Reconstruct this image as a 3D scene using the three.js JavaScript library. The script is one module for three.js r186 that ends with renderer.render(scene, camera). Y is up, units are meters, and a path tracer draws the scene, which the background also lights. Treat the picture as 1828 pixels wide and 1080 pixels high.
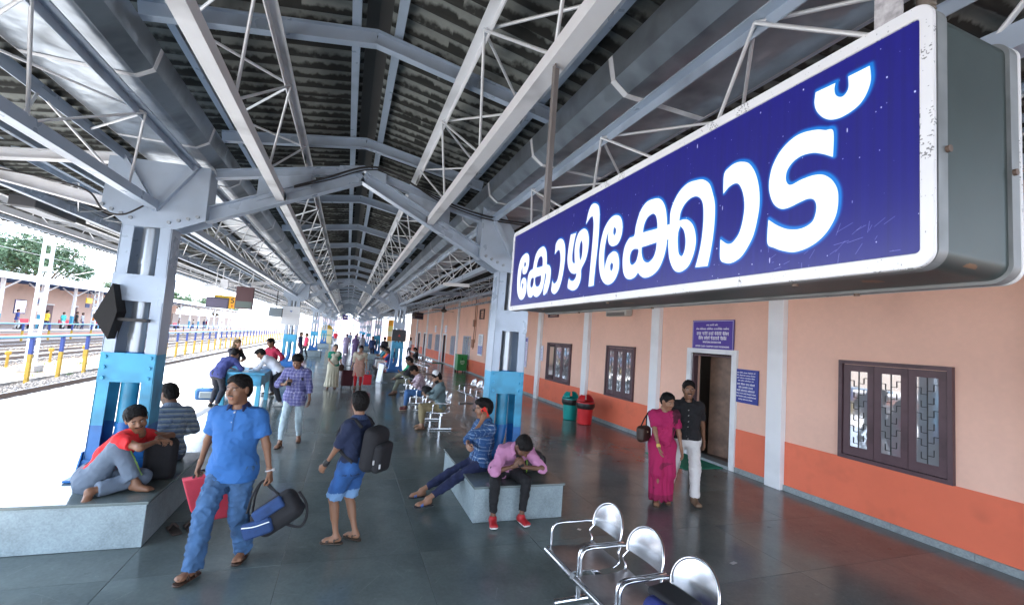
import * as THREE from 'three';
import { mergeGeometries, mergeVertices } from 'three/addons/utils/BufferGeometryUtils.js';
import { RoundedBoxGeometry } from 'three/addons/geometries/RoundedBoxGeometry.js';
import { ImprovedNoise } from 'three/addons/math/ImprovedNoise.js';

// ---------------------------------------------------------------- camera, sky, sun, exposure
const scene = new THREE.Scene();
const camera = new THREE.PerspectiveCamera(2 * Math.atan(540 / 800) * 180 / Math.PI, 1024 / 604, 0.05, 1500);
camera.position.set(0, 2.25, 0);
camera.rotation.order = 'YXZ';
camera.rotation.set(0.083, -0.347, 0.074);
scene.add(camera);
const renderer = new THREE.WebGLRenderer({ antialias: true });
renderer.setSize(1024, 604);
renderer.toneMapping = THREE.LinearToneMapping;
renderer.toneMappingExposure = 6.9;
renderer.shadowMap.enabled = true;

const sunDir = new THREE.Vector3(-10, 13.6, 2.0).normalize();
const sun = new THREE.DirectionalLight(new THREE.Color(1, 0.955, 0.88), 3.4);
sun.position.copy(sunDir).multiplyScalar(120).add(new THREE.Vector3(-5, 0, -30));
sun.target.position.set(-5, 0, -30);
sun.castShadow = true;
sun.shadow.radius = 3;
sun.shadow.mapSize.set(4096, 4096);
Object.assign(sun.shadow.camera, { left: -90, right: 90, top: 90, bottom: -90, near: 1, far: 300 });
scene.add(sun, sun.target);

// bright hazy tropical sky: pale blue overhead, milky towards the horizon, thin broken cloud
{
  const w = 512, h = 256, data = new Float32Array(w * h * 4), nz = new ImprovedNoise();
  for (let j = 0; j < h; j++) {
    const el = (j + 0.5) / h * Math.PI - Math.PI / 2, y = Math.sin(el), c = Math.cos(el);
    for (let i = 0; i < w; i++) {
      const az = (i + 0.5) / w * 2 * Math.PI, x = Math.cos(az) * c, z = Math.sin(az) * c;
      const t = Math.pow(Math.max(0, 1 - Math.max(0, y)), 2.2);
      let r = 0.34 + 0.40 * t, g = 0.52 + 0.37 * t, b = 0.86 + 0.22 * t;
      const q = 2.2 / (0.25 + Math.max(0, y));
      let n = nz.noise(x * q, z * q, 3.1) + 0.5 * nz.noise(x * q * 2.1, z * q * 2.1, 7.7) + 0.25 * nz.noise(x * q * 4.3, z * q * 4.3, 1.3);
      n = Math.min(1, Math.max(0, n * 0.9 + 0.35));
      r += (1.0 - r) * n * 0.75; g += (1.02 - g) * n * 0.75; b += (1.06 - b) * n * 0.75;
      const k = 1.15 * (y < 0 ? 0.8 : 1);
      data.set([r * k, g * k, b * k, 1], (j * w + i) * 4);
    }
  }
  const sky = new THREE.DataTexture(data, w, h, THREE.RGBAFormat, THREE.FloatType);
  sky.mapping = THREE.EquirectangularReflectionMapping;
  sky.magFilter = THREE.LinearFilter; sky.minFilter = THREE.LinearFilter; sky.wrapS = THREE.RepeatWrapping;
  sky.needsUpdate = true;
  scene.background = sky; scene.environment = sky;
}

// ---------------------------------------------------------------- helpers
const V = (x, y, z) => new THREE.Vector3(x, y, z);
let seed = 12345;
const rnd = () => { seed = (seed * 1664525 + 1013904223) >>> 0; return seed / 4294967296; };
const rr = (a, b) => a + (b - a) * rnd();
const lin = (hex) => { const c = new THREE.Color(hex); return [c.r, c.g, c.b]; };
const perlin = new ImprovedNoise();
const used = new Map();
function numbered(n) { const k = used.get(n) || 0; used.set(n, k + 1); return k ? n + '_' + String(k).padStart(3, '0') : n; }
function tag(o, label, category, group, kind) {
  if (label) o.userData.label = label;
  if (category) o.userData.category = category;
  if (group) o.userData.group = group;
  if (kind) o.userData.kind = kind;
  return o;
}
function thing(name, label, category, pos = [0, 0, 0], turn = 0, group) {
  const o = new THREE.Group(); o.name = numbered(name); o.position.set(...pos); o.rotation.y = turn; scene.add(o);
  return tag(o, label, category, group);
}
function projUV(g, s) {
  const p = g.attributes.position, n = g.attributes.normal, uv = new Float32Array(p.count * 2);
  for (let i = 0; i < p.count; i++) {
    const ax = Math.abs(n.getX(i)), ay = Math.abs(n.getY(i)), az = Math.abs(n.getZ(i));
    let a, b;
    if (ay >= ax && ay >= az) { a = p.getX(i); b = p.getZ(i); } else if (ax >= az) { a = p.getZ(i); b = p.getY(i); } else { a = p.getX(i); b = p.getY(i); }
    uv[2 * i] = a / s; uv[2 * i + 1] = b / s;
  }
  g.setAttribute('uv', new THREE.BufferAttribute(uv, 2));
  return g;
}
const clean = (g) => { let q = g.index ? g.toNonIndexed() : g; for (const k of Object.keys(q.attributes)) if (!['position', 'normal', 'uv'].includes(k)) q.deleteAttribute(k); return q; };
const join = (list) => (list.length === 1 ? list[0] : mergeGeometries(list.map(clean)));
function part(name, geos, mat, parent, at) {
  const g = Array.isArray(geos) ? join(geos) : geos;
  if (mat.userData.s && !g.userData.uvd) { projUV(g, mat.userData.s); g.userData.uvd = true; }
  const m = new THREE.Mesh(g, mat); m.name = parent ? name : numbered(name);
  m.castShadow = m.receiveShadow = true;
  if (at) m.position.set(...at);
  (parent || scene).add(m);
  return m;
}
const sub = (name, parent, at = [0, 0, 0]) => { const o = new THREE.Group(); o.name = name; o.position.set(...at); parent.add(o); return o; };
function box(w, h, d, x = 0, y = 0, z = 0, rx = 0, ry = 0, rz = 0) {
  const g = new THREE.BoxGeometry(w, h, d);
  if (rx) g.rotateX(rx); if (ry) g.rotateY(ry); if (rz) g.rotateZ(rz);
  return g.translate(x, y, z);
}
function rbox(w, h, d, r, x = 0, y = 0, z = 0, seg = 2) { return clean(new RoundedBoxGeometry(w, h, d, seg, r)).translate(x, y, z); }
function rod(a, b, r, n = 6, r2 = r) {                       // straight round bar from a to b
  const A = V(...a), B = V(...b), d = B.clone().sub(A), L = d.length();
  const g = new THREE.CylinderGeometry(r2, r, L, n, 1, false);
  g.applyQuaternion(new THREE.Quaternion().setFromUnitVectors(V(0, 1, 0), d.divideScalar(L)));
  return g.translate((A.x + B.x) / 2, (A.y + B.y) / 2, (A.z + B.z) / 2);
}
function bar(a, b, w, h, roll = 0) {                        // rectangular bar from a to b; h is measured upwards
  const A = V(...a), B = V(...b), d = B.clone().sub(A), L = d.length(), f = d.divideScalar(L);
  const up = Math.abs(f.y) > 0.98 ? V(1, 0, 0) : V(0, 1, 0), s = up.clone().cross(f).normalize(), u = f.clone().cross(s);
  const g = new THREE.BoxGeometry(w, h, L); if (roll) g.rotateZ(roll);
  g.applyMatrix4(new THREE.Matrix4().makeBasis(s, u, f));
  return g.translate((A.x + B.x) / 2, (A.y + B.y) / 2, (A.z + B.z) / 2);
}
function tube(pts, r, n = 6, seg = 24, closed = false) { return new THREE.TubeGeometry(new THREE.CatmullRomCurve3(pts.map((p) => V(...p)), closed, 'centripetal'), seg, r, n, closed); }
function plate(pts, t, z = 0) {                             // polygon in x,y, thickness t centred on z
  const s = new THREE.Shape(pts.map((p) => new THREE.Vector2(p[0], p[1])));
  return clean(new THREE.ExtrudeGeometry(s, { depth: t, bevelEnabled: false })).translate(0, 0, z - t / 2);
}
function channel(a, b, w, h, t = 0.008) {                   // I section between two points
  return [bar(a, b, t, h - 2 * t), ...[-1, 1].map((s) => { const o = (h / 2 - t / 2) * s; return bar([a[0], a[1] + o, a[2]], [b[0], b[1] + o, b[2]], w, t); })];
}

// ---------------------------------------------------------------- textures (tileable layered value noise)
function vnoise(period, sd) {
  const n = period * period, t = new Float32Array(n); let s = (sd * 2654435761) >>> 0;
  for (let i = 0; i < n; i++) { s = (s * 1664525 + 1013904223) >>> 0; t[i] = s / 4294967296; }
  return (u, v) => {
    u = ((u % 1) + 1) % 1 * period; v = ((v % 1) + 1) % 1 * period;
    const i = Math.floor(u) % period, j = Math.floor(v) % period, i1 = (i + 1) % period, j1 = (j + 1) % period;
    let fu = u - Math.floor(u), fv = v - Math.floor(v); fu = fu * fu * (3 - 2 * fu); fv = fv * fv * (3 - 2 * fv);
    const a = t[j * period + i], b = t[j * period + i1], c = t[j1 * period + i], d = t[j1 * period + i1];
    return a + (b - a) * fu + (c - a) * fv + (a - b - c + d) * fu * fv;
  };
}
function fbm(p0, oct, sd) { const f = []; for (let k = 0; k < oct; k++) f.push(vnoise(p0 << k, sd + k * 17)); return (u, v) => { let s = 0, a = 0.5, t = 0; for (const g of f) { s += a * g(u, v); t += a; a *= 0.55; } return s / t; }; }
function tex(size, fn, srgb = true) {
  const d = new Uint8Array(size * size * 4);
  for (let j = 0; j < size; j++) for (let i = 0; i < size; i++) {
    const c = fn(i / size, j / size), o = (j * size + i) * 4;
    for (let k = 0; k < 3; k++) { const x = Math.min(1, Math.max(0, c[k])); d[o + k] = 255 * (srgb ? (x <= 0.0031308 ? 12.92 * x : 1.055 * Math.pow(x, 1 / 2.4) - 0.055) : x); }
    d[o + 3] = 255;
  }
  const t = new THREE.DataTexture(d, size, size); t.wrapS = t.wrapT = THREE.RepeatWrapping; t.magFilter = THREE.LinearFilter; t.minFilter = THREE.LinearMipmapLinearFilter;
  if (srgb) t.colorSpace = THREE.SRGBColorSpace; t.needsUpdate = true; return t;
}
const grey = (f) => (u, v) => { const x = f(u, v); return [x, x, x]; };
function M(color, rough, opt = {}) {
  const { s, ...o } = opt;
  const m = new THREE.MeshStandardMaterial({ roughness: rough, ...o });
  if (Array.isArray(color)) m.color.setRGB(...color); else m.color.set(color);
  m.userData.s = s || 1;
  return m;
}
// mottled colour: base colour times a noise, with rare darker blotches
function mottle(base, amp, p0, sd, dark = 0, size = 256) {
  const f = fbm(p0, 5, sd), g = fbm(3, 4, sd + 91);
  return tex(size, (u, v) => { const k = 1 + amp * (f(u, v) - 0.5) * 2, b = Math.max(0, g(u, v) - 0.55) * dark * 4; return base.map((c) => c * k * Math.max(0.2, 1 - b)); });
}
const W1 = [1, 1, 1];
const paintMap = mottle([0.37, 0.455, 0.565], 0.09, 8, 3, 0.5);
const steel = M(W1, 0.42, { map: paintMap, metalness: 0.15, s: 1.7, roughnessMap: tex(256, grey(((f) => (u, v) => 0.75 + 0.5 * (f(u, v) - 0.5))(fbm(6, 5, 8))), false) });
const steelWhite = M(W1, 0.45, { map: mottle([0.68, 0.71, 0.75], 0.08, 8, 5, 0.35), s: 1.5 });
const galv = M(W1, 0.30, { map: mottle([0.32, 0.37, 0.42], 0.18, 10, 12, 0.5), metalness: 0.75, s: 1.3, bumpMap: tex(256, grey(fbm(4, 4, 44)), false), bumpScale: 0.016 });
const rodMat = M([0.66, 0.70, 0.74], 0.35, { metalness: 0.25 });
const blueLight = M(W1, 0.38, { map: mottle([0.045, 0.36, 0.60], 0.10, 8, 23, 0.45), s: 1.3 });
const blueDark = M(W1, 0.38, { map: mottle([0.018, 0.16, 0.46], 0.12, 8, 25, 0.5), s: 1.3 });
const boltMat = M([0.30, 0.34, 0.38], 0.45, { metalness: 0.5 });
const black = M([0.015, 0.015, 0.017], 0.5);
const rubber = M([0.02, 0.02, 0.022], 0.7);
const chrome = M([0.78, 0.79, 0.81], 0.16, { metalness: 1 });
const brushed = M([0.70, 0.71, 0.73], 0.26, { metalness: 1 });
const seatSteel = M(W1, 0.32, { map: mottle([0.42, 0.40, 0.40], 0.12, 16, 61, 0.3), metalness: 0.9, s: 0.6 });
const whitePaint = M(W1, 0.5, { map: mottle([0.82, 0.83, 0.85], 0.04, 6, 31, 0.18), s: 2.1 });
const roofSheetMat = M(W1, 0.92, { s: 1.85, map: (() => { const f = fbm(6, 6, 71), g = fbm(10, 5, 77), h = fbm(40, 3, 79), st = vnoise(64, 5);
  // weathered cement sheet with ragged mould streaks; darker troughs also paint in rib shade
  return tex(512, (u, v) => { const k = 0.55 + 0.8 * f(u, v) + 0.25 * (h(u, v) - 0.5), tr = 0.5 - 0.5 * Math.cos(v * 20 * Math.PI), m = Math.max(0, Math.min(1, (tr * 0.75 + g(u * 0.5, v) * 1.0 + 0.5 * (h(u, v) - 0.5) - 0.78) * 4)), w = 1 + 1.2 * Math.max(0, st(u * 0.4, v * 3) - 0.82); return [0.175, 0.190, 0.182].map((c, i) => (c * (1 - m) + [0.018, 0.020, 0.019][i] * m) * k * w); }); })() });

// ---------------------------------------------------------------- ground, platform, track bed
const earthMat = M(W1, 0.95, { s: 5, map: (() => { const f = fbm(5, 6, 101), g = fbm(40, 3, 103); return tex(512, (u, v) => { const k = 0.65 + 0.6 * f(u, v) + 0.25 * (g(u, v) - 0.5); return [0.235 * k, 0.165 * k, 0.112 * k]; }); })(), bumpMap: tex(256, grey(fbm(24, 4, 105)), false), bumpScale: 0.05 });
{
  const s = 900, g = new THREE.PlaneGeometry(s, s, 1, 1).rotateX(-Math.PI / 2).translate(0, -0.86, -150);
  tag(part('ground', g, earthMat), 'bare sandy earth around the tracks and beyond the station', null, null, 'structure');
}
const PX0 = -7.1, PX1 = 7.4, SPLIT = -2.95, ZN = 8, ZF = -150;
const graniteMaps = [0, 1, 2, 3].map((k) => {
  const f = fbm(96, 2, 200 + k), g = fbm(4, 5, 220 + k), sc = vnoise(48, 240 + k);
  const tint = [[0.134, 0.168, 0.164], [0.138, 0.169, 0.164], [0.130, 0.164, 0.162], [0.139, 0.167, 0.160]][k];
  const T = tex(512, (u, v) => { const a = 0.86 + 0.20 * f(u, v) + 0.55 * (g(u, v) - 0.5), w = 0; return tint.map((c) => c * a + w); });
  // trolley scratches, drips and chalky scuffs worn into the stone
  { let s = 991 + k * 131; const R = () => (s = (s * 16807) % 2147483647) / 2147483647, d = T.image.data; const dab = (x, y, a) => { x = ((x % 512) + 512) % 512 | 0; y = ((y % 512) + 512) % 512 | 0; const o = (y * 512 + x) * 4; for (let q = 0; q < 3; q++) d[o + q] = Math.min(255, d[o + q] + a); };
    for (let i = 0; i < 16; i++) { let x = R() * 512, y = R() * 512, an = R() * 6.28; const n = 20 + R() * 130, a = 6 + R() * 20; for (let j = 0; j < n; j++) { x += Math.cos(an); y += Math.sin(an); an += (R() - 0.5) * 0.04; if (R() > 0.25) dab(x, y, a); } }
    for (let i = 0; i < 70; i++) { const x = R() * 512, y = R() * 512, r = 1 + R() * R() * 9, a = (R() - 0.5) * 20; for (let q = 0; q < r * r * 4; q++) { const t = R() * 6.28, p = r * Math.sqrt(R()); dab(x + p * Math.cos(t) * 1.6, y + p * Math.sin(t), a); } } T.needsUpdate = true; }
  return T;
});
const graniteRough = tex(512, grey(((f, g) => (u, v) => 0.55 + 0.55 * (f(u, v) - 0.35) + (g(u, v) > 0.7 ? 0.12 : 0))(fbm(3, 6, 260), fbm(9, 4, 266))), false);
const graniteSlab = graniteMaps.map((m) => M(W1, 0.27, { map: m, roughnessMap: graniteRough, s: 1.9 }));
const paverMats = [0, 1, 2].map((k) => { const f = fbm(8, 6, 300 + k), g = fbm(3, 4, 310 + k), b = [0.58, 0.545, 0.51].map((c) => c * (1 + 0.05 * (k - 1)));
  return M(W1, 0.72, { s: 1.8, map: tex(256, (u, v) => { const a = 0.86 + 0.22 * f(u, v) - Math.max(0, g(u, v) - 0.58) * 0.9; return b.map((c) => c * a); }) }); });
const concrete = M(W1, 0.9, { map: mottle([0.28, 0.27, 0.25], 0.16, 8, 330, 0.6), s: 2 });
{
  // platform body, 1 cm below the slabs, standing 0.8 m above the rails
  const p = tag(part('platform', [box(PX1 - PX0 + 0.6, 0.9, ZN - ZF, (PX0 + PX1) / 2 + 0.32, -0.475, (ZN + ZF) / 2)], M([0.10, 0.10, 0.10], 0.9)), 'raised platform base under the granite and paving slabs', null, null, 'structure');
  const cope = tag(new THREE.Group(), 'pale concrete coping along the platform edge beside the track', null, null, 'structure'); cope.name = 'platform_edge'; scene.add(cope);
  for (let i = 0; i < 40; i++) part('coping_stone', cg(), concrete, cope, [PX0 + 0.02, -0.06, 4 - i * 1.5]);
  function cg() { return cg.g || (cg.g = rbox(0.46, 0.14, 1.494, 0.012)); }
  part('coping_rest', [box(0.46, 0.14, 63, PX0 + 0.02, -0.062, 4 - 60 - 31.5 + 0.75)], concrete, cope).userData.kind = 'stuff';
  // granite slabs of the covered concourse
  const fl = tag(new THREE.Group(), 'dark polished granite slab floor of the covered platform', null, null, 'structure'); fl.name = 'granite_floor'; scene.add(fl);
  const sx = (PX1 - SPLIT) / 8, sz = 1.2, gs = [0, 1].map(() => rbox(sx - 0.003, 0.03, sz - 0.003, 0.002, 0, 0, 0, 1));
  for (let j = 0; j < 26; j++) for (let i = 0; i < 8; i++) {
    const g = gs[0], m = part('granite_slab', g, graniteSlab[(i * 7 + j * 5 + ((i * j) % 3)) % 4], fl, [SPLIT + (i + 0.5) * sx, -0.0155 + 0.0006 * rnd(), 1.2 - (j + 0.5) * sz]);
    m.rotation.y = ((i * 3 + j) % 2) * Math.PI; m.rotation.z = rr(-0.0004, 0.0004); m.rotation.x = rr(-0.0004, 0.0004);
  }
  const zr = 1.2 - 26 * sz;
  part('granite_slabs_far', [box(PX1 - SPLIT, 0.03, zr - ZF, (PX1 + SPLIT) / 2, -0.0155, (zr + ZF) / 2), box(PX1 - SPLIT, 0.03, ZN - 1.2, (PX1 + SPLIT) / 2, -0.0155, (ZN + 1.2) / 2)], graniteSlab[0], fl).userData.kind = 'stuff';
  // pale paving between the columns and the edge
  const pv = tag(new THREE.Group(), 'pale sunlit paving slabs between the columns and the platform edge', null, null, 'structure'); pv.name = 'platform_paving'; scene.add(pv);
  const px = (SPLIT - PX0 - 0.25) / 5, pg = rbox(px - 0.008, 0.03, px * 1.25 - 0.008, 0.003, 0, 0, 0, 1);
  for (let j = 0; j < 34; j++) for (let i = 0; i < 5; i++) part('paving_slab', pg, paverMats[(i * 5 + j * 3 + ((i + j) % 2)) % 3], pv, [PX0 + 0.25 + (i + 0.5) * px, -0.0165 + 0.002 * rnd(), -1 - (j + 0.5) * px * 1.25]);
  const pr = -1 - 34 * px * 1.25;
  part('paving_far', [box(SPLIT - PX0 - 0.25, 0.03, pr - ZF, (SPLIT + PX0 + 0.25) / 2, -0.016, (pr + ZF) / 2), box(SPLIT - PX0 - 0.25, 0.03, ZN + 1, (SPLIT + PX0 + 0.25) / 2, -0.016, (ZN - 1) / 2)], paverMats[1], pv).userData.kind = 'stuff';
}
// tracks: rails, sleepers, ballast
const railMat = M([0.16, 0.12, 0.10], 0.45, { metalness: 0.6 }), railTop = M([0.55, 0.55, 0.56], 0.25, { metalness: 1 });
const sleeperMat = M(W1, 0.9, { map: mottle([0.17, 0.16, 0.15], 0.2, 8, 350, 0.5), s: 1 });
const stoneMat = M([0.135, 0.122, 0.112], 0.9);
function track(cx, label) {
  const t = thing('railway_track', label, 'track', [cx, -0.8, 0], 0, 'railway tracks beside the platform');
  for (const s of [-0.838, 0.838]) {
    const r = part('rail', [box(0.14, 0.015, 190, s, 0.10, -65), box(0.018, 0.11, 190, s, 0.155, -65), box(0.068, 0.035, 190, s, 0.225, -65)], railMat, t);
    part('running_surface', [box(0.05, 0.004, 190, s, 0.2455, -65)], railTop, r);
  }
  const sg = rbox(2.6, 0.16, 0.25, 0.015, 0, 0, 0, 1);
  for (let i = 0; i < 120; i++) part('sleeper', sg, sleeperMat, t, [0, 0.012, 8 - i * 0.66]);
  return t;
}
track(-8.95, 'railway track running right beside the near platform edge');
track(-17.2, 'railway track beyond the blue and yellow fence');
track(-21.9, 'railway track nearest the far platform');
{
  const st = new THREE.IcosahedronGeometry(0.034, 0); { const p = st.attributes.position; for (let i = 0; i < p.count; i++) { const a = Math.sin(p.getX(i) * 900 + p.getY(i) * 700) * 0.25 + 1; p.setXYZ(i, p.getX(i) * a, p.getY(i) * a * 0.75, p.getZ(i) * (2 - a)); } st.computeVertexNormals(); }
  const N = 60000, im = new THREE.InstancedMesh(st, stoneMat, N), m4 = new THREE.Matrix4(), q = new THREE.Quaternion(), c = new THREE.Color();
  for (let i = 0; i < N; i++) {
    let x, z; const k = rnd();
    if (k < 0.72) { x = rr(-11.25, -9.2); z = -14 - 46 * Math.pow(rnd(), 1.5); } else if (k < 0.86) { x = rr(-19.2, -15.2); z = -24 - 60 * Math.pow(rnd(), 1.4); } else { x = rr(-23.6, -20.2); z = -34 - 60 * Math.pow(rnd(), 1.4); }
    q.setFromEuler(new THREE.Euler(rnd() * 6, rnd() * 6, rnd() * 6)); const sc = rr(0.7, 1.5) * (z < -40 ? 1.6 : 1);
    m4.compose(V(x, -0.80 + rr(0, 0.07), z), q, V(sc, sc, sc)); im.setMatrixAt(i, m4);
    const b = rr(0.55, 1.45), w = rnd(); im.setColorAt(i, c.setRGB(b * (0.95 + 0.12 * w), b, b * (1.03 - 0.1 * w)));
  }
  im.name = 'ballast'; im.castShadow = im.receiveShadow = true; scene.add(im);
  tag(im, 'grey crushed stone ballast along the tracks and the fence foot', 'ballast', null, 'stuff');
  const g = new THREE.PlaneGeometry(4.6, 130, 8, 160).rotateX(-Math.PI / 2); const p = g.attributes.position;
  for (let i = 0; i < p.count; i++) p.setY(i, 0.03 * perlin.noise(p.getX(i) * 2.1, 0, p.getZ(i) * 2.1)); g.computeVertexNormals(); g.translate(-9.2, -0.81, -57);
  tag(part('ballast_bed', g, M(W1, 0.95, { s: 1.1, map: ((f) => tex(256, (u, v) => { const k = 0.35 + 1.0 * f(u, v); return [0.14 * k, 0.137 * k, 0.136 * k]; }))(fbm(32, 3, 370)), bumpMap: tex(256, grey(fbm(32, 3, 372)), false), bumpScale: 0.04 })), 'grey ballast bed under the first track', null, null, 'structure');
}

// ---------------------------------------------------------------- station canopy: portal frames, lattice trusses, rafters, gutters, sheets
const FZ = [8.7, -6.3, -21.3, -36.3, -51.3, -66.3, -81.3];
const canopy = thing('station_canopy', 'grey steel canopy roof of lattice trusses, gutters and corrugated sheets over the platform', 'canopy');
function truss(x0, y0, xa, ya, xb, yb, zA, zB, cw, r = 0.0115, mat = steel) {
  const t = sub('lattice_truss', canopy);
  part('bottom_chord', [bar([x0, y0, zA], [x0, y0, zB], cw, 0.012), ...[-1, 1].map((s) => bar([x0 + s * (cw / 2 - 0.006), y0 + 0.045, zA], [x0 + s * (cw / 2 - 0.006), y0 + 0.045, zB], 0.010, 0.085))], mat, t);
  for (const [x, y] of [[xa, ya], [xb, yb]]) part('top_chord', [bar([x, y, zA], [x, y, zB], 0.075, 0.010), bar([x - Math.sign(x - x0) * 0.033, y - 0.037, zA], [x - Math.sign(x - x0) * 0.033, y - 0.037, zB], 0.009, 0.07)], mat, t);
  const n = Math.round((zA - zB) / 1.5), off = -0.5;
  const zig = (p, q, ph) => { const g = []; let prev = null; for (let i = 0; i <= 2 * n; i++) { const z = zA + off - (i + ph) * 0.75; if (z > zA || z < zB + 0.05) { prev = null; continue; } const e = i % 2 ? q : p, cur = [e[0], e[1], z]; if (prev) g.push(rod(prev, cur, r, 6)); prev = cur; } return g; };
  const a = [xa, ya - 0.02], b = [xb, yb - 0.02], c = [x0, y0 + 0.05];
  for (const g of [zig([c[0] + (xa > x0 ? 0.02 : -0.02), c[1]], a, 0), zig([c[0] + (xb > x0 ? 0.02 : -0.02), c[1]], b, 0), zig(a, b, 1)]) if (g.length) part('lacing_bar', g, rodMat, t);
  return t;
}
const bolt = () => { const g = new THREE.CylinderGeometry(0.019, 0.021, 0.022, 8).rotateX(Math.PI / 2); return g; };
const boltG = clean(bolt());
for (let k = 0; k < FZ.length - 1; k++) {
  const a = FZ[k] - 0.12, b = FZ[k + 1] + 0.12;
  for (const s of [-1, 1]) {
    truss(s * 0.95, 3.79, s * 0.70, 4.43, s * 1.30, 4.33, a + 0.24, b - 0.24, 0.10, 0.0115, steelWhite);  // side light on these chords is put into the colour by whiter steel
    truss(s * 2.19, 3.43, s * 1.83, 4.00, s * 2.55, 4.00, a, b, 0.10);
    // gutter over the valley truss
    const pr = [[1.60, 4.34], [1.63, 4.17], [1.74, 4.09], [2.44, 4.085], [2.56, 4.17], [2.60, 4.36]], gg = [];
    for (let i = 0; i < pr.length - 1; i++) { const p = pr[i], q = pr[i + 1], mx = (p[0] + q[0]) / 2, my = (p[1] + q[1]) / 2, L = Math.hypot(q[0] - p[0], q[1] - p[1]); gg.push(box(L + 0.003, 0.004, FZ[k] - FZ[k + 1] - 0.01, s * mx, my, (FZ[k] + FZ[k + 1]) / 2, 0, 0, s * Math.atan2(q[1] - p[1], q[0] - p[0]))); }
    const gt = part('gutter', gg, galv, canopy);
    for (let i = 0; i < 10; i++) { const z = FZ[k] - 0.9 - i * 1.5; part('gutter_strap', pr.slice(0, -1).map((p, j) => bar([s * p[0] - s * (j < 2 ? 0.006 : 0), p[1] - 0.006, z], [s * pr[j + 1][0], pr[j + 1][1] - 0.006, z], 0.05, 0.004)), steelWhite, gt); }
  }
  // outer wing over the track side
  truss(-3.95, 3.62, -3.62, 3.96, -4.28, 3.86, a, b, 0.07, 0.009);
  truss(-5.02, 3.60, -4.82, 3.78, -5.22, 3.73, a, b, 0.06, 0.008, steelWhite);
  // inner wing towards the station building
  truss(4.9, 3.92, 4.55, 4.42, 5.25, 4.48, a, b, 0.08, 0.010);
  truss(6.95, 4.12, 6.72, 4.58, 7.20, 4.60, a, b, 0.07, 0.009);
  // rafters and light purlins of the central gable
  for (let i = 0; i < 6; i++) {
    const z = FZ[k] - i * 2.5 + (i ? 0 : 0.22);
    const g = []; for (const s of [-1, 1]) g.push(...channel([0, 4.675, z], [s * 1.62, 4.40, z], 0.075, 0.13));
    part('rafter', g, steel, canopy);
  }
  for (const s of [-1, 1]) for (const [x, w] of [[0.17, 0.07], [1.52, 0.06]]) part('purlin', [bar([s * x, 4.785 - 0.17 * x, FZ[k]], [s * x, 4.785 - 0.17 * x, FZ[k + 1]], w, 0.06)], steel, canopy);
  for (const x of [-2.75, -3.5, -4.25, -5.0, -5.6]) part('purlin', [bar([x, 4.19 - 0.17 * (-x - 2.6), FZ[k]], [x, 4.19 - 0.17 * (-x - 2.6), FZ[k + 1]], 0.05, 0.06)], steel, canopy);
  for (const x of [2.8, 3.9, 5.0, 6.1, 7.1]) part('purlin', [bar([x, 4.36 + 0.09 * (x - 2.6), FZ[k]], [x, 4.36 + 0.09 * (x - 2.6), FZ[k + 1]], 0.05, 0.07)], steel, canopy);
}
for (const z of FZ) {
  const f = sub('portal_frame', canopy, [0, 0, z]);
  for (const s of [-1, 1]) {
    part('inclined_arm', channel([s * 1.72, 3.47, 0], [0, 4.30, 0], 0.15, 0.19, 0.012), steel, f);
    part('tie_beam', channel([s * 1.68, 3.99, 0], [s * 0.05, 4.37, 0], 0.11, 0.11, 0.01), steel, f);
    part('stiffener_plate', [plate([[s * 0.62, 4.02], [s * 1.22, 3.74], [s * 1.22, 4.10], [s * 0.62, 4.24]].map((p) => p), 0.02, 0.03)], steel, f);
  }
  part('ridge_plate', [plate([[-0.30, 4.22], [0, 4.36], [0.30, 4.22], [0.30, 4.36], [0, 4.42], [-0.30, 4.36]], 0.02, 0.09)], steel, f);
  // wing brackets on the track side
  part('wing_arm', channel([-2.62, 3.44, 0], [-4.75, 3.80, 0], 0.12, 0.13, 0.01), steelWhite, f);
  part('wing_tie', channel([-2.60, 4.00, 0], [-5.72, 3.50, 0], 0.10, 0.11, 0.01), steelWhite, f);
  part('wing_post', [box(0.06, 0.10, 0.05, -4.0, 3.74, 0)], steel, f);
  // inner wing beam to the building wall
  part('wall_beam', channel([2.5, 4.10, 0], [7.38, 4.46, 0], 0.12, 0.18, 0.01), steel, f);
  part('wall_brace', channel([2.45, 3.48, 0], [4.7, 4.14, 0], 0.10, 0.11, 0.01), steel, f);
}
// roof sheets: corrugations run down the slope, about 1 m wide each
function sheetGeo(len, slope, wz = 1.05, amp = 0.030) {
  const n = 42, P = [], I = [];
  for (let i = 0; i <= n; i++) { const z = -i / n * (wz + 0.06), y = amp * Math.cos(i / n * (wz + 0.06) / 0.185 * 2 * Math.PI); for (let j = 0; j < 2; j++) P.push(j * len, y - slope * j * len, z); }
  for (let i = 0; i < n; i++) { const a = 2 * i; I.push(a, a + 1, a + 2, a + 1, a + 3, a + 2); }
  const g = new THREE.BufferGeometry(); g.setAttribute('position', new THREE.Float32BufferAttribute(P, 3)); g.setIndex(I); g.computeVertexNormals(); g.setAttribute('uv', new THREE.Float32BufferAttribute(P.flatMap((_, i) => (i % 3 ? [] : [P[i] / 1.85, P[i + 2] / 1.85])), 2)); g.userData.uvd = true;
  return g;
}
roofSheetMat.side = THREE.DoubleSide;
const sheetMats = [0, 1, 2].map((k) => { const m = roofSheetMat.clone(); m.color.setScalar([1, 0.82, 1.15][k]); m.map = roofSheetMat.map.clone(); m.map.offset.set(0.37 * k, 0.2 * k); m.userData = { s: 2.3 }; return m; });
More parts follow.
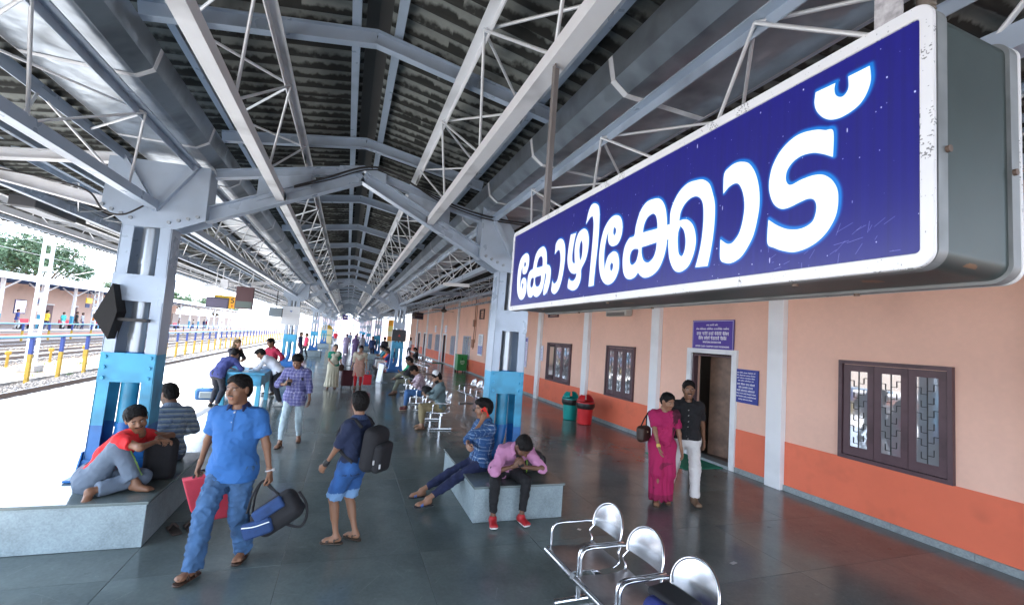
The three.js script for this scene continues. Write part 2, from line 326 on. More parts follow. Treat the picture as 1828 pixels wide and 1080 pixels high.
{
  const gR = sheetGeo(2.15, 0.17), gL = gR.clone().scale(-1, 1, 1), wL = sheetGeo(3.60, 0.17).scale(-1, 1, 1), wR = sheetGeo(5.3, -0.09);
  for (const g of [gL, wL]) { g.setIndex([...g.index.array].reverse()); g.computeVertexNormals(); }
  for (const g of [gR, gL, wL, wR]) g.userData.uvd = true;
  const far = [];
  for (let i = 0; i < 90; i++) {
    const z = 9.5 - i * 1.05, dy = (i % 2) * 0.006;
    for (const [g, x, y] of [[gL, -0.10, 4.825], [gR, 0.10, 4.825], [wL, -2.28, 4.31], [wR, 2.25, 4.405]]) {
      if (z > -65) part('roof_sheet', g, sheetMats[Math.floor(rnd() * 3)], canopy, [x, y + dy, z]);
      else far.push(clean(g.clone()).translate(x, y + dy, z));
    }
  }
  const fm = new THREE.Mesh(mergeGeometries(far), roofSheetMat); fm.name = 'roof_sheets_far'; fm.userData.kind = 'stuff'; fm.castShadow = fm.receiveShadow = true; canopy.add(fm);
  part('ridge_cap', [box(0.34, 0.012, 95, -0.16, 4.90, -38, 0, 0, 0.2), box(0.34, 0.012, 95, 0.16, 4.90, -38, 0, 0, -0.2)], M([0.05, 0.05, 0.05], 0.9), canopy);
}
// ---------------------------------------------------------------- columns
function column(sx, z, label, detail) {
  const t = thing('steel_column', label, 'column', [sx * 2.24, 0.44, z], 0, 'steel columns carrying the canopy');
  // two built-up legs: web outside, flanges front and back, leaning together slightly
  const legG = (s, y0, y1, cut) => { const g = []; const xa = (y) => s * (0.265 - 0.012 * y); g.push(bar([xa(y0), y0, 0], [xa(y1), y1, 0], 0.28, 0.012)); for (const d of [-1, 1]) g.push(bar([xa(y0) - s * 0.055, y0, d * 0.134], [xa(y1) - s * 0.055, y1, d * 0.134], 0.012, 0.11)); return g; };
  for (const s of [-1, 1]) {
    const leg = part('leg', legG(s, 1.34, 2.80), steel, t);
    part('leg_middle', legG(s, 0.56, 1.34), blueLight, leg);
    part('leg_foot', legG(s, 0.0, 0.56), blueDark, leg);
  }
  const pl = (y0, y1, mat, nb) => {
    for (const d of [-1, 1]) {
      const p = part('batten_plate', [box(0.50, y1 - y0, 0.012, 0, (y0 + y1) / 2, d * 0.147)], mat, t);
      if (nb && detail && d > 0) for (const s of [-1, 1]) for (let i = 0; i < 3; i++) part('bolt', boltG, mat, p, [s * 0.205, y0 + 0.045 + i * (y1 - y0 - 0.09) / 2, 0.164]);
    }
  };
  pl(1.03, 1.35, blueLight, true);
  pl(1.93, 2.23, steel, false);
  // flared foot plates
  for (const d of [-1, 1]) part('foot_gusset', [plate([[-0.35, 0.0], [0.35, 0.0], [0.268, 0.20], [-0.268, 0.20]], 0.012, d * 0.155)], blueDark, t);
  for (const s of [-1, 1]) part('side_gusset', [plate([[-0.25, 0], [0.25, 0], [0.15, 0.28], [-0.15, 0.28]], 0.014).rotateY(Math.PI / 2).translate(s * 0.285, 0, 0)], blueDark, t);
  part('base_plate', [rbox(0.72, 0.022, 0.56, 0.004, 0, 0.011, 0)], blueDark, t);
  // downpipe with a swan-neck at the bottom
  const dp = part('downpipe', [rod([0, 1.35, 0], [0, 2.95, 0], 0.082, 20), rod([0, 1.52, 0], [0, 1.57, 0], 0.090, 20), rod([0, 2.36, 0], [0, 2.41, 0], 0.090, 20)], M([0.36, 0.41, 0.46], 0.28, { metalness: 0.55 }), t);
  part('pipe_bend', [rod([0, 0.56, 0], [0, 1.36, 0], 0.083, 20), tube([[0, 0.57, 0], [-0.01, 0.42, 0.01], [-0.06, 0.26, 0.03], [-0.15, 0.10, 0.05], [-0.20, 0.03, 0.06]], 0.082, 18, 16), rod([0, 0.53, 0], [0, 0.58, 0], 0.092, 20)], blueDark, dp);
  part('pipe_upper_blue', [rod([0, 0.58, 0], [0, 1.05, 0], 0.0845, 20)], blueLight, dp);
  // head gusset: two plates clasping the arms
  const outer = sx < 0;
  const shape = outer
    ? [[-0.20, 2.77], [0.27, 2.79], [0.55, 2.93], [0.54, 3.57], [-0.43, 3.53], [-0.44, 2.96]]
    : [[-0.27, 2.79], [0.24, 2.77], [0.24, 2.95], [-0.28, 3.72], [-0.56, 3.74], [-0.56, 2.94]];
  for (const d of [-1, 1]) {
    const gp = part('head_gusset', [plate(shape, 0.014, d * 0.15)], steel, t);
    if (detail && d > 0) for (const s of (outer ? [-1, 1] : [-1])) for (let i = 0; i < 4; i++) part('bolt', boltG, boltMat, gp, [s * (0.20 + 0.09 * i) - (outer ? 0 : 0.0) + (s < 0 && outer ? 0.04 : 0), 2.86 + 0.035 * i + (outer ? 0 : 0.02), 0.166]);
  }
  part('head_edge', [bar([-sx * 0.54, 2.95, 0], [-sx * 0.54, 3.56, 0], 0.28, 0.012)], steel, t);
  // V-shaped end bracket where the valley truss meets the head
  part('truss_bracket', [bar([-0.057 * sx, 2.98, 0.19], [-0.41 * sx, 3.55, 0.19], 0.06, 0.05), bar([-0.057 * sx, 2.98, 0.19], [0.30 * sx, 3.55, 0.19], 0.06, 0.05)], steel, t);
  return t;
}
const ord = ['nearest', 'second', 'third', 'fourth', 'fifth', 'sixth', 'seventh'];
for (let k = 1; k < FZ.length; k++) for (const s of [-1, 1]) {
  const side = s < 0 ? 'track side' : 'building side';
  column(s, FZ[k], k === 1 ? (s < 0 ? 'steel column with blue foot standing between the seated men on the track side' : 'steel column with blue foot beside the large name sign, man leaning on it') : `${ord[k - 1]} blue-footed steel column from the camera on the ${side}`, k < 3);
}

// ---------------------------------------------------------------- station building along the right
const WX = 7.4;
const plaster = M(W1, 0.86, { s: 3.1, map: (() => { const f = fbm(4, 7, 401), g = fbm(3, 4, 407), h = fbm(64, 2, 409); return tex(512, (u, v) => { const k = 0.93 + 0.14 * f(u, v) + 0.05 * (h(u, v) - 0.5), d = Math.max(0, g(u, v) - 0.6) * 0.35; return [0.86 * k * (1 - d), 0.54 * k * (1 - 1.1 * d), 0.42 * k * (1 - 1.1 * d)]; }); })(), bumpMap: tex(256, grey(fbm(24, 4, 411)), false), bumpScale: 0.004 });
const dadoMat = M(W1, 0.62, { s: 2.7, map: (() => { const f = fbm(4, 7, 421), g = fbm(5, 4, 427); return tex(512, (u, v) => { const k = 0.9 + 0.2 * f(u, v), d = Math.max(0, g(u, v) - 0.62) * 0.8; return [0.82 * k * (1 - d), 0.18 * k * (1 - d), 0.092 * k * (1 - d)]; }); })(), bumpMap: tex(256, grey(fbm(24, 4, 431)), false), bumpScale: 0.004 });
const skirtMat = M(W1, 0.4, { map: mottle([0.30, 0.34, 0.35], 0.35, 48, 440, 0.3), s: 0.9 });
const mauve = M(W1, 0.5, { map: mottle([0.105, 0.058, 0.068], 0.12, 12, 451, 0.4), s: 1 });
const glass = new THREE.MeshPhysicalMaterial({ color: 0xffffff, roughness: 0.03, transmission: 1, thickness: 0, ior: 1.5, specularIntensity: 1 }); glass.userData.s = 1;
const tintGlass = new THREE.MeshPhysicalMaterial({ color: new THREE.Color(0.45, 0.47, 0.50), metalness: 0.5, roughness: 0.03, ior: 1.8, specularIntensity: 1, clearcoat: 1, clearcoatRoughness: 0.02 }); tintGlass.userData.s = 1;
const grilleMat = M([0.03, 0.03, 0.032], 0.5, { metalness: 0.3 });
const roomMat = M([0.30, 0.25, 0.21], 0.9), doorWood = M(W1, 0.45, { map: mottle([0.20, 0.115, 0.075], 0.3, 12, 461, 0.4), s: 1 });

const building = thing('station_building', 'peach station building with orange base band, white pilasters and mauve windows', 'building');
const opens = [ // z centre, half width, y0, y1, kind
  [-1.4, 0.70, 0.83, 2.30, 'window'], [-4.20, 0.71, 0.83, 2.32, 'window'], [-7.60, 0.58, 0.0, 2.27, 'door'], [-11.0, 0.70, 0.83, 2.30, 'window'], [-14.95, 0.98, 0.83, 2.26, 'open_window'],
  [-28.5, 0.90, 0.83, 2.28, 'grille_window'], [-32.6, 0.62, 0.83, 2.2, 'grille_window'], [-35.6, 0.55, 0, 2.25, 'door'], [-38.6, 0.85, 0.83, 2.25, 'grille_window'], [-42.2, 0.85, 0.83, 2.25, 'grille_window'], [-45.4, 0.55, 0, 2.25, 'door'], [-49.2, 0.8, 0, 2.25, 'door'],
];
const ZB0 = 3, ZB1 = -57, WT = 0.24, WTOP = 5.1;
{
  const up = [], dd = []; const sl = (list, y0, y1, arr, m) => { let z = ZB0; for (const [c, hw] of list) { if (z - (c + hw) > 0.01) arr.push(box(WT, y1 - y0, z - (c + hw), WX + WT / 2 + m, (y0 + y1) / 2, (z + c + hw) / 2)); z = c - hw; } arr.push(box(WT, y1 - y0, z - ZB1, WX + WT / 2 + m, (y0 + y1) / 2, (z + ZB1) / 2)); };
  sl(opens, 0.83, 2.24, up, 0);
  up.push(box(WT, WTOP - 2.24, ZB0 - ZB1, WX + WT / 2, (WTOP + 2.24) / 2, (ZB0 + ZB1) / 2));
  part('wall', up, plaster, building);
  sl(opens.filter((o) => o[2] === 0), 0.02, 0.83, dd, -0.012);
  part('base_band', dd, dadoMat, building);
  // end return of the wall, roof slab and dim rooms behind
  part('rooms', [box(0.1, 3.6, 60, WX + 4.4, 1.7, -27), box(4.2, 0.1, 60, WX + 2.3, 3.5, -27), box(4.2, 0.06, 60, WX + 2.3, -0.02, -27), box(4.2, 3.6, 0.1, WX + 2.3, 1.7, 3), box(4.2, 3.6, 0.1, WX + 2.3, 1.7, -57), ...[-6, -9.4, -13, -16.6, -23, -30.2, -34, -40.4, -44, -47.2].map((z) => box(4.0, 3.5, 0.1, WX + 2.42, 1.7, z))], roomMat, building);
  part('roof_slab', [box(6, 0.18, 61, WX + 2.6, WTOP + 0.09, -27)], M([0.3, 0.3, 0.3], 0.9), building);
  // skirting stones
  const sk = new Map(); let z = ZB0;
  while (z > ZB1) { const L = 0.9, zc = z - L / 2; if (!opens.some((o) => o[2] === 0 && Math.abs(zc - o[0]) < o[1] + 0.35)) { const g = sk.get(L) || rbox(0.035, 0.095, L - 0.004, 0.004, 0, 0, 0, 1); sk.set(L, g); part('skirting_stone', g, skirtMat, building, [WX - 0.020, 0.0475, zc]); } z -= L; }
  // pilasters
  const pg = rbox(0.16, 4.95, 0.31, 0.012);
  for (const pz of [-2.6, -6.0, -9.4, -12.9, -16.7, -23.6, -31.2, -36.9, -44.2, -51]) part('pilaster', pg, whitePaint, building, [WX - 0.035, 2.475, pz]);
}
function grille(z0, z1, y0, y1, x) { // upright bar with square key-pattern hooks
  const g = [box(0.008, y1 - y0, 0.011, x, (y0 + y1) / 2, (z0 + z1) / 2)], w = z1 - z0, m = (z0 + z1) / 2;
  for (let y = y0 + 0.06, i = 0; y < y1 - 0.12; y += 0.17, i++) for (const s of [-1, 1]) { const q = y + (s > 0 ? 0.05 : 0); g.push(box(0.007, 0.009, w * 0.28, x, q, m + s * w * 0.14), box(0.007, 0.085, 0.009, x, q + 0.0425, m + s * w * 0.28)); if (i % 2) g.push(box(0.007, 0.009, w * 0.2, x, q + 0.085, m + s * w * 0.38)); }
  return g;
}
for (const [c, hw, y0, y1, kind] of opens) {
  if (kind === 'window' || kind === 'open_window') {
    const w = sub('window', building, [WX, 0, c]);
    w.userData.label = kind === 'open_window' ? 'mauve window with one leaf swung open' : undefined; if (!w.userData.label) delete w.userData.label;
    const fw = 0.055, e = 0.004;
    part('frame', [box(0.10, fw, 2 * hw, -0.012, y1 - fw / 2, 0), box(0.10, fw, 2 * hw, -0.012, y0 + fw / 2, 0), ...[-1, 1].map((s) => box(0.098, y1 - y0 - 2 * fw, fw, -0.012, (y0 + y1) / 2, s * (hw - fw / 2)))], mauve, w);
    const n = 3, iw = (2 * hw - 2 * fw - 0.02) / n;
    for (let i = 0; i < n; i++) {
      const zc = hw - fw - 0.01 - (i + 0.5) * iw;
      const sh = [], sw = 0.085, H = y1 - y0 - 2 * fw - 0.016, yc = (y0 + y1) / 2;
      const mk = (zz) => { const a = []; for (const s of [-1, 1]) a.push(box(0.04, H, sw, 0, yc, zz + s * (iw / 2 - sw / 2 - 0.003))); for (const s of [-1, 1]) a.push(box(0.038, s < 0 ? 0.13 : 0.10, iw - 2 * sw - 0.006, 0, yc + s * (H / 2 - (s < 0 ? 0.065 : 0.05)), zz)); return a; };
      const openLeaf = kind === 'open_window' && i === 2;
      const g = join(mk(0)), pg = box(0.005, H - 0.23, iw - 2 * sw, 0, yc + 0.015, 0);
      const leaf = part('sash', g, mauve, w), pane = part('pane', pg, openLeaf ? glass : tintGlass, w);
      for (const o of [leaf, pane]) {
        if (openLeaf) { o.position.set(-0.05, 0, zc - iw / 2); o.rotation.y = 1.15; o.geometry = o.geometry.clone().translate(0, 0, iw / 2); } else o.position.set(-0.018, 0, zc);
      }
    }
    for (let i = 0; i < (kind === 'open_window' ? 2 : 3); i++) { const zc = hw - fw - 0.01 - (i + 0.5) * iw; part('grille', grille(zc - iw / 2 + 0.09, zc + iw / 2 - 0.09, y0 + 0.19, y1 - 0.16, -0.026), grilleMat, w); }
  } else if (kind === 'grille_window') {
    const w = sub('window', building, [WX, 0, c]);
    part('frame', [box(0.10, 0.06, 2 * hw, 0, y1 - 0.03, 0), box(0.10, 0.06, 2 * hw, 0, y0 + 0.03, 0), ...[-1, 0, 1].map((s) => box(0.098, y1 - y0 - 0.12, 0.06, 0, (y0 + y1) / 2, s * (hw - 0.03)))], M([0.36, 0.38, 0.48], 0.5), w);
    for (const s of [-1, 1]) part('pane', [box(0.005, y1 - y0 - 0.12, hw - 0.09, 0.03, (y0 + y1) / 2, s * hw / 2)], tintGlass, w);
    part('grille', Array.from({ length: 7 }, (_, i) => box(0.012, y1 - y0 - 0.12, 0.014, -0.03, (y0 + y1) / 2, -hw + (i + 0.5) * hw * 2 / 7)), whitePaint, w);
  } else {
    const d = sub('doorway', building, [WX, 0, c]);
    part('trim', [box(0.05, y1 + 0.10, 0.13, -0.022, (y1 + 0.10) / 2, hw + 0.055), box(0.05, y1 + 0.10, 0.13, -0.022, (y1 + 0.10) / 2, -hw - 0.055), box(0.05, 0.10, 2 * hw - 0.022, -0.021, y1 + 0.05, 0)], whitePaint, d);
    part('frame', [box(0.12, y1, 0.06, 0.06, y1 / 2, hw - 0.03), box(0.12, y1, 0.06, 0.06, y1 / 2, -hw + 0.03), box(0.12, 0.06, 2 * hw - 0.12, 0.06, y1 - 0.03, 0)], mauve, d);
    part('threshold', [box(0.30, 0.06, 2 * hw, 0.10, 0.03, 0)], skirtMat, d);
    const sc = part('door_leaf', [box(0.045, y1 - 0.1, 1.15 * hw * 2 * 0.5 + 0.35, 0, (y1 - 0.1) / 2, 0)], doorWood, d); sc.position.set(0.62, 0.03, -0.05); sc.rotation.y = 0.18;
    if (c < -20) { sc.position.set(0.2, 0.03, 0); sc.rotation.y = 0; }
  }
}
{ // fittings on the wall
  const v = thing('wall_vent', 'small dark square ventilator high on the peach wall behind the blue-footed column', 'vent', [WX - 0.03, 3.62, -25.4]);
  part('frame', [box(0.06, 0.60, 0.06, 0, 0, 0.42), box(0.06, 0.60, 0.06, 0, 0, -0.42), box(0.06, 0.06, 0.78, 0, 0.27, 0), box(0.06, 0.06, 0.78, 0, -0.27, 0)], mauve, v);
  for (let i = 0; i < 5; i++) part('louvre', box(0.05, 0.012, 0.78, 0, -0.2 + i * 0.1, 0, 0, 0, 0.6), black, v);
  const v2 = thing('wall_vent', 'small dark ventilator on the wall just under the far end of the name sign', 'vent', [WX - 0.03, 3.45, -15.6]);
  part('frame', [box(0.06, 0.45, 0.06, 0, 0, 0.40), box(0.06, 0.45, 0.06, 0, 0, -0.40), box(0.06, 0.06, 0.74, 0, 0.2, 0), box(0.06, 0.06, 0.74, 0, -0.2, 0)], mauve, v2);
  for (let i = 0; i < 4; i++) part('louvre', box(0.05, 0.012, 0.74, 0, -0.13 + i * 0.09, 0, 0, 0, 0.6), black, v2);
  const ac = thing('wall_air_conditioner', 'grey split air conditioner unit on the wall below the name sign', 'air conditioner', [WX - 0.12, 3.30, -11.05]);
  part('casing', [rbox(0.22, 0.30, 1.05, 0.04, 0, 0, 0)], M([0.50, 0.49, 0.46], 0.5), ac);
  for (let i = 0; i < 3; i++) part('louvre', box(0.02, 0.018, 0.9, -0.105, -0.06 - i * 0.03, 0, 0, 0, 0.5), rubber, ac);
  const pipe = thing('conduit_run', 'brown cable conduit running down the peach wall beside the poster', 'conduit', [WX - 0.02, 0, -26.9]);
  part('pipe', [rod([0, 1.5, 0], [0, 4.7, 0], 0.03, 8), rod([0, 1.9, 0.35], [0, 4.7, 0.35], 0.02, 8)], M([0.30, 0.13, 0.08], 0.6), pipe);
  part('switch_box', [box(0.1, 0.42, 0.3, -0.03, 3.1, 0)], M([0.34, 0.17, 0.11], 0.6), pipe); part('switch_box', [box(0.12, 0.5, 0.34, -0.03, 1.85, 0)], M([0.34, 0.17, 0.11], 0.6), pipe);
}
// ---------------------------------------------------------------- printed notices
function canvasTex(w, h, draw) { const c = document.createElement('canvas'); c.width = w; c.height = h; const x = c.getContext('2d'); draw(x, w, h); const t = new THREE.CanvasTexture(c); t.colorSpace = THREE.SRGBColorSpace; t.anisotropy = 8; return t; }
function scriptLine(x, cx, y, w, h, kind, sd) { // rows of Indic letter forms: loops (Malayalam) or stems hung from a head line (Hindi)
  let s = sd; const R = () => (s = (s * 16807) % 2147483647) / 2147483647; x.lineWidth = h * 0.16; x.lineCap = 'round'; let px = cx - w / 2; const end = cx + w / 2;
  while (px < end) {
    const word = Math.min(end - px, h * (2.2 + R() * 3.4)); const n = Math.max(1, Math.round(word / (h * 0.75)));
    if (kind === 'h') { x.beginPath(); x.moveTo(px, y - h / 2); x.lineTo(px + word, y - h / 2); x.stroke(); }
    for (let i = 0; i < n; i++) { const gx = px + (i + 0.5) * word / n, q = word / n; x.beginPath();
      if (kind === 'h') { x.moveTo(gx + q * 0.25, y - h / 2); x.lineTo(gx + q * 0.25, y + h / 2); x.moveTo(gx + q * 0.25, y); x.quadraticCurveTo(gx - q * 0.4, y - h * (0.3 * R()), gx - q * 0.3, y + h * 0.3 * R()); if (R() > 0.7) { x.moveTo(gx, y - h / 2); x.quadraticCurveTo(gx + q * 0.2, y - h * 0.95, gx + q * 0.35, y - h * 0.7); } }
      else { x.arc(gx - q * 0.1, y, q * 0.28, R() * 3, R() * 3 + 4.6); x.moveTo(gx + q * 0.2, y + h * 0.35); x.quadraticCurveTo(gx + q * 0.45, y, gx + q * 0.2, y - h * 0.35); if (R() > 0.7) { x.moveTo(gx + q * 0.3, y - h * 0.4); x.quadraticCurveTo(gx + q * 0.45, y - h * 0.8, gx + q * 0.2, y - h * 0.8); } }
      x.stroke(); }
    px += word + h * 0.5;
  }
}
function notice(name, label, z, y, w, h, mapTex, edge = [0.10, 0.08, 0.30], group, x = WX - 0.022) {
  const o = thing(name, label, 'notice', [x, y, z], 0, group);
  part('board', [box(0.018, h, w)], M(edge, 0.5), o);
  const m = M(W1, 0.42, { map: mapTex }); const g = new THREE.PlaneGeometry(w - 0.008, h - 0.008).rotateY(-Math.PI / 2).translate(-0.0125, 0, 0); g.userData.uvd = true;
  part('print', g, m, o);
  return o;
}
notice('waiting_room_board', 'purple board with white waiting room lettering above the brown doorway', -7.585, 2.665, 1.16, 0.655, canvasTex(1024, 580, (x, w, h) => {
  x.fillStyle = '#4a2f9a'; x.fillRect(0, 0, w, h); x.strokeStyle = '#e9e4ff'; x.lineWidth = 7; x.strokeRect(16, 16, w - 32, h - 32); x.strokeStyle = x.fillStyle = '#ffffff';
  scriptLine(x, w / 2, 92, 300, 34, 'm', 71); scriptLine(x, w / 2, 168, 830, 38, 'm', 137); scriptLine(x, w / 2, 262, 800, 54, 'h', 733); scriptLine(x, w / 2, 350, 700, 54, 'h', 913);
  x.textAlign = 'center'; x.font = 'bold 46px sans-serif'; x.fillText('WAITING ROOM FOR', w / 2, 440); x.font = 'bold 41px sans-serif'; x.fillText('UPPER CLASS / SLEEPER CLASS PASSENGERS', w / 2, 520, 900);
}));
notice('entry_notice', 'blue notice with white lines of text on the wall right of the doorway', -6.68, 1.685, 0.56, 0.65, canvasTex(512, 600, (x, w, h) => {
  x.fillStyle = '#20308f'; x.fillRect(0, 0, w, h); x.strokeStyle = x.fillStyle = '#ffffff';
  for (let i = 0; i < 4; i++) scriptLine(x, w / 2, 60 + i * 48, 400 - 60 * (i === 3), 24, 'm', 311 + i * 7);
  for (let i = 0; i < 3; i++) scriptLine(x, w / 2, 270 + i * 58, 380 - 70 * (i === 1), 30, 'h', 517 + i * 11);
  x.textAlign = 'center'; x.font = 'bold 34px sans-serif'; x.fillText('Entry to AC and Sleeper class', w / 2, 445, 440); x.fillText('ticket holders only, unauthorised', w / 2, 497, 450); x.fillText('entry attracts fine', w / 2, 549, 300);
}), [0.04, 0.06, 0.30]);
const sheetPoster = (bg, ink, sd, top) => canvasTex(256, 420, (x, w, h) => { x.fillStyle = bg; x.fillRect(0, 0, w, h); x.strokeStyle = x.fillStyle = ink; if (top) x.fillRect(14, 14, w - 28, 52); for (let i = 0; i < 11; i++) scriptLine(x, w / 2, 96 + i * 29, 200 - (i % 3) * 24, 13, i % 2 ? 'h' : 'm', sd + i * 13); });
notice('small_poster', 'small white and violet notice left of the open window', -16.7, 1.81, 0.72, 0.60, sheetPoster('#dfe0f0', '#5c55b5', 77, false), [0.5, 0.5, 0.6]);
notice('tall_poster', 'tall white and purple poster just behind the nearest blue-footed column', -18.3, 1.77, 0.62, 1.30, sheetPoster('#d9d4ee', '#5a49a8', 177, true), [0.5, 0.5, 0.6]);
notice('tall_poster', 'tall white timetable poster with blue lower half left of the nearest column', -25.3, 1.82, 0.95, 1.25, canvasTex(256, 400, (x, w, h) => { x.fillStyle = '#eef0f6'; x.fillRect(0, 0, w, h); x.fillStyle = '#3a50b0'; x.fillRect(10, 220, w - 20, 150); x.fillStyle = '#dfe6ff'; for (let i = 0; i < 8; i++) for (let j = 0; j < 4; j++) x.fillRect(22 + j * 56, 232 + i * 16, 30 + ((i * j * 7) % 14), 7); x.fillStyle = '#44506a'; for (let i = 0; i < 11; i++) x.fillRect(20, 22 + i * 17, 130 + ((i * 37) % 80), 6); }), [0.5, 0.5, 0.6]);
for (const z of [-36.6, -41.0]) notice('door_sign', `small white sign plate over the ${z > -40 ? 'nearer' : 'farther'} of the far doors`, z + 1.2, 2.72, 0.7, 0.6, sheetPoster('#e8e8f2', '#7a80b8', 401 + z * 10 | 0, false), [0.6, 0.6, 0.65]);
// green mats at the thresholds
const matG = (w, d) => rbox(w, 0.014, d, 0.006, 0, 0.008, 0, 1);
part('door_mat', matG(0.95, 1.25), M(W1, 0.95, { map: mottle([0.01, 0.20, 0.12], 0.5, 64, 481, 0.2), s: 0.8 }), null, [6.86, 0, -7.75]); tag(scene.children.at(-1), 'green floor mat in front of the brown doorway', 'mat');
part('door_mat', matG(0.9, 1.3), M([0.01, 0.17, 0.10], 0.95), null, [6.85, 0, -35.3]); tag(scene.children.at(-1), 'green floor mat before the far doors beyond the green bin', 'mat');
part('door_mat', matG(0.9, 1.3), M([0.42, 0.03, 0.03], 0.95), null, [6.85, 0, -45.2]); tag(scene.children.at(-1), 'red floor mat farthest along the building', 'mat');

// ---------------------------------------------------------------- large hanging name sign
{
  const X0 = 0.83, TH = 0.25, Y0 = 2.41, Y1 = 2.845, Z0 = -2.335, Z1 = -0.415, LZ = Z1 - Z0, HY = Y1 - Y0;
  const glyphs = [[208,290,237,275,248,246,242,212,222,187,198,181,173,187,163,205,158,228,148,207,141,168,145,128,155,110,153,136,164,156,186,164,214,158,231,137,237,107,231,77,207,56,173,50,141,62,113,90,100,127,95,177,102,226,124,268,162,287],[193,247,210,234,203,224,190,220,182,229,184,242],[180,137,192,130,190,115,180,106,173,119,172,132],[412,290,440,277,457,255,466,222,470,197,497,189,516,170,520,139,514,102,494,70,465,55,453,58,454,92,466,122,472,148,467,157,458,150,452,116,437,82,412,61,379,52,348,57,331,66,314,55,291,55,267,64,251,93,245,136,252,173,276,191,305,196,313,224,332,263,364,284],[395,247,413,238,422,217,424,195,389,194,351,196,357,220,371,240],[414,152,415,127,399,105,373,101,352,111,342,134,349,150],[316,151,327,144,326,124,315,106,298,104,286,115,287,136,297,149],[600,292,626,280,645,253,653,216,650,167,638,116,613,72,579,53,553,57,538,70,539,94,541,116,554,102,572,99,594,113,607,151,611,194,604,228,591,244,571,242,549,231,552,255,554,275,572,290],[693,291,740,289,728,260,719,216,719,185,729,168,746,165,740,189,736,224,744,260,761,284,786,293,810,292,833,277,846,247,846,205,832,166,802,134,802,108,797,83,776,61,743,54,713,61,695,70,696,92,701,108,719,96,743,94,760,106,765,122,741,122,714,131,692,151,678,185,678,223,685,261],[792,248,800,230,802,203,798,181,789,169,782,183,776,211,778,234,785,246],[818,308,829,347,849,374,878,375,907,355,917,310,917,219,907,123,903,60,866,59,870,128,876,227,876,296,866,328,847,327],[1031,293,1053,282,1067,260,1070,231,1063,207,1045,189,1015,187,994,198,984,218,985,245,974,225,965,186,966,141,975,106,977,130,990,155,1009,165,1028,167,1048,157,1060,132,1061,102,1050,78,1031,61,1001,54,972,64,948,89,934,127,930,169,935,214,951,256,977,282,1004,294],[1021,254,1031,244,1031,231,1023,223,1016,232,1016,247],[1015,130,1025,122,1024,107,1015,99,1009,108,1008,122],[1240,294,1266,282,1284,257,1293,225,1296,200,1308,200,1308,233,1320,261,1343,286,1374,299,1409,297,1433,290,1453,273,1465,246,1474,213,1475,171,1471,128,1464,88,1457,60,1415,62,1427,101,1434,138,1437,180,1435,216,1429,235,1419,247,1404,254,1384,253,1364,242,1350,223,1347,201,1362,201,1380,196,1398,180,1409,157,1413,128,1406,97,1390,70,1368,58,1347,58,1330,69,1314,96,1306,132,1305,157,1299,156,1297,137,1287,106,1267,76,1237,60,1204,57,1182,66,1169,78,1154,65,1131,60,1107,66,1091,84,1083,112,1082,141,1090,173,1112,196,1139,200,1146,232,1165,272,1195,294],[1228,250,1244,239,1252,216,1253,199,1220,200,1184,201,1188,223,1202,243],[1253,157,1251,134,1239,112,1216,102,1194,112,1183,134,1181,155,1218,156],[1149,156,1165,150,1165,136,1156,114,1137,105,1124,114,1121,135,1130,152],[1352,185,1366,170,1374,146,1374,120,1367,103,1359,100,1349,111,1344,140,1344,167],[1552,296,1571,286,1586,266,1597,239,1603,209,1604,175,1599,143,1590,111,1575,86,1557,67,1534,58,1514,60,1497,73,1496,121,1506,113,1520,105,1534,107,1551,125,1560,152,1564,183,1561,209,1554,230,1544,245,1532,249,1516,245,1500,233,1500,282,1516,295,1534,299],[1764,280,1764,229,1745,242,1725,252,1702,255,1683,249,1670,235,1667,217,1673,204,1682,201,1701,205,1726,206,1745,201,1762,186,1773,164,1775,139,1771,114,1758,90,1740,73,1717,62,1690,58,1666,64,1643,75,1627,88,1628,139,1651,121,1673,109,1695,104,1714,106,1727,114,1733,131,1733,146,1727,157,1715,161,1696,158,1677,154,1659,155,1642,168,1631,191,1627,219,1633,252,1649,279,1671,296,1697,303,1728,298,1748,289],[1728,376,1767,375,1765,364,1767,352,1773,344,1780,341,1787,345,1791,355,1790,375,1827,375,1829,348,1823,327,1812,312,1796,304,1777,301,1759,305,1744,316,1731,335,1726,354]];
  const face = canvasTex(2048, 470, (x, w, h) => {
    const kx = w / (LZ * 1000), ky = h / (HY * 1000);
    x.fillStyle = '#1a1870'; x.fillRect(0, 0, w, h);
    let s = 99; const R = () => (s = (s * 16807) % 2147483647) / 2147483647;
    for (let i = 0; i < 900; i++) { x.globalAlpha = 0.05; x.fillStyle = R() > 0.5 ? '#222078' : '#120f4a'; const bx = R() * w; x.fillRect(bx, R() * h * 0.4 - 40, 2 + R() * 10, 60 + R() * h); } x.globalAlpha = 1;
    const path = () => { x.beginPath(); for (const c of glyphs) { const n = c.length / 2, P = (i) => { i = ((i % n) + n) % n; return [c[2 * i] * kx, h - c[2 * i + 1] * ky]; };
      x.moveTo(...P(0)); for (let i = 0; i < n; i++) { const a = P(i - 1), b = P(i), d = P(i + 1), e = P(i + 2), T = (p, q, r) => { const ux = q[0] - p[0], uy = q[1] - p[1], vx = r[0] - q[0], vy = r[1] - q[1]; return (ux * vx + uy * vy) / (Math.hypot(ux, uy) * Math.hypot(vx, vy)) < 0.30 ? 0 : 0.16; }, t1 = T(a, b, d), t2 = T(b, d, e); x.bezierCurveTo(b[0] + (d[0] - a[0]) * t1, b[1] + (d[1] - a[1]) * t1, d[0] - (e[0] - b[0]) * t2, d[1] - (e[1] - b[1]) * t2, d[0], d[1]); } x.closePath(); } };
    x.lineJoin = 'round';
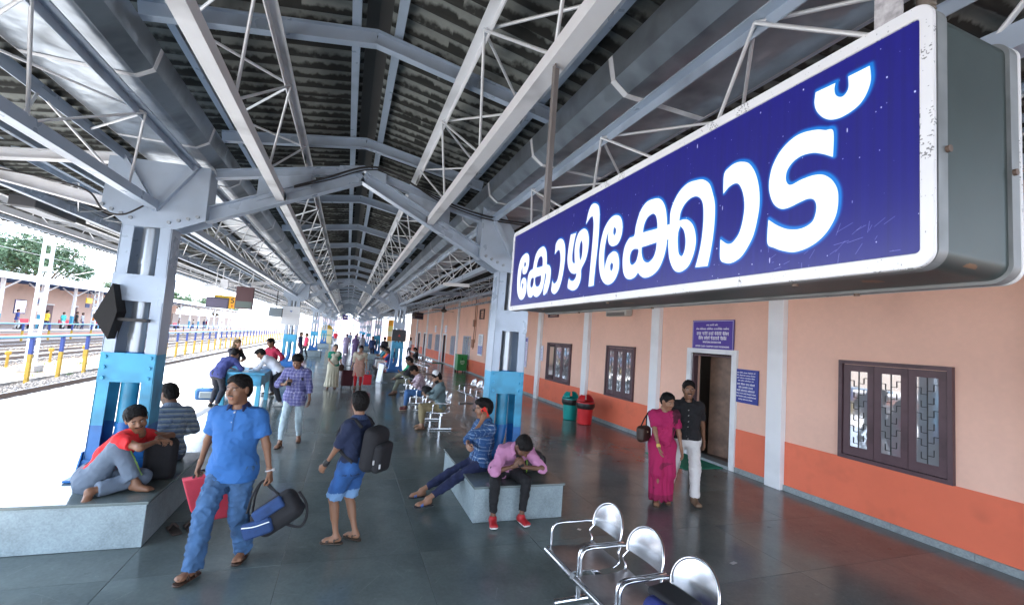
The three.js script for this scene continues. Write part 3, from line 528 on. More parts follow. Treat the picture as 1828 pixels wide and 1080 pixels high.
    for (const [lw, a] of [[16, 0.25], [11, 0.45], [7, 0.85]]) { x.save(); x.translate(2.5, -1.5); x.globalAlpha = a; x.strokeStyle = '#0f74c4'; x.lineWidth = lw; path(); x.stroke(); x.restore(); } x.globalAlpha = 1;
    x.fillStyle = '#ffffff'; path(); x.fill('evenodd');
    // chips and drips of lost paint
    x.fillStyle = '#dfe3f5'; for (let i = 0; i < 420; i++) { const r = 0.5 + R() * R() * 2.6; x.beginPath(); x.ellipse(R() * w, R() * h, r * 0.6, r * (1 + (R() > 0.86 ? R() * 4 : 0)), 0, 0, 7); x.fill(); }
    x.strokeStyle = '#c9cdea'; x.lineWidth = 1; for (let i = 0; i < 26; i++) { const a = 1700 + R() * 300, b = 380 + R() * 70; x.globalAlpha = 0.5; x.beginPath(); x.moveTo(a, b); x.lineTo(a + R() * 30, b - R() * 24); x.stroke(); } x.globalAlpha = 1;
  });
  const sign = thing('hanging_name_sign', 'long dark blue station name sign box with big white Malayalam lettering hanging from the roof', 'sign', [X0, Y0, (Z0 + Z1) / 2]);
  const alu = M(W1, 0.5, { metalness: 0.2, s: 0.5, map: (() => { const f = fbm(6, 6, 501), g = fbm(5, 4, 507), h = vnoise(220, 509); return tex(512, (u, v) => { const k = 0.92 + 0.12 * f(u, v), sp = (g(u, v) > 0.66 && h(u, v) > 0.72) || h(u, v) > 0.965 ? 0.3 : 1; return [0.66 * k * sp, 0.66 * k * sp, 0.67 * k * sp]; }); })() });
  const shell = M(W1, 0.42, { metalness: 0.35, s: 0.8, map: (() => { const f = fbm(5, 6, 511), g = fbm(7, 5, 517); return tex(512, (u, v) => { const k = 0.8 + 0.4 * f(u, v), ru = g(u, v) > 0.76; return ru ? [0.20 * k, 0.12 * k, 0.07 * k] : [0.050 * k, 0.068 * k, 0.066 * k]; }); })() });
  const lipMat = M(W1, 0.5, { map: mottle([0.22, 0.235, 0.24], 0.25, 10, 531, 0.5), metalness: 0.4, s: 0.6 });
  const rr2 = (w, h, r) => { const s = new THREE.Shape(); s.moveTo(-w / 2 + r, -h / 2); s.lineTo(w / 2 - r, -h / 2); s.absarc(w / 2 - r, -h / 2 + r, r, -Math.PI / 2, 0); s.lineTo(w / 2, h / 2 - r); s.absarc(w / 2 - r, h / 2 - r, r, 0, Math.PI / 2); s.lineTo(-w / 2 + r, h / 2); s.absarc(-w / 2 + r, h / 2 - r, r, Math.PI / 2, Math.PI); s.lineTo(-w / 2, -h / 2 + r); s.absarc(-w / 2 + r, -h / 2 + r, r, Math.PI, Math.PI * 1.5); return s; };
  const orient = (g) => clean(g).rotateY(-Math.PI / 2).translate(0, HY / 2, 0);   // shape x -> +z, depth -> -x
  const bodyS = rr2(LZ - 0.008, HY - 0.008, 0.028);
  part('casing', [orient(new THREE.ExtrudeGeometry(bodyS, { depth: TH - 0.02, bevelEnabled: false, curveSegments: 10 })).translate(TH - 0.01, 0, 0)], shell, sign);
  for (const [x, nm] of [[0.004, 'front_trim'], [TH, 'back_trim']]) {
    const s = rr2(LZ, HY, 0.026), hole = rr2(LZ - 0.032, HY - 0.042, 0.008); s.holes.push(new THREE.Path(hole.getPoints(10)));
    const m = part(nm, [orient(new THREE.ExtrudeGeometry(s, { depth: 0.006, bevelEnabled: true, bevelSize: 0.0015, bevelThickness: 0.0015, bevelSegments: 1, curveSegments: 10 })).translate(x, 0, 0)], alu, sign);
    const rim = rr2(LZ + 0.004, HY + 0.004, 0.032), rh = rr2(LZ - 0.012, HY - 0.012, 0.024); rim.holes.push(new THREE.Path(rh.getPoints(10)));
    part('edge_lip', [orient(new THREE.ExtrudeGeometry(rim, { depth: 0.024, bevelEnabled: false, curveSegments: 10 })).translate(x < 0.1 ? 0.032 : TH - 0.012, 0, 0)], lipMat, m);
    for (const [zz, yy] of [[LZ / 2 - 0.25, 0], [LZ / 2 + 0.002, 0.19], [-LZ / 2 + 0.4, 0], [0, 0]]) part('rivet', [zz > LZ / 2 ? new THREE.CylinderGeometry(0.006, 0.006, 0.006, 8).rotateX(Math.PI / 2).translate(x < 0.1 ? 0.030 : TH - 0.03, yy, zz + 0.002) : new THREE.CylinderGeometry(0.006, 0.006, 0.006, 8).translate(x < 0.1 ? 0.030 : TH - 0.03, -0.004, zz)], M([0.12, 0.08, 0.06], 0.6), m);
  }
  const fm = M(W1, 0.28, { map: face }); const fg = new THREE.PlaneGeometry(LZ - 0.024, HY - 0.024).rotateY(-Math.PI / 2).translate(0.0005, HY / 2, 0); fg.userData.uvd = true; { const u = fg.attributes.uv; for (let i = 0; i < u.count; i++) u.setXY(i, 0.5 + (u.getX(i) - 0.5) * (LZ - 0.024) / LZ, 0.5 + (u.getY(i) - 0.5) * (HY - 0.024) / HY); }
  part('lettered_face', fg, fm, sign);
  part('rear_face', [box(0.003, HY - 0.02, LZ - 0.02, TH - 0.002, HY / 2, 0)], M([0.03, 0.03, 0.2], 0.4), sign);
  // hangers and cable conduit
  const gri = M(W1, 0.75, { map: mottle([0.36, 0.35, 0.36], 0.5, 32, 521, 0.6), s: 0.3 });
  const zc = (Z0 + Z1) / 2;
  part('hanger', [box(0.040, 3.80 - Y1 + 0.02, 0.005, TH / 2, (3.80 + Y1) / 2 - Y0, -2.2 - zc), box(0.005, 3.80 - Y1 + 0.02, 0.035, TH / 2 - 0.02, (3.80 + Y1) / 2 - Y0, -2.2 - zc + 0.02)], M([0.16, 0.15, 0.15], 0.6), sign);
  part('hanger', [box(0.045, 3.80 - Y1 + 0.02, 0.006, TH / 2, (3.80 + Y1) / 2 - Y0, -0.56 - zc), box(0.006, 3.80 - Y1 + 0.02, 0.045, TH / 2 - 0.023, (3.80 + Y1) / 2 - Y0, -0.56 - zc + 0.024)], gri, sign);
  const co = []; for (let i = 0; i < 26; i++) co.push(new THREE.TorusGeometry(0.012, 0.0042, 6, 12).rotateX(Math.PI / 2).translate(TH / 2 + 0.028 + 0.01 * Math.sin(i * 0.12), HY + 0.004 + i * 0.0085, -0.52 - zc + 0.012)); co.push(rod([TH / 2 + 0.028, HY, -0.508 - zc], [TH / 2 + 0.032, HY + 0.23, -0.508 - zc], 0.011, 10));
  part('flexible_conduit', co, M([0.13, 0.11, 0.09], 0.6), sign);
}

// ---------------------------------------------------------------- granite plinth benches round the columns
const benchFace = [0, 1, 2].map((k) => M(W1, 0.55, { s: 0.8, map: ((f, g) => tex(256, (u, v) => { const a = 0.80 + 0.38 * f(u, v) + 0.5 * (g(u, v) - 0.5); return [0.245 * a, 0.305 * a, 0.325 * a]; }))(fbm(64, 2, 600 + k), fbm(4, 5, 610 + k)) }));
const benchTop = M(W1, 0.18, { map: graniteMaps[1], roughnessMap: graniteRough, s: 1.1 });
function benchPlinth(sx, z, label) {
  const t = thing('granite_bench', label, 'bench', [sx * 2.255, 0, z], 0, 'granite benches round the column feet');
  part('front_slab', [rbox(1.20, 0.405, 0.03, 0.004, 0, 0.2055, 0.885)], benchFace[0], t);
  part('back_slab', [rbox(1.20, 0.405, 0.03, 0.004, 0, 0.2055, -0.885)], benchFace[0], t);
  for (const s of [-1, 1]) part('side_slab', [rbox(0.03, 0.405, 1.736, 0.004, s * 0.585, 0.2055, 0)], benchFace[s < 0 ? 1 : 2], t);
  part('core', [box(1.13, 0.39, 1.7, 0, 0.2, 0)], concrete, t);
  const sg = rbox(1.24, 0.028, 0.92, 0.006, 0, 0.422, 0);
  part('seat_slab', sg, benchTop, t, [0, 0, 0.461]); part('seat_slab', sg, benchTop, t, [0, 0, -0.461]);
  return t;
}
for (let k = 1; k < 7; k++) for (const s of [-1, 1]) if (!(k === 2 && s < 0)) benchPlinth(s, FZ[k], k === 1 ? (s < 0 ? 'grey granite bench with the barefoot man in red sitting on it' : 'grey granite bench with the man in pink shirt sitting on its front edge') : `${ord[k - 1]} granite bench from the camera on the ${s < 0 ? 'track' : 'building'} side`);
// blue painted plinth round the second track-side column
{
  const t = thing('blue_plinth', 'light blue painted plinth that the group of young people lean over', 'plinth', [-2.42, 0, -14.1]);
  part('top', [rbox(1.05, 0.06, 1.7, 0.01, 0, 0.88, 0)], blueLight, t);
  part('panel', [rbox(0.9, 0.30, 1.5, 0.02, 0, 0.70, 0)], blueLight, t);
  for (const [x, z] of [[-0.4, 0.7], [0.4, 0.7], [-0.4, -0.7], [0.4, -0.7]]) part('leg', [rbox(0.10, 0.56, 0.10, 0.01, x, 0.28, z)], M([0.10, 0.45, 0.62], 0.4), t);
}
benchPlinth(-1, FZ[2], 'granite bench at the column behind the group leaning on the blue plinth');
// ---------------------------------------------------------------- steel three-seat waiting benches
function backGeo() { // bright D-shaped sheet, bowed across, smooth
  if (backGeo.g) return backGeo.g; const NR = 16, NC = 16, P = [], I = [];
  for (let i = 0; i <= NR; i++) { const t = i / NR, a = (1 - t) ** 3, b = 3 * (1 - t) ** 2 * t, c = 3 * (1 - t) * t * t, hx = 0.205 * a + 0.235 * b + 0.14 * c, y = 0.13 * b + 0.245 * c + 0.245 * t ** 3; for (let j = 0; j <= NC; j++) { const x = (j / NC * 2 - 1) * hx; P.push(x, y, 0.66 * x * x + 0.012 * Math.sin(y / 0.245 * Math.PI)); } }
  for (let i = 0; i < NR; i++) for (let j = 0; j < NC; j++) { const a = i * (NC + 1) + j; I.push(a, a + 1, a + NC + 1, a + 1, a + NC + 2, a + NC + 1); }
  const g = new THREE.BufferGeometry(); g.setAttribute('position', new THREE.Float32BufferAttribute(P, 3)); g.setIndex(I); g.computeVertexNormals(); brushed.side = THREE.DoubleSide;
  g.rotateY(-Math.PI / 2).rotateZ(-0.20).translate(0.245, 0.60, 0); return (backGeo.g = g);
}
function seatUnit(name, label, pos, turn, group, n = 3) {
  const t = thing(name, label, 'seats', pos, turn, group);     // built facing local -x, seats along z
  const SP = 0.515, L = n * SP;
  part('beam', [rbox(0.06, 0.05, L - 0.1, 0.008, 0.02, 0.36, 0)], chrome, t);
  for (const s of [-1, 1]) {
    const leg = part('leg', [rbox(0.045, 0.335, 0.045, 0.01, 0.02, 0.19, s * L * 0.40)], chrome, t);
    part('foot', [rod([-0.20, 0.027, s * L * 0.40], [0.29, 0.027, s * L * 0.40], 0.024, 14), rod([-0.215, 0.027, s * L * 0.40], [-0.20, 0.027, s * L * 0.40], 0.027, 14), rod([0.29, 0.027, s * L * 0.40], [0.305, 0.027, s * L * 0.40], 0.027, 14)], chrome, leg);
  }
  for (let i = 0; i < n; i++) {
    const z = (i - (n - 1) / 2) * SP;
    // seat pan: slightly dished sheet with rolled front edge
    const w = 0.44, N = 10, P = [], I = [], prof = [[-0.235, 0.385], [-0.262, 0.395], [-0.272, 0.415], [-0.262, 0.437], [-0.235, 0.445], [-0.12, 0.432], [0.02, 0.418], [0.14, 0.424], [0.20, 0.44], [0.215, 0.455]];
    prof.forEach(([x, y], j) => { for (let q = 0; q <= N; q++) { const zz = (q / N - 0.5) * w; P.push(x, y + 0.010 * Math.pow(Math.abs(q / N - 0.5) * 2, 3) * (j > 4 ? 1 : 0), zz); } });
    for (let j = 0; j < prof.length - 1; j++) for (let q = 0; q < N; q++) { const a = j * (N + 1) + q; I.push(a, a + N + 1, a + 1, a + 1, a + N + 1, a + N + 2); }
    const g = new THREE.BufferGeometry(); g.setAttribute('position', new THREE.Float32BufferAttribute(P, 3)); g.setIndex(I); g.computeVertexNormals(); projUV(g, 0.6); g.userData.uvd = true;
    const ms = seatSteel; ms.side = THREE.DoubleSide; const st = part('seat', g, ms, t, [0, 0, z]);
    part('front_roll', [rod([-0.248, 0.416, -0.228], [-0.248, 0.416, 0.228], 0.027, 16)], chrome, st);
    part('pan_brace', [box(0.34, 0.012, 0.04, -0.02, 0.395, -0.12), box(0.34, 0.012, 0.04, -0.02, 0.395, 0.12)], brushed, st);
    // back: D-shaped bright sheet in a bent tube
    const sh = new THREE.Shape(); sh.moveTo(-0.205, 0); sh.lineTo(0.205, 0); sh.bezierCurveTo(0.235, 0.13, 0.14, 0.245, 0, 0.245); sh.bezierCurveTo(-0.14, 0.245, -0.235, 0.13, -0.205, 0);
    const bg = backGeo(); 
    const bk = part('backrest', bg, brushed, t, [0, 0, z]);
    const pts = sh.getPoints(14).slice(1).map((p) => V(-0.02 - 0.002 - 0.66 * p.x * p.x, p.y, p.x).applyAxisAngle(V(0, 0, 1), -0.20).add(V(0.257, 0.60, 0)));
    part('back_tube', [new THREE.TubeGeometry(new THREE.CatmullRomCurve3(pts), 40, 0.0095, 8), tube([[0.225, 0.60, -0.207], [0.19, 0.54, -0.225], [0.215, 0.47, -0.22], [0.17, 0.41, -0.19]], 0.0095, 8, 14), tube([[0.225, 0.60, 0.207], [0.19, 0.54, 0.225], [0.215, 0.47, 0.22], [0.17, 0.41, 0.19]], 0.0095, 8, 14)], chrome, bk);
    for (const s of [-1, 1]) part('armrest', [tube([[-0.20, 0.40, s * 0.238], [-0.20, 0.50, s * 0.238], [-0.195, 0.585, s * 0.238], [-0.17, 0.622, s * 0.238], [-0.13, 0.632, s * 0.238], [0.02, 0.632, s * 0.238], [0.14, 0.632, s * 0.238], [0.225, 0.63, s * 0.232]], 0.0125, 10, 40)], chrome, t, [0, 0, z]);
  }
  return t;
}
seatUnit('waiting_seats', 'chrome three-seat bench in the bottom foreground with a navy bag on it', [2.13, 0, -3.02], 0.03, 'steel waiting seats');
seatUnit('waiting_seats', 'steel three-seat bench where the man in white cap sits', [2.26, 0, -11.35], 0.0, 'steel waiting seats');
seatUnit('waiting_seats', 'steel three-seat bench where the man in checked shirt and jeans sits', [2.25, 0, -13.9], 0.0, 'steel waiting seats');
seatUnit('waiting_seats', 'empty steel three-seat bench left of the nearest building-side column', [4.05, 0, -14.3], 0.12, 'steel waiting seats');
seatUnit('waiting_seats', 'steel three-seat bench where the cross-legged person sits', [2.30, 0, -16.9], 0.0, 'steel waiting seats');
seatUnit('waiting_seats', 'farther of two empty steel benches right of the second blue column', [4.15, 0, -28.6], 0.1, 'steel waiting seats');
seatUnit('waiting_seats', 'nearer of two empty steel benches right of the second blue column', [4.35, 0, -26.0], 0.1, 'steel waiting seats');
// ---------------------------------------------------------------- litter bins
function litterBin(x, z, col, label) {
  const t = thing('litter_bin', label, 'bin', [x, 0, z], 0, 'plastic litter bins'), m = M(col, 0.35), m2 = M(col.map((c) => c * 0.9), 0.35);
  part('body', [new THREE.LatheGeometry([[0.001, 0.0], [0.19, 0.0], [0.20, 0.02], [0.235, 0.60], [0.225, 0.60], [0.001, 0.59]].map((p) => new THREE.Vector2(...p)), 28)], m, t);
  const lid = part('lid', [new THREE.LatheGeometry([[0.262, 0.59], [0.265, 0.62], [0.25, 0.66], [0.245, 0.60]].map((p) => new THREE.Vector2(...p)), 28)], m2, t);
  // two swing wings rising front and back over the opening
  for (const s of [-1, 1]) { const g = new THREE.SphereGeometry(0.25, 16, 10, s > 0 ? -0.95 : Math.PI - 0.95, 1.9, 0.55, 1.0); part('hood', [g.scale(1, 1.05, 1).translate(0, 0.60, 0)], Object.assign(m2.clone(), { side: THREE.DoubleSide, userData: { s: 1 } }), lid); }
  part('liner', [new THREE.LatheGeometry([[0.24, 0.44], [0.272, 0.50], [0.268, 0.60]].map((p) => new THREE.Vector2(...p)), 24)], Object.assign(M([0.02, 0.02, 0.02], 0.35), { side: THREE.DoubleSide }), t);
}
litterBin(6.55, -12.25, [0.0, 0.30, 0.27], 'teal plastic litter bin with black liner beside the red bin');
litterBin(6.66, -11.55, [0.62, 0.02, 0.025], 'red plastic litter bin with black liner beside the teal bin');
{
  const t = thing('wheeled_bin', 'tall green recycling bin with white printed lettering against the far wall', 'bin', [6.95, 0, -27.9]);
  const gm = M([0.01, 0.24, 0.05], 0.4);
  part('body', [rbox(0.62, 0.92, 0.72, 0.03, 0, 0.56, 0)], gm, t); part('lid', [rbox(0.66, 0.08, 0.76, 0.02, 0, 1.06, 0)], gm, t);
  for (const s of [-1, 1]) for (const q of [-1, 1]) part('caster', [new THREE.CylinderGeometry(0.05, 0.05, 0.04, 12).rotateX(Math.PI / 2).translate(s * 0.24, 0.05, q * 0.28)], rubber, t);
  const mk = canvasTex(256, 320, (x, w, h) => { x.fillStyle = '#13823a'; x.fillRect(0, 0, w, h); x.fillStyle = '#0c0c0c'; x.beginPath(); x.arc(128, 60, 26, 0, 7); x.fill(); x.fillStyle = '#e8f2e8'; x.textAlign = 'center'; x.font = 'bold 40px sans-serif'; x.fillText('PLASTIC', 128, 150); x.fillText('BOTTLES', 128, 200); x.fillText('ONLY', 128, 250); });
  const g = new THREE.PlaneGeometry(0.46, 0.58).translate(0, 0.66, 0.364); g.userData.uvd = true; part('print', g, M(W1, 0.4, { map: mk }), t);
}
// ---------------------------------------------------------------- bags
function softBag(name, label, cat, geo, mat, extra, pos, turn = 0) { const t = thing(name, label, cat, pos, turn); part('body', geo, mat, t); for (const [n, g, m] of extra) part(n, g, m, t); return t; }
function lump(g, amp, f, sd = 0) { const q = mergeVertices((() => { const c = clean(g); c.deleteAttribute('normal'); c.deleteAttribute('uv'); return c; })(), 1e-4), p = q.attributes.position; for (let i = 0; i < p.count; i++) { const x = p.getX(i), y = p.getY(i), z = p.getZ(i); p.setXYZ(i, x + amp * perlin.noise(x * f + sd, y * f, z * f), y + amp * perlin.noise(x * f, y * f + 9 + sd, z * f), z + amp * perlin.noise(x * f, y * f, z * f + 5 + sd)); } q.computeVertexNormals(); return q.toNonIndexed(); }
function lumpBox(w, h, d, r, amp, f, sd) { const g = new RoundedBoxGeometry(w, h, d, 6, r); return lump(g, amp, f, sd); }
const cloth = (c, r = 0.85) => M(W1, r, { map: mottle(c, 0.12, 32, 700 + Math.round(c[0] * 999 + c[2] * 333), 0.25, 128), s: 0.4 });
const bagBlack = cloth([0.014, 0.014, 0.017]), bagBlue = cloth([0.018, 0.050, 0.15]), bagNavy = cloth([0.02, 0.03, 0.16]);

// ---------------------------------------------------------------- fittings hung under the canopy
{
  const s = thing('platform_number_sign', 'yellow platform sign with a black 5 hanging over the platform edge', 'sign', [-3.02, 2.57, -15.5]);
  const y = M([0.72, 0.46, 0.01], 0.5);
  part('panel', [box(0.10, 0.36, 0.24, -0.26, 0.17, 0)], y, s); part('rail', [box(0.66, 0.10, 0.12, -0.42, 0.31, 0)], y, s);
  const five = canvasTex(128, 200, (x, w, h) => { x.fillStyle = '#d99c0c'; x.fillRect(0, 0, w, h); x.fillStyle = '#161616'; x.font = 'bold 130px sans-serif'; x.textAlign = 'center'; x.fillText('5', 64, 112); x.fillStyle = '#b5560a'; x.fillRect(50, 140, 28, 44); });
  const g = new THREE.PlaneGeometry(0.17, 0.34).translate(-0.26, 0.17, 0.13); g.userData.uvd = true;
  part('face', [box(0.18, 0.36, 0.01, -0.26, 0.17, 0.121)], y, s); part('figure', g, M(W1, 0.5, { map: five }), s);
  part('hanger', [rod([-0.60, 0.36, 0], [-0.60, 1.2, 0], 0.015, 8), box(0.20, 0.26, 0.08, -0.55, 0.72, 0)], steelWhite, s);
  const d = thing('train_display', 'dark wide train display board hanging left of the yellow 5 sign', 'display', [-3.66, 2.55, -15.42]);
  part('casing', [rbox(0.58, 0.31, 0.12, 0.01, 0, 0.15, 0)], M([0.03, 0.025, 0.05], 0.4), d); part('screen', [box(0.53, 0.24, 0.006, 0, 0.15, 0.063)], M([0.05, 0.035, 0.08], 0.25), d); part('hanger', [rod([-0.1, 0.3, 0], [-0.1, 1.2, 0], 0.012, 8)], steelWhite, d);
  const e = thing('coach_display', 'tall maroon and grey display board hanging right of the yellow 5 sign', 'display', [-2.97, 2.57, -15.25]);
  part('casing', [rbox(0.46, 0.66, 0.14, 0.01, 0.02, 0.33, 0)], M([0.075, 0.03, 0.035], 0.5), e); part('lower_panel', [box(0.42, 0.19, 0.006, 0.02, 0.13, 0.073)], M([0.10, 0.13, 0.12], 0.5), e); part('hanger', [rod([-0.18, 0.66, 0], [-0.18, 1.15, 0], 0.015, 8), rod([0.18, 0.66, 0], [0.18, 1.1, 0], 0.015, 8)], steelWhite, e);
  const tv = thing('hanging_monitor', 'grey television monitor hanging beside the second track-side column', 'monitor', [-2.80, 2.46, -20.5], 0);
  part('casing', [rbox(0.50, 0.38, 0.10, 0.012, 0, 0.2, 0)], M([0.05, 0.055, 0.06], 0.4), tv); part('screen', [box(0.45, 0.32, 0.005, 0, 0.2, 0.053)], M([0.16, 0.20, 0.23], 0.12), tv); part('bracket', [rod([0, 0.38, 0], [0, 1.1, 0], 0.018, 8)], rubber, tv);
  const pn = thing('white_cabinet', 'white sheet metal cabinet with a small emblem on the second track-side column', 'cabinet', [-2.29, 2.17, -21.05]);
  part('casing', [rbox(0.72, 0.80, 0.14, 0.01, 0, 0.4, 0)], M([0.60, 0.63, 0.67], 0.45), pn); part('seam', [box(0.68, 0.006, 0.004, 0, 0.38, 0.071), box(0.68, 0.006, 0.004, 0, 0.46, 0.071)], M([0.3, 0.33, 0.36], 0.5), pn);
  part('emblem', [plate([[-0.06, 0.62], [0.06, 0.62], [0, 0.54]], 0.004, 0.072)], M([0.10, 0.18, 0.42], 0.5), pn);
  const rc = thing('black_cabinet', 'black electrical cabinet on the second building-side column', 'cabinet', [2.24, 1.80, -21.0]);
  part('casing', [rbox(0.62, 0.52, 0.22, 0.012, 0, 0.27, 0)], M([0.035, 0.037, 0.045], 0.45), rc); part('warning_mark', [plate([[-0.06, 0.22], [0.06, 0.22], [0, 0.33]], 0.004, 0.113)], M([0.5, 0.06, 0.05], 0.5), rc); part('glands', [0, 1, 2].map((i) => rod([-0.15 + i * 0.15, -0.06, 0.05], [-0.15 + i * 0.15, 0.02, 0.05], 0.02, 8)), rubber, rc);
  const fb = thing('far_hanging_sign', 'small purple square sign hanging far down the middle of the canopy', 'sign', [-0.36, 3.2, -60]);
  part('board', [rbox(0.62, 0.62, 0.08, 0.01, 0, 0.31, 0)], M([0.06, 0.035, 0.25], 0.5), fb); part('mark', [box(0.3, 0.18, 0.004, 0, 0.32, 0.042)], whitePaint, fb); part('hanger', [rod([0, 0.62, 0], [0, 1.15, 0], 0.015, 6)], steel, fb);
  // black faceted loudspeaker hood strapped to the nearest track-side column
  const tr = thing('loudspeaker_hood', 'black kite-shaped hood strapped to the downpipe of the nearest track-side column', 'loudspeaker', [-2.44, 1.94, -6.12]);
  const hood = plate([[0.05, 0.0], [-0.10, 0.23], [0.03, 0.60], [0.10, 0.30]], 0.22, 0.02);
  part('hood', [hood], M([0.004, 0.004, 0.005], 0.7), tr); part('strap', [box(0.30, 0.035, 0.20, 0.20, 0.22, -0.03)], black, tr);
  // cables looping between gussets
  const cb = thing('sagging_cable', 'black cable looping from the head of the nearest track-side column', 'cable', [0, 0, -6.1]);
  part('cable', [tube([[-3.6, 3.62, 0.0], [-3.1, 3.58, 0.05], [-2.75, 3.50, 0.06], [-2.60, 3.32, 0.07], [-2.44, 3.30, 0.07], [-2.22, 3.46, 0.07]], 0.010, 6, 40)], black, cb);
  const cc = thing('sagging_cable', 'black cable bundle draped along the frame beside the nearest columns', 'cable', [0, 0, -6.16]);
  part('cable', [tube([[-0.8, 3.97, 0.0], [-0.45, 4.14, 0.02], [0.0, 4.37, 0.03], [0.25, 4.40, 0.03], [0.9, 4.17, 0.03], [1.5, 4.02, 0.05], [2.2, 3.98, 0.06], [3.2, 4.12, 0.04]], 0.013, 6, 60), tube([[-0.8, 3.95, 0.02], [-0.4, 4.12, 0.04], [0.05, 4.34, 0.05], [0.4, 4.36, 0.05], [1.0, 4.10, 0.05], [1.7, 3.95, 0.07], [2.4, 3.95, 0.08]], 0.009, 6, 60)], black, cc);
}
function tubeLight(x, y, z, len, turn, label, group) { const t = thing('tube_light', label, 'light', [x, y, z], turn, group); part('batten', [rbox(0.06, 0.045, len, 0.006, 0, 0, 0)], M([0.66, 0.68, 0.70], 0.4), t); part('tube', [rod([0, -0.038, -len / 2 + 0.04], [0, -0.038, len / 2 - 0.04], 0.014, 10)], M([0.80, 0.82, 0.84], 0.3), t); part('end_cap', [box(0.05, 0.05, 0.03, 0, -0.025, len / 2 - 0.02), box(0.05, 0.05, 0.03, 0, -0.025, -len / 2 + 0.02)], whitePaint, t); return t; }
tubeLight(-4.28, 3.72, -10.1, 1.22, 0, 'unlit white tube light under the track-side wing beside the nearest column', 'unlit tube lights');
tubeLight(2.2, 3.40, -9.85, 0.6, 1.1, 'short white tube lamp fixed across the truss left of the nearest building-side column', 'unlit tube lights');
for (let i = 0; i < 3; i++) tubeLight(4.9, 3.86, -19.9 - i * 9, 1.22, 0, `unlit tube light under the building-side truss, ${ord[i]} from the camera`, 'unlit tube lights');
{
  const f = thing('floodlight', 'dark rectangular floodlight under the track-side wing at the left edge', 'light', [-4.3, 3.64, -8.4]);
  part('housing', [rbox(0.30, 0.16, 0.98, 0.02, 0, 0, 0)], M([0.05, 0.055, 0.065], 0.5), f); part('reflector', [rbox(0.24, 0.012, 0.86, 0.004, 0, -0.084, 0)], galv, f); part('bracket', [box(0.03, 0.14, 0.04, 0, 0.13, 0.3), box(0.03, 0.14, 0.04, 0, 0.13, -0.3)], steel, f);
}
function fan(x, y, z, turn, label) {
  const t = thing('ceiling_fan', label, 'fan', [x, y, z], turn, 'ceiling fans under the building-side wing'), m = M([0.06, 0.045, 0.035], 0.45);
  part('rod', [rod([0, 0.1, 0], [0, 0.85, 0], 0.014, 8)], m, t); part('canopy_cup', [new THREE.CylinderGeometry(0.03, 0.07, 0.12, 14).translate(0, 0.16, 0)], m, t);
  part('motor', [new THREE.LatheGeometry([[0.001, -0.10], [0.10, -0.09], [0.17, -0.03], [0.17, 0.03], [0.10, 0.09], [0.001, 0.10]].map((p) => new THREE.Vector2(...p)), 20)], m, t);
  for (let i = 0; i < 3; i++) { const b = part('blade', [box(0.55, 0.008, 0.13, 0.44, 0, 0, 0.2), box(0.12, 0.012, 0.05, 0.18, 0, 0)], m, t); b.rotation.y = i * 2.0944; }
}
fan(5.0, 3.60, -25.0, 0.5, 'brown ceiling fan nearest the camera in front of the far wall');
fan(5.0, 3.66, -36.5, 0.2, 'brown ceiling fan farther along in front of the far wall');
fan(5.0, 3.66, -46, 0.9, 'farthest brown ceiling fan down the platform');
{ const t = thing('hanging_monitor', 'dark television monitor hanging near the far wall beyond the fans', 'monitor', [5.3, 3.35, -36.9], 0.5); part('casing', [rbox(0.9, 0.55, 0.3, 0.02, 0, 0.28, 0)], M([0.12, 0.12, 0.15], 0.5), t); part('screen', [box(0.8, 0.46, 0.006, 0, 0.28, 0.153)], M([0.04, 0.04, 0.06], 0.15), t); part('bracket', [rod([0, 0.55, 0], [0, 1.1, 0], 0.02, 8)], rubber, t); }

// ---------------------------------------------------------------- fence between the tracks
const fenceBlue = M([0.010, 0.030, 0.15], 0.5), fenceYellow = M(W1, 0.6, { map: mottle([0.32, 0.19, 0.012], 0.2, 8, 801, 0.6), s: 0.7 }), railCyan = M([0.09, 0.26, 0.38], 0.4);
function fence(x, z0, n, step, h, label, y0 = -0.8) {
  const t = thing('track_fence', label, 'fence', [x, y0, z0]);
  const up = rbox(0.12, h * 0.37, 0.12, 0.008, 0, h * 0.815, 0, 1), lo = rbox(0.12, h * 0.63, 0.12, 0.008, 0, h * 0.315, 0, 1);
  for (let i = 0; i < n; i++) { const p = part('post', lo, fenceYellow, t, [0, 0, -i * step]); part('post_top', up, fenceBlue, p); }
  part('top_rail', [rod([0, h + 0.02, 2], [0, h + 0.02, -n * step], 0.055, 10)], railCyan, t);
  return t;
}
fence(-11.4, -16.8, 52, 2.0, 1.78, 'blue and yellow post fence with a pale blue top rail between the tracks');
fence(-24.2, -30, 26, 3.4, 1.45, 'far blue and yellow post fence below the opposite platform', -0.8);
// point levers between the tracks
for (let i = 0; i < 4; i++) { const t = thing('yellow_track_marker', `small yellow marker post beyond the fence, ${ord[i]} from the left`, 'marker', [-14.9, -0.8, -28.2 - i * 3.3], 0.3, 'yellow marker posts between the tracks'); part('post', [rbox(0.10, 0.62, 0.10, 0.02, 0, 0.31, 0)], fenceYellow, t); part('head', [rbox(0.22, 0.20, 0.12, 0.05, 0, 0.68, 0)], fenceYellow, t); }
// low kerb between the ballast and the earth
part('low_kerb', [box(0.16, 0.14, 100, -11.75, -0.78, -66)], concrete); tag(scene.children.at(-1), 'low concrete kerb along the foot of the track fence', null, null, 'structure');
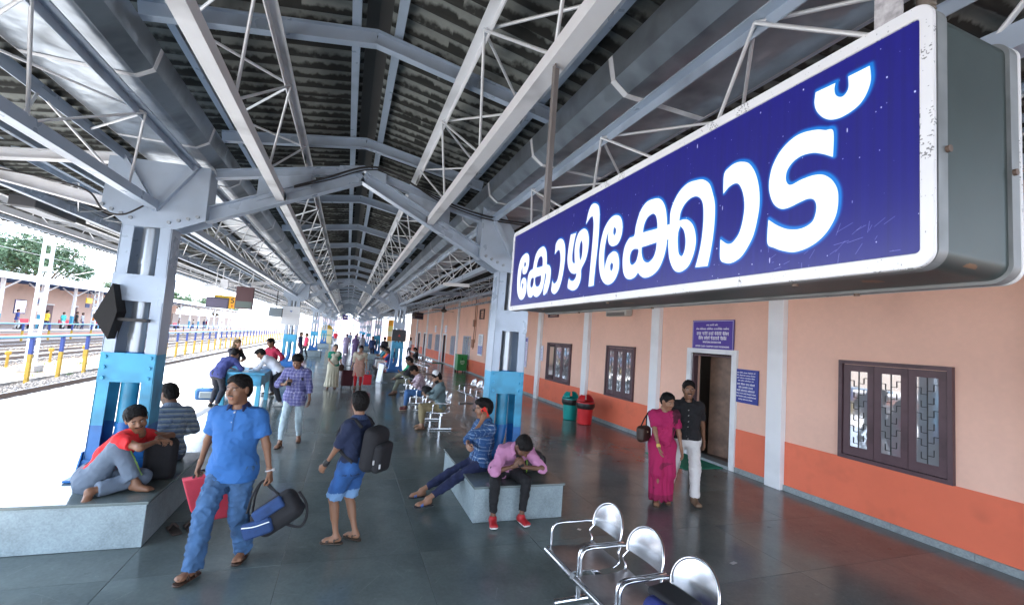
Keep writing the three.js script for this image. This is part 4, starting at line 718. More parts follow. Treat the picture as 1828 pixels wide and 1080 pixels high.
// grass tufts by the fence
{
  const bl = new THREE.BufferGeometry(); bl.setAttribute('position', new THREE.Float32BufferAttribute([-0.006, 0, 0, 0.006, 0, 0, 0.02, 0.14, 0.02], 3)); bl.computeVertexNormals();
  const m = M([0.10, 0.20, 0.06], 0.8, { side: THREE.DoubleSide }), N = 2600, im = new THREE.InstancedMesh(bl, m, N), q = new THREE.Quaternion(), m4 = new THREE.Matrix4();
  const cl = Array.from({ length: 22 }, () => [rr(-15, -11.7), rr(-56, -22), rr(0.2, 0.7)]);
  for (let i = 0; i < N; i++) { const [cx, cz, r] = cl[i % cl.length], a = rnd() * 6.28, d = r * Math.sqrt(rnd()); q.setFromEuler(new THREE.Euler(rr(-0.5, 0.5), rnd() * 6.28, rr(-0.5, 0.5))); const s = rr(0.6, 1.6); m4.compose(V(cx + d * Math.cos(a), -0.87, cz + d * Math.sin(a)), q, V(s, s, s)); im.setMatrixAt(i, m4); }
  im.name = 'grass_tufts'; scene.add(im); tag(im, 'sparse green grass tufts on the earth beyond the fence', 'grass', null, 'stuff');
}
// ---------------------------------------------------------------- overhead line masts and wires
function mast(x, z, h, label) {
  const t = thing('overhead_line_mast', label, 'mast', [x, -0.8, z], 0, 'overhead line masts'), m = M([0.55, 0.56, 0.56], 0.5, { metalness: 0.3 });
  for (const s of [-1, 1]) part('leg', [box(0.07, h, 0.16, s * 0.17, h / 2, 0)], m, t);
  const g = []; for (let y = 0.3; y < h - 0.6; y += 0.62) g.push(box(0.28, 0.22, 0.012, 0, y + 0.1, 0.086), box(0.28, 0.22, 0.012, 0, y + 0.1, -0.086)); part('batten', g, m, t);
  part('cantilever', [rod([0.1, h - 1.6, 0], [2.6, h - 1.2, 0], 0.03, 8), rod([0.1, h - 0.3, 0], [2.5, h - 1.15, 0], 0.025, 8), rod([-0.1, h - 1.6, 0], [-2.6, h - 1.2, 0], 0.03, 8), rod([-0.1, h - 0.3, 0], [-2.5, h - 1.15, 0], 0.025, 8)], m, t);
  part('insulator', [0, 1, 2, 3].map((i) => new THREE.CylinderGeometry(0.07, 0.07, 0.03, 12).rotateZ(Math.PI / 2).translate(0.35 + i * 0.06, h - 1.56 + i * 0.01, 0)), M([0.25, 0.10, 0.06], 0.3), t);
  part('footing', [rbox(0.7, 0.3, 0.7, 0.02, 0, 0.1, 0)], concrete, t);
  return t;
}
mast(-13.6, -27.3, 8.2, 'pale steel overhead line mast beyond the fence at the left edge');
mast(-13.6, -60, 8.2, 'pale steel overhead line mast seen just right of the nearest track-side column');
mast(-26.2, -62, 7.6, 'slim pale mast rising above the opposite platform roof');
for (const [x, y, nm] of [[-11.0, 5.9, 'nearest the platform'], [-16.2, 5.9, 'over the second track'], [-21.9, 5.9, 'over the far track']]) { const t = thing('overhead_wire', `thin overhead contact wire ${nm}`, 'wire', [0, 0, 0], 0, 'overhead wires'); part('wire', [rod([x, y, 10], [x, y, -140], 0.012, 5), rod([x, y + 0.9, 10], [x, y + 0.9, -140], 0.010, 5)], M([0.45, 0.42, 0.4], 0.5), t); }

// ---------------------------------------------------------------- opposite platform with its building
{
  const p = tag(part('opposite_platform', [box(9.5, 0.82, 150, -29.9, -0.41, -75), box(0.4, 0.1, 150, -25.2, 0.03, -75)], M(W1, 0.8, { map: mottle([0.46, 0.40, 0.36], 0.12, 8, 821, 0.3), s: 3 })), 'raised opposite platform across the tracks', null, null, 'structure');
  tag(part('opposite_platform_face', [box(0.05, 0.4, 150, -25.12, -0.42, -75)], M([0.45, 0.17, 0.10], 0.8)), 'red painted face of the opposite platform', null, null, 'structure');
  const b = thing('opposite_station_building', 'long peach building under a white canopy on the opposite platform', 'building', [-33.2, 0, -30]);
  const pm = M(W1, 0.85, { map: mottle([0.66, 0.46, 0.38], 0.06, 6, 831, 0.2), s: 4 });
  part('wall', [box(0.4, 4.6, 70, -0.2, 2.3, -45)], pm, b);
  part('roof', [box(9.5, 0.22, 74, 2.6, 4.75, -45, 0, 0, -0.035)], M(W1, 0.7, { map: mottle([0.66, 0.67, 0.68], 0.08, 6, 835, 0.3), s: 4 }), b);
  part('fascia', [box(0.08, 0.5, 74, 7.4, 4.45, -45)], whitePaint, b);
  for (let i = 0; i < 12; i++) part('roof_beam', [box(7.2, 0.20, 0.14, 3.6, 4.30, -12 - i * 5.6)], M([0.05, 0.09, 0.20], 0.6), b);
  const dm = M([0.13, 0.05, 0.05], 0.5), bl = M([0.05, 0.09, 0.24], 0.5);
  for (let i = 0; i < 13; i++) { const d = sub(i % 3 === 1 ? 'window' : 'door', b, [0.03, 0, -13 - i * 5.1]); if (i % 3 === 1) { part('frame', [box(0.06, 1.5, 1.8, 0, 1.9, 0)], bl, d); part('pane', [box(0.02, 1.3, 0.8, 0.03, 1.9, 0.42), box(0.02, 1.3, 0.8, 0.03, 1.9, -0.42)], tintGlass, d); } else { part('leaf', [box(0.06, 2.3, 1.2, 0, 1.15, 0)], dm, d); part('lintel', [box(0.10, 0.12, 1.5, 0.01, 2.38, 0)], whitePaint, d); } if (i % 2) part('notice_board', [box(0.06, 0.5, 1.0, 0, 2.6, 2.2)], bl, b, [0.03, 0, -13 - i * 5.1]); }
  for (let i = 0; i < 16; i++) {
    const c = thing('opposite_column', 'slim white column with blue foot on the opposite platform', 'column', [-27.6, 0, -34 - i * 5.4], 0, 'white columns of the opposite platform');
    part('shaft', [box(0.22, 3.0, 0.22, 0, 2.8, 0)], whitePaint, c); part('foot', [box(0.24, 1.3, 0.24, 0, 0.65, 0)], M([0.06, 0.30, 0.45], 0.5), c); part('bracket', [bar([0.05, 3.4, 0], [1.1, 4.2, 0], 0.1, 0.1), bar([-0.05, 3.4, 0], [-1.1, 4.2, 0], 0.1, 0.1)], whitePaint, c);
  }
  for (let i = 0; i < 9; i++) { const c = thing('opposite_bench', `small red seat row on the opposite platform, ${['first', ...ord.slice(1), 'eighth', 'ninth'][i]} counted from the left`, 'bench', [-27.0, 0, -40 - i * 6.3], 0, 'red seats on the opposite platform'); part('seat', [rbox(0.5, 0.08, 1.7, 0.02, 0, 0.44, 0)], M([0.5, 0.03, 0.05], 0.5), c); part('backrest', [rbox(0.08, 0.4, 1.7, 0.02, -0.26, 0.7, 0)], M([0.5, 0.03, 0.05], 0.5), c); for (const s of [-1, 1]) part('leg', [box(0.4, 0.42, 0.06, 0, 0.21, s * 0.7)], rubber, c); }
  const yb = thing('yellow_board', 'small yellow platform board under the opposite canopy', 'sign', [-26.8, 3.1, -62]); part('board', [box(0.1, 0.55, 1.1, 0, 0, 0)], M([0.75, 0.48, 0.02], 0.5), yb); part('hanger', [rod([0, 0.27, 0.4], [0, 1.3, 0.4], 0.02, 6), rod([0, 0.27, -0.4], [0, 1.3, -0.4], 0.02, 6)], steel, yb);
  // a second canopy farther down and a low shed
  const c2 = thing('far_canopy', 'long low canopy on many thin posts farther down the opposite platform', 'canopy', [-28.5, 0, -118]);
  part('roof', [box(7, 0.2, 48, 0, 4.2, -6)], M([0.5, 0.52, 0.55], 0.7), c2); for (let i = 0; i < 12; i++) part('post', [box(0.18, 4.1, 0.18, 2.6, 2.05, 14 - i * 4)], whitePaint, c2);
  part('back_panel', [box(0.2, 2.2, 46, -2.5, 1.4, -6)], M([0.42, 0.34, 0.30], 0.8), c2);
}
// buildings closing the far end of the platform
{
  const b = thing('end_building', 'pale pink building closing the far end of the platform', 'building', [3, 0, -112]);
  part('wall', [box(20, 4.4, 5, 0, 2.2, 0)], M([0.62, 0.44, 0.42], 0.85), b); part('parapet', [box(20.6, 0.4, 5.6, 0, 4.6, 0)], whitePaint, b);
  for (let i = 0; i < 6; i++) { const w = sub('window', b, [-8 + i * 3.2, 2.4, 2.52]); part('frame', [box(1.4, 1.6, 0.06)], whitePaint, w); part('pane', [box(1.2, 1.4, 0.06, 0, 0, 0.01)], tintGlass, w); }
  const o = thing('striped_pillar', 'yellow and orange painted round pillar far along the building side', 'pillar', [5.6, 0, -62]);
  const bands = [[0, 0.9, [0.62, 0.55, 0.40]], [0.9, 1.5, [0.70, 0.25, 0.02]], [1.5, 2.2, [0.70, 0.64, 0.45]], [2.2, 2.9, [0.66, 0.52, 0.15]], [2.9, 3.7, [0.75, 0.32, 0.01]]];
  for (const [a, c, col] of bands) part('band', [new THREE.CylinderGeometry(0.5, 0.5, c - a, 24).translate(0, (a + c) / 2, 0)], M(col, 0.6), o);
  const k = thing('snack_stall', 'small cream kiosk with a yellow roof standing mid platform in the distance', 'stall', [-2.6, 0, -66]);
  part('body', [rbox(1.5, 1.9, 1.5, 0.05, 0, 0.95, 0)], M([0.60, 0.52, 0.32], 0.7), k); part('roof', [new THREE.CylinderGeometry(0.5, 1.1, 0.5, 4).rotateY(Math.PI / 4).translate(0, 2.15, 0)], M([0.65, 0.42, 0.05], 0.6), k); part('counter', [rbox(1.6, 0.08, 0.4, 0.01, 0, 1.05, 0.85)], M([0.05, 0.30, 0.20], 0.5), k);
}
// ---------------------------------------------------------------- trees behind the opposite platform
function tree(x, z, h, cr, label, sd) {
  const t = thing('tree', label, 'tree', [x, -0.86, z], 0, 'trees behind the opposite platform'); let s = sd; const R = () => (s = (s * 16807) % 2147483647) / 2147483647;
  const bark = M([0.10, 0.075, 0.055], 0.9), th = h * 0.42; const limbs = [], cl = [];
  part('trunk', [rod([0, 0, 0], [0.15, th, 0.1], cr * 0.09, 10, cr * 0.055)], bark, t);
  for (let i = 0; i < 9; i++) { const a = i / 9 * 6.28 + R(), r = cr * (0.35 + 0.5 * R()), e = [r * Math.cos(a), th + (h - th) * (0.25 + 0.6 * R()), r * Math.sin(a)]; limbs.push(rod([0.1, th * 0.92, 0.05], e, cr * 0.035, 6, cr * 0.01)); cl.push([...e, cr * (0.28 + 0.2 * R())]); }
  part('limbs', limbs, bark, t);
  for (let i = 0; i < 26; i++) { const a = R() * 6.28, u = R(), r = cr * Math.sqrt(u) * 0.95; cl.push([r * Math.cos(a), th + (h - th) * (0.15 + 0.85 * Math.sqrt(1 - u * 0.9) * (0.45 + 0.55 * R())), r * Math.sin(a), cr * (0.16 + 0.17 * R())]); }
  const N = 9000, P = new Float32Array(N * 9), C = new Float32Array(N * 9);
  for (let i = 0; i < N; i++) {
    const c = cl[Math.floor(R() * cl.length)]; let dx, dy, dz, d; do { dx = R() * 2 - 1; dy = R() * 2 - 1; dz = R() * 2 - 1; d = dx * dx + dy * dy + dz * dz; } while (d > 1 || d < 0.2);
    const px = c[0] + dx * c[3], py = c[1] + dy * c[3] * 0.75, pz = c[2] + dz * c[3], L = 0.16 + 0.20 * R();
    const k = 0.7 + 0.6 * R();
    for (let v = 0; v < 3; v++) { P[i * 9 + v * 3] = px + (R() - 0.5) * L * 2; P[i * 9 + v * 3 + 1] = py + (R() - 0.5) * L * 1.4; P[i * 9 + v * 3 + 2] = pz + (R() - 0.5) * L * 2; C[i * 9 + v * 3] = 0.045 * k; C[i * 9 + v * 3 + 1] = 0.085 * k; C[i * 9 + v * 3 + 2] = 0.036 * k; }
  }
  const g = new THREE.BufferGeometry(); g.setAttribute('position', new THREE.BufferAttribute(P, 3)); g.setAttribute('color', new THREE.BufferAttribute(C, 3)); g.computeVertexNormals(); g.userData.uvd = true;
  const m = new THREE.MeshStandardMaterial({ vertexColors: true, roughness: 0.7, side: THREE.DoubleSide }); m.userData.s = 1;
  part('crown', g, m, t);
}
tree(-38.5, -60, 12.0, 5.0, 'broad leafy green tree above the opposite roof at the left edge', 11);
tree(-39, -70, 11.5, 4.4, 'leafy green tree behind the mast above the opposite roof', 23);
tree(-39, -77, 12.0, 5.0, 'rounded green tree just left of the nearest column', 37);
tree(-42, -112, 9.5, 5.0, 'pale distant tree right of the nearest column', 51);
tree(-40, -128, 8.5, 4.6, 'smaller distant tree above the far canopy', 67);
tree(-36, -150, 9, 5.5, 'farthest tree down the line beyond the far canopy', 83);


// ---------------------------------------------------------------- figures: tapered bones joined with a smooth minimum, meshed with surface nets
function fieldMesh(prims, cell, opt = {}) {
  let lo = [1e9, 1e9, 1e9], hi = [-1e9, -1e9, -1e9];
  for (const p of prims) {
    if (p.e) { const r = Math.max(...p.r); p.lo = p.c.map((v) => v - r); p.hi = p.c.map((v) => v + r); }
    else { const r = Math.max(p.ra, p.rb); p.lo = [0, 1, 2].map((i) => Math.min(p.a[i], p.b[i]) - r); p.hi = [0, 1, 2].map((i) => Math.max(p.a[i], p.b[i]) + r); }
    if (!p.sub) for (let i = 0; i < 3; i++) { lo[i] = Math.min(lo[i], p.lo[i]); hi[i] = Math.max(hi[i], p.hi[i]); }
  }
  const pad = cell * 3 + (opt.pad || 0.01), n = [0, 1, 2].map((i) => Math.ceil((hi[i] - lo[i] + 2 * pad) / cell) + 1), o = lo.map((v) => v - pad);
  const [nx, ny, nz] = n, F = new Float32Array(nx * ny * nz).fill(0.3);
  for (const p of prims) {
    const k = p.k ?? opt.k ?? 0.03, m = k + cell * 2.5;
    const i0 = [0, 1, 2].map((i) => Math.max(0, Math.floor((p.lo[i] - m - o[i]) / cell))), i1 = [0, 1, 2].map((i) => Math.min(n[i] - 1, Math.ceil((p.hi[i] + m - o[i]) / cell)));
    let bx, by, bz, bb, dr; if (!p.e) { bx = p.b[0] - p.a[0]; by = p.b[1] - p.a[1]; bz = p.b[2] - p.a[2]; bb = bx * bx + by * by + bz * bz || 1e-9; dr = p.rb - p.ra; }
    for (let z = i0[2]; z <= i1[2]; z++) for (let y = i0[1]; y <= i1[1]; y++) for (let x = i0[0]; x <= i1[0]; x++) {
      const px = o[0] + x * cell, py = o[1] + y * cell, pz = o[2] + z * cell; let d;
      if (p.e) {
        let qx = px - p.c[0], qy = py - p.c[1], qz = pz - p.c[2]; const [r0, r1, r2] = p.r;
        if (p.q) { const t = p.q(qx, qy, qz); qx = t[0]; qy = t[1]; qz = t[2]; }
        const ax = qx / r0, ay = qy / r1, az = qz / r2, k0 = Math.sqrt(ax * ax + ay * ay + az * az), cx = ax / r0, cy = ay / r1, cz = az / r2, k1 = Math.sqrt(cx * cx + cy * cy + cz * cz);
        d = k1 > 1e-9 ? k0 * (k0 - 1) / k1 : -Math.min(r0, r1, r2);
      } else {
        const qx = px - p.a[0], qy = py - p.a[1], qz = pz - p.a[2]; let t = (qx * bx + qy * by + qz * bz) / bb;
        const tc = t < 0 ? 0 : t > 1 ? 1 : t, ex = qx - bx * tc, ey = qy - by * tc, ez = qz - bz * tc;
        let w = Math.sqrt(ex * ex + ey * ey + ez * ez) - (p.ra + dr * tc);
        if (p.cut) { const L = Math.sqrt(bb), c = (t - 1) * L; if (c > w) w = c; }           // flat end at b
        d = w;
      }
      const id = (z * ny + y) * nx + x, f = F[id];
      if (p.sub) { const h = Math.max(0, Math.min(1, 0.5 - 0.5 * (d + f) / k)); F[id] = f + (-d - f) * h + k * h * (1 - h); }
      else if (f >= 0.3) F[id] = d < 0.3 ? d : 0.3;
      else { const h = Math.max(0, Math.min(1, 0.5 + 0.5 * (f - d) / k)); F[id] = f + (d - f) * h - k * h * (1 - h); }
    }
  }
  if (opt.clip || opt.disp) for (let z = 0; z < nz; z++) for (let y = 0; y < ny; y++) for (let x = 0; x < nx; x++) {
    const id = (z * ny + y) * nx + x; let f = F[id]; if (f > 0.06) continue; const px = o[0] + x * cell, py = o[1] + y * cell, pz = o[2] + z * cell;
    if (opt.disp && f > -0.06) f += opt.disp(px, py, pz);
    if (opt.clip) { const c = opt.clip(px, py, pz); if (c > f) f = c; }
    F[id] = f;
  }
  const idx = new Int32Array(nx * ny * nz).fill(-1), P = [], I = [];
  const cor = []; for (let c = 0; c < 8; c++) cor.push((c & 1) + ((c >> 1) & 1) * nx + ((c >> 2) & 1) * nx * ny);
  const E = [[0, 1], [2, 3], [4, 5], [6, 7], [0, 2], [1, 3], [4, 6], [5, 7], [0, 4], [1, 5], [2, 6], [3, 7]];
  for (let z = 0; z < nz - 1; z++) for (let y = 0; y < ny - 1; y++) for (let x = 0; x < nx - 1; x++) {
    const b = (z * ny + y) * nx + x; let mask = 0; for (let c = 0; c < 8; c++) if (F[b + cor[c]] < 0) mask |= 1 << c;
    if (mask === 0 || mask === 255) continue;
    let sx = 0, sy = 0, sz = 0, cnt = 0;
    for (const [u, v] of E) { const a = (mask >> u) & 1, c = (mask >> v) & 1; if (a === c) continue; const fa = F[b + cor[u]], fb = F[b + cor[v]], t = fa / (fa - fb);
      sx += (u & 1) + ((v & 1) - (u & 1)) * t; sy += ((u >> 1) & 1) + (((v >> 1) & 1) - ((u >> 1) & 1)) * t; sz += ((u >> 2) & 1) + (((v >> 2) & 1) - ((u >> 2) & 1)) * t; cnt++; }
    idx[b] = P.length / 3; P.push(o[0] + (x + sx / cnt) * cell, o[1] + (y + sy / cnt) * cell, o[2] + (z + sz / cnt) * cell);
  }
  const quad = (a, b, c, d, flip) => { if (a < 0 || b < 0 || c < 0 || d < 0) return; if (flip) I.push(a, c, b, a, d, c); else I.push(a, b, c, a, c, d); };
  for (let z = 1; z < nz - 1; z++) for (let y = 1; y < ny - 1; y++) for (let x = 1; x < nx - 1; x++) {
    const b = (z * ny + y) * nx + x, s = F[b] < 0;
    if (s !== F[b + 1] < 0) quad(idx[b], idx[b - nx], idx[b - nx - nx * ny], idx[b - nx * ny], !s);
    if (s !== F[b + nx] < 0) quad(idx[b], idx[b - 1], idx[b - 1 - nx * ny], idx[b - nx * ny], s);
    if (s !== F[b + nx * ny] < 0) quad(idx[b], idx[b - 1], idx[b - 1 - nx], idx[b - nx], !s);
  }
  const g = new THREE.BufferGeometry(); g.setAttribute('position', new THREE.Float32BufferAttribute(P, 3)); g.setIndex(I);
  g.computeVertexNormals();
  // make normals point outwards by the field's own gradient
  const N = g.attributes.normal; const sample = (px, py, pz) => { const x = Math.max(0, Math.min(nx - 1, Math.round((px - o[0]) / cell))), y = Math.max(0, Math.min(ny - 1, Math.round((py - o[1]) / cell))), z = Math.max(0, Math.min(nz - 1, Math.round((pz - o[2]) / cell))); return F[(z * ny + y) * nx + x]; };
  let vote = 0; for (let i = 0; i < N.count; i += 7) { const x = P[3 * i], y = P[3 * i + 1], z = P[3 * i + 2], e = cell * 1.6; vote += sample(x + N.getX(i) * e, y + N.getY(i) * e, z + N.getZ(i) * e) - sample(x - N.getX(i) * e, y - N.getY(i) * e, z - N.getZ(i) * e) > 0 ? 1 : -1; }
  if (vote < 0) { for (let i = 0; i < I.length; i += 3) { const t = I[i]; I[i] = I[i + 1]; I[i + 1] = t; } g.setIndex(I); g.computeVertexNormals(); }
  if (opt.color) { const C = new Float32Array(P.length); for (let i = 0; i < P.length; i += 3) { const c = opt.color(P[i], P[i + 1], P[i + 2]); C[i] = c[0]; C[i + 1] = c[1]; C[i + 2] = c[2]; } g.setAttribute('color', new THREE.BufferAttribute(C, 3)); }
  return g;
}
const mixG = (list) => { const q = list.map((g) => { const c = g.index ? g.toNonIndexed() : g; c.deleteAttribute('uv'); return c; }); return q.length > 1 ? mergeGeometries(q) : q[0]; };
const vm = {}; // shared vertex-colour materials by roughness / sheen
const vMat = (kind) => vm[kind] || (vm[kind] = (() => { const m = kind === 'skin' ? new THREE.MeshPhysicalMaterial({ vertexColors: true, roughness: 0.52, side: 2 }) : kind === 'hair' ? new THREE.MeshPhysicalMaterial({ vertexColors: true, roughness: 0.62, specularIntensity: 0.25, side: 2 }) : kind === 'shoe' ? new THREE.MeshPhysicalMaterial({ vertexColors: true, roughness: 0.5, side: 2 }) : new THREE.MeshPhysicalMaterial({ vertexColors: true, roughness: 0.88, sheen: 0.25, sheenRoughness: 0.6, side: 2 }); m.userData.s = 0; return m; })());
const vpart = (name, g, kind, parent) => { g.userData.uvd = true; const m = new THREE.Mesh(g, vMat(kind)); m.name = name; parent.add(m); return m; };
const add3 = (a, b, k = 1) => [a[0] + b[0] * k, a[1] + b[1] * k, a[2] + b[2] * k], sub3 = (a, b) => [a[0] - b[0], a[1] - b[1], a[2] - b[2]], len3 = (a) => Math.hypot(...a), nrm = (a) => { const l = len3(a) || 1; return a.map((v) => v / l); }, mid3 = (a, b, t = 0.5) => a.map((v, i) => v + (b[i] - v) * t), crs = (a, b) => [a[1] * b[2] - a[2] * b[1], a[2] * b[0] - a[0] * b[2], a[0] * b[1] - a[1] * b[0]], dot3 = (a, b) => a[0] * b[0] + a[1] * b[1] + a[2] * b[2];
const arr = (v) => [v.x, v.y, v.z];
function ik(A, T, l1, l2, pole) {
  let d = sub3(T, A), L = len3(d); const mx = (l1 + l2) * 0.998; if (L > mx) { T = add3(A, nrm(d), mx); d = sub3(T, A); L = mx; }
  const u = nrm(d), c = (l1 * l1 + L * L - l2 * l2) / (2 * L), h = Math.sqrt(Math.max(0, l1 * l1 - c * c));
  let p = sub3(pole, u.map((v) => v * dot3(pole, u))); p = nrm(p);
  return [add3(add3(A, u, c), p, h), T];
}
const cap = (a, b, ra, rb, k, extra) => ({ a, b, ra, rb, k, ...extra });
const ell = (c, r, k, extra) => ({ e: 1, c, r, k, ...extra });
const SKIN = [[0.20, 0.095, 0.052], [0.27, 0.135, 0.078], [0.14, 0.066, 0.038], [0.33, 0.18, 0.11]];
const HAIRC = [0.010, 0.009, 0.009];

function headPrims(s) { // head-local, face towards +z, centre of the skull at the origin
  return [ell([0, 0.028, -0.012], [0.076, 0.088, 0.096], 0.02), ell([0, -0.038, 0.018], [0.061, 0.078, 0.070], 0.03), cap([-0.014, -0.100, 0.052], [0.014, -0.100, 0.052], 0.021, 0.021, 0.03),
    cap([-0.033, 0.030, 0.074], [0.033, 0.030, 0.074], 0.011, 0.011, 0.02), ell([-0.031, 0.006, 0.092], [0.016, 0.011, 0.013], 0.012, { sub: 1 }), ell([0.031, 0.006, 0.092], [0.016, 0.011, 0.013], 0.012, { sub: 1 }),
    ell([-0.031, 0.007, 0.073], [0.013, 0.0115, 0.011], 0.004), ell([0.031, 0.007, 0.073], [0.013, 0.0115, 0.011], 0.004),
    cap([0, 0.014, 0.082], [0, -0.024, 0.104], 0.009, 0.0135, 0.014), cap([-0.013, -0.028, 0.090], [0.013, -0.028, 0.090], 0.0095, 0.0095, 0.008),
    ell([-0.040, -0.030, 0.058], [0.022, 0.026, 0.020], 0.03), ell([0.040, -0.030, 0.058], [0.022, 0.026, 0.020], 0.03),
    cap([-0.019, -0.0565, 0.081], [0.019, -0.0565, 0.081], 0.0062, 0.0062, 0.006), cap([-0.016, -0.069, 0.079], [0.016, -0.069, 0.079], 0.0075, 0.0075, 0.006),
    ell([-0.077, -0.004, -0.010], [0.009, 0.031, 0.018], 0.006), ell([0.077, -0.004, -0.010], [0.009, 0.031, 0.018], 0.006),
    cap([0, -0.05, -0.022], [0, -0.175, -0.040], 0.050, 0.056, 0.03)];
}
function buildPerson(spec) {
  const s = spec.h / 1.7, detail = spec.detail ?? 1, cell = [0.028, 0.017, 0.0115][detail], fat = spec.fat || 1;
  const root = thing('person', spec.label, 'person', [spec.pos[0], spec.y0 || 0, spec.pos[1]], spec.yaw || 0, spec.group);
  const skin = spec.skin || SKIN[0];
  const P = spec.pelvis || [0, 0.93 * s, 0];
  const [pit, rol, twi] = spec.lean || [0, 0, 0], bend = spec.bend || 0;
  const R1 = new THREE.Quaternion().setFromEuler(new THREE.Euler(pit, twi * 0.5, rol, 'YXZ')), R2 = new THREE.Quaternion().setFromEuler(new THREE.Euler(pit + bend, twi, rol, 'YXZ')), RP = new THREE.Quaternion().setFromEuler(new THREE.Euler(spec.pelvisPitch || 0, 0, 0));
  const tr = (q, v) => arr(V(v[0] * s, v[1] * s, v[2] * s).applyQuaternion(q));
  const C1 = add3(P, tr(R1, [0, 0.25, 0])), N = add3(C1, tr(R2, [0, 0.27, -0.005]));
  const sw = (spec.shoulder || 0.175);
  const sh = [-1, 1].map((k) => add3(N, tr(R2, [k * sw, -0.055 + (spec.shrug || 0), (spec.reach || 0)])));     // [right, left]
  const hip = [-1, 1].map((k) => add3(P, tr(RP, [k * 0.092, -0.02, 0])));
  const HQ = new THREE.Quaternion().setFromEuler(new THREE.Euler((spec.head || [0])[0] || 0, (spec.head || [0, 0])[1] || 0, (spec.head || [0, 0, 0])[2] || 0, 'YXZ'));
  const nb = add3(N, tr(R2, [0, 0.035, 0])), HC = add3(nb, tr(HQ, [0, 0.160, 0.030]));
  const ua = 0.285 * s, fa = 0.25 * s, tl = 0.425 * s, sl = 0.42 * s;
  const arm = [0, 1].map((i) => { const T = spec.hands[i]; const pole = (spec.elbow && spec.elbow[i]) || [i ? 0.5 : -0.5, -0.6, -0.6]; return ik(sh[i], T, ua, fa, pole); });
  const leg = [0, 1].map((i) => ik(hip[i], spec.feet[i], tl, sl, (spec.knee && spec.knee[i]) || [i ? 0.1 : -0.1, 0.1, 1]));
  const fdir = [0, 1].map((i) => nrm((spec.fdir && spec.fdir[i]) || [i ? 0.18 : -0.18, 0, 1]));
  // ---- primitives shared by body and clothes
  const torso = (o) => [
    cap(hip[0], hip[1], 0.108 * s * fat + o, 0.108 * s * fat + o, 0.05),
    ...[-1, 1].flatMap((k) => [cap(add3(P, tr(R1, [k * 0.062, 0, 0])), add3(C1, tr(R2, [k * 0.062, 0, 0.006])), 0.100 * s * fat + o, 0.096 * s * fat + o, 0.06), cap(add3(C1, tr(R2, [k * 0.062, 0, 0.006])), add3(C1, tr(R2, [k * 0.082, 0.165, 0.004])), 0.096 * s * fat + o, 0.103 * s + o, 0.06)]),
    cap(sh[0], sh[1], 0.060 * s + o, 0.060 * s + o, 0.07), cap(add3(C1, tr(R2, [0, 0.16, 0])), N, 0.09 * s + o, 0.062 * s + o, 0.06),
    ...(spec.belly ? [ell(add3(P, tr(R1, [0, 0.13, 0.055])), [0.135 * s, 0.15 * s, 0.10 * s + spec.belly + o], 0.06)] : []),
    ...(spec.bust ? [-1, 1].map((k) => ell(add3(C1, tr(R2, [k * 0.07, 0.10, 0.085])), [0.065 * s + o, 0.06 * s + o, 0.055 * s + o], 0.05)) : []),
    ...(spec.seat ? [ell(add3(P, tr(RP, [0, -0.01, -0.05])), [0.15 * s + o, 0.11 * s + o, 0.11 * s + o], 0.05)] : [ell(add3(P, [0, -0.015 * s, -0.035 * s]), [0.135 * s + o, 0.10 * s + o, 0.10 * s + o], 0.05)])];
  const armP = (i, o, f = 1, cut) => { const [E, W] = arm[i]; const list = []; const up = Math.min(1, f * 2); list.push(cap(sh[i], mid3(sh[i], E, up), 0.052 * s + o, (0.052 - 0.012 * up) * s + o * (1 + 0.3 * up), 0.03, up < 1 || (cut && f <= 0.5) ? { cut: 1 } : {})); if (f > 0.5) { const lw = (f - 0.5) * 2; list.push(cap(E, mid3(E, W, lw), 0.040 * s + o * 1.1, (0.040 - 0.014 * lw) * s + o * (1 + 0.5 * lw), 0.025, cut ? { cut: 1 } : {})); } return list; };
  const legP = (i, o, f = 1, cut, flare = 0) => { const [K, A] = leg[i]; const list = [cap(hip[i], mid3(hip[i], K, Math.min(1, f * 2)), 0.090 * s * Math.sqrt(fat) + o, (0.090 - 0.033 * Math.min(1, f * 2)) * s + o + flare * 0.5, 0.035, f <= 0.5 && cut ? { cut: 1 } : {})]; if (f > 0.5) { const lw = (f - 0.5) * 2, e = mid3(K, A, lw); list.push(cap(K, e, 0.057 * s + o + flare * 0.4, (0.057 - 0.020 * lw) * s + o + flare, 0.03, cut ? { cut: 1 } : {})); if (!flare) list.push(cap(add3(mid3(K, A, 0.22), [0, 0, -0.018 * s]), mid3(K, A, 0.5), 0.048 * s + o * 0.8, 0.040 * s + o * 0.8, 0.04)); } return list; };
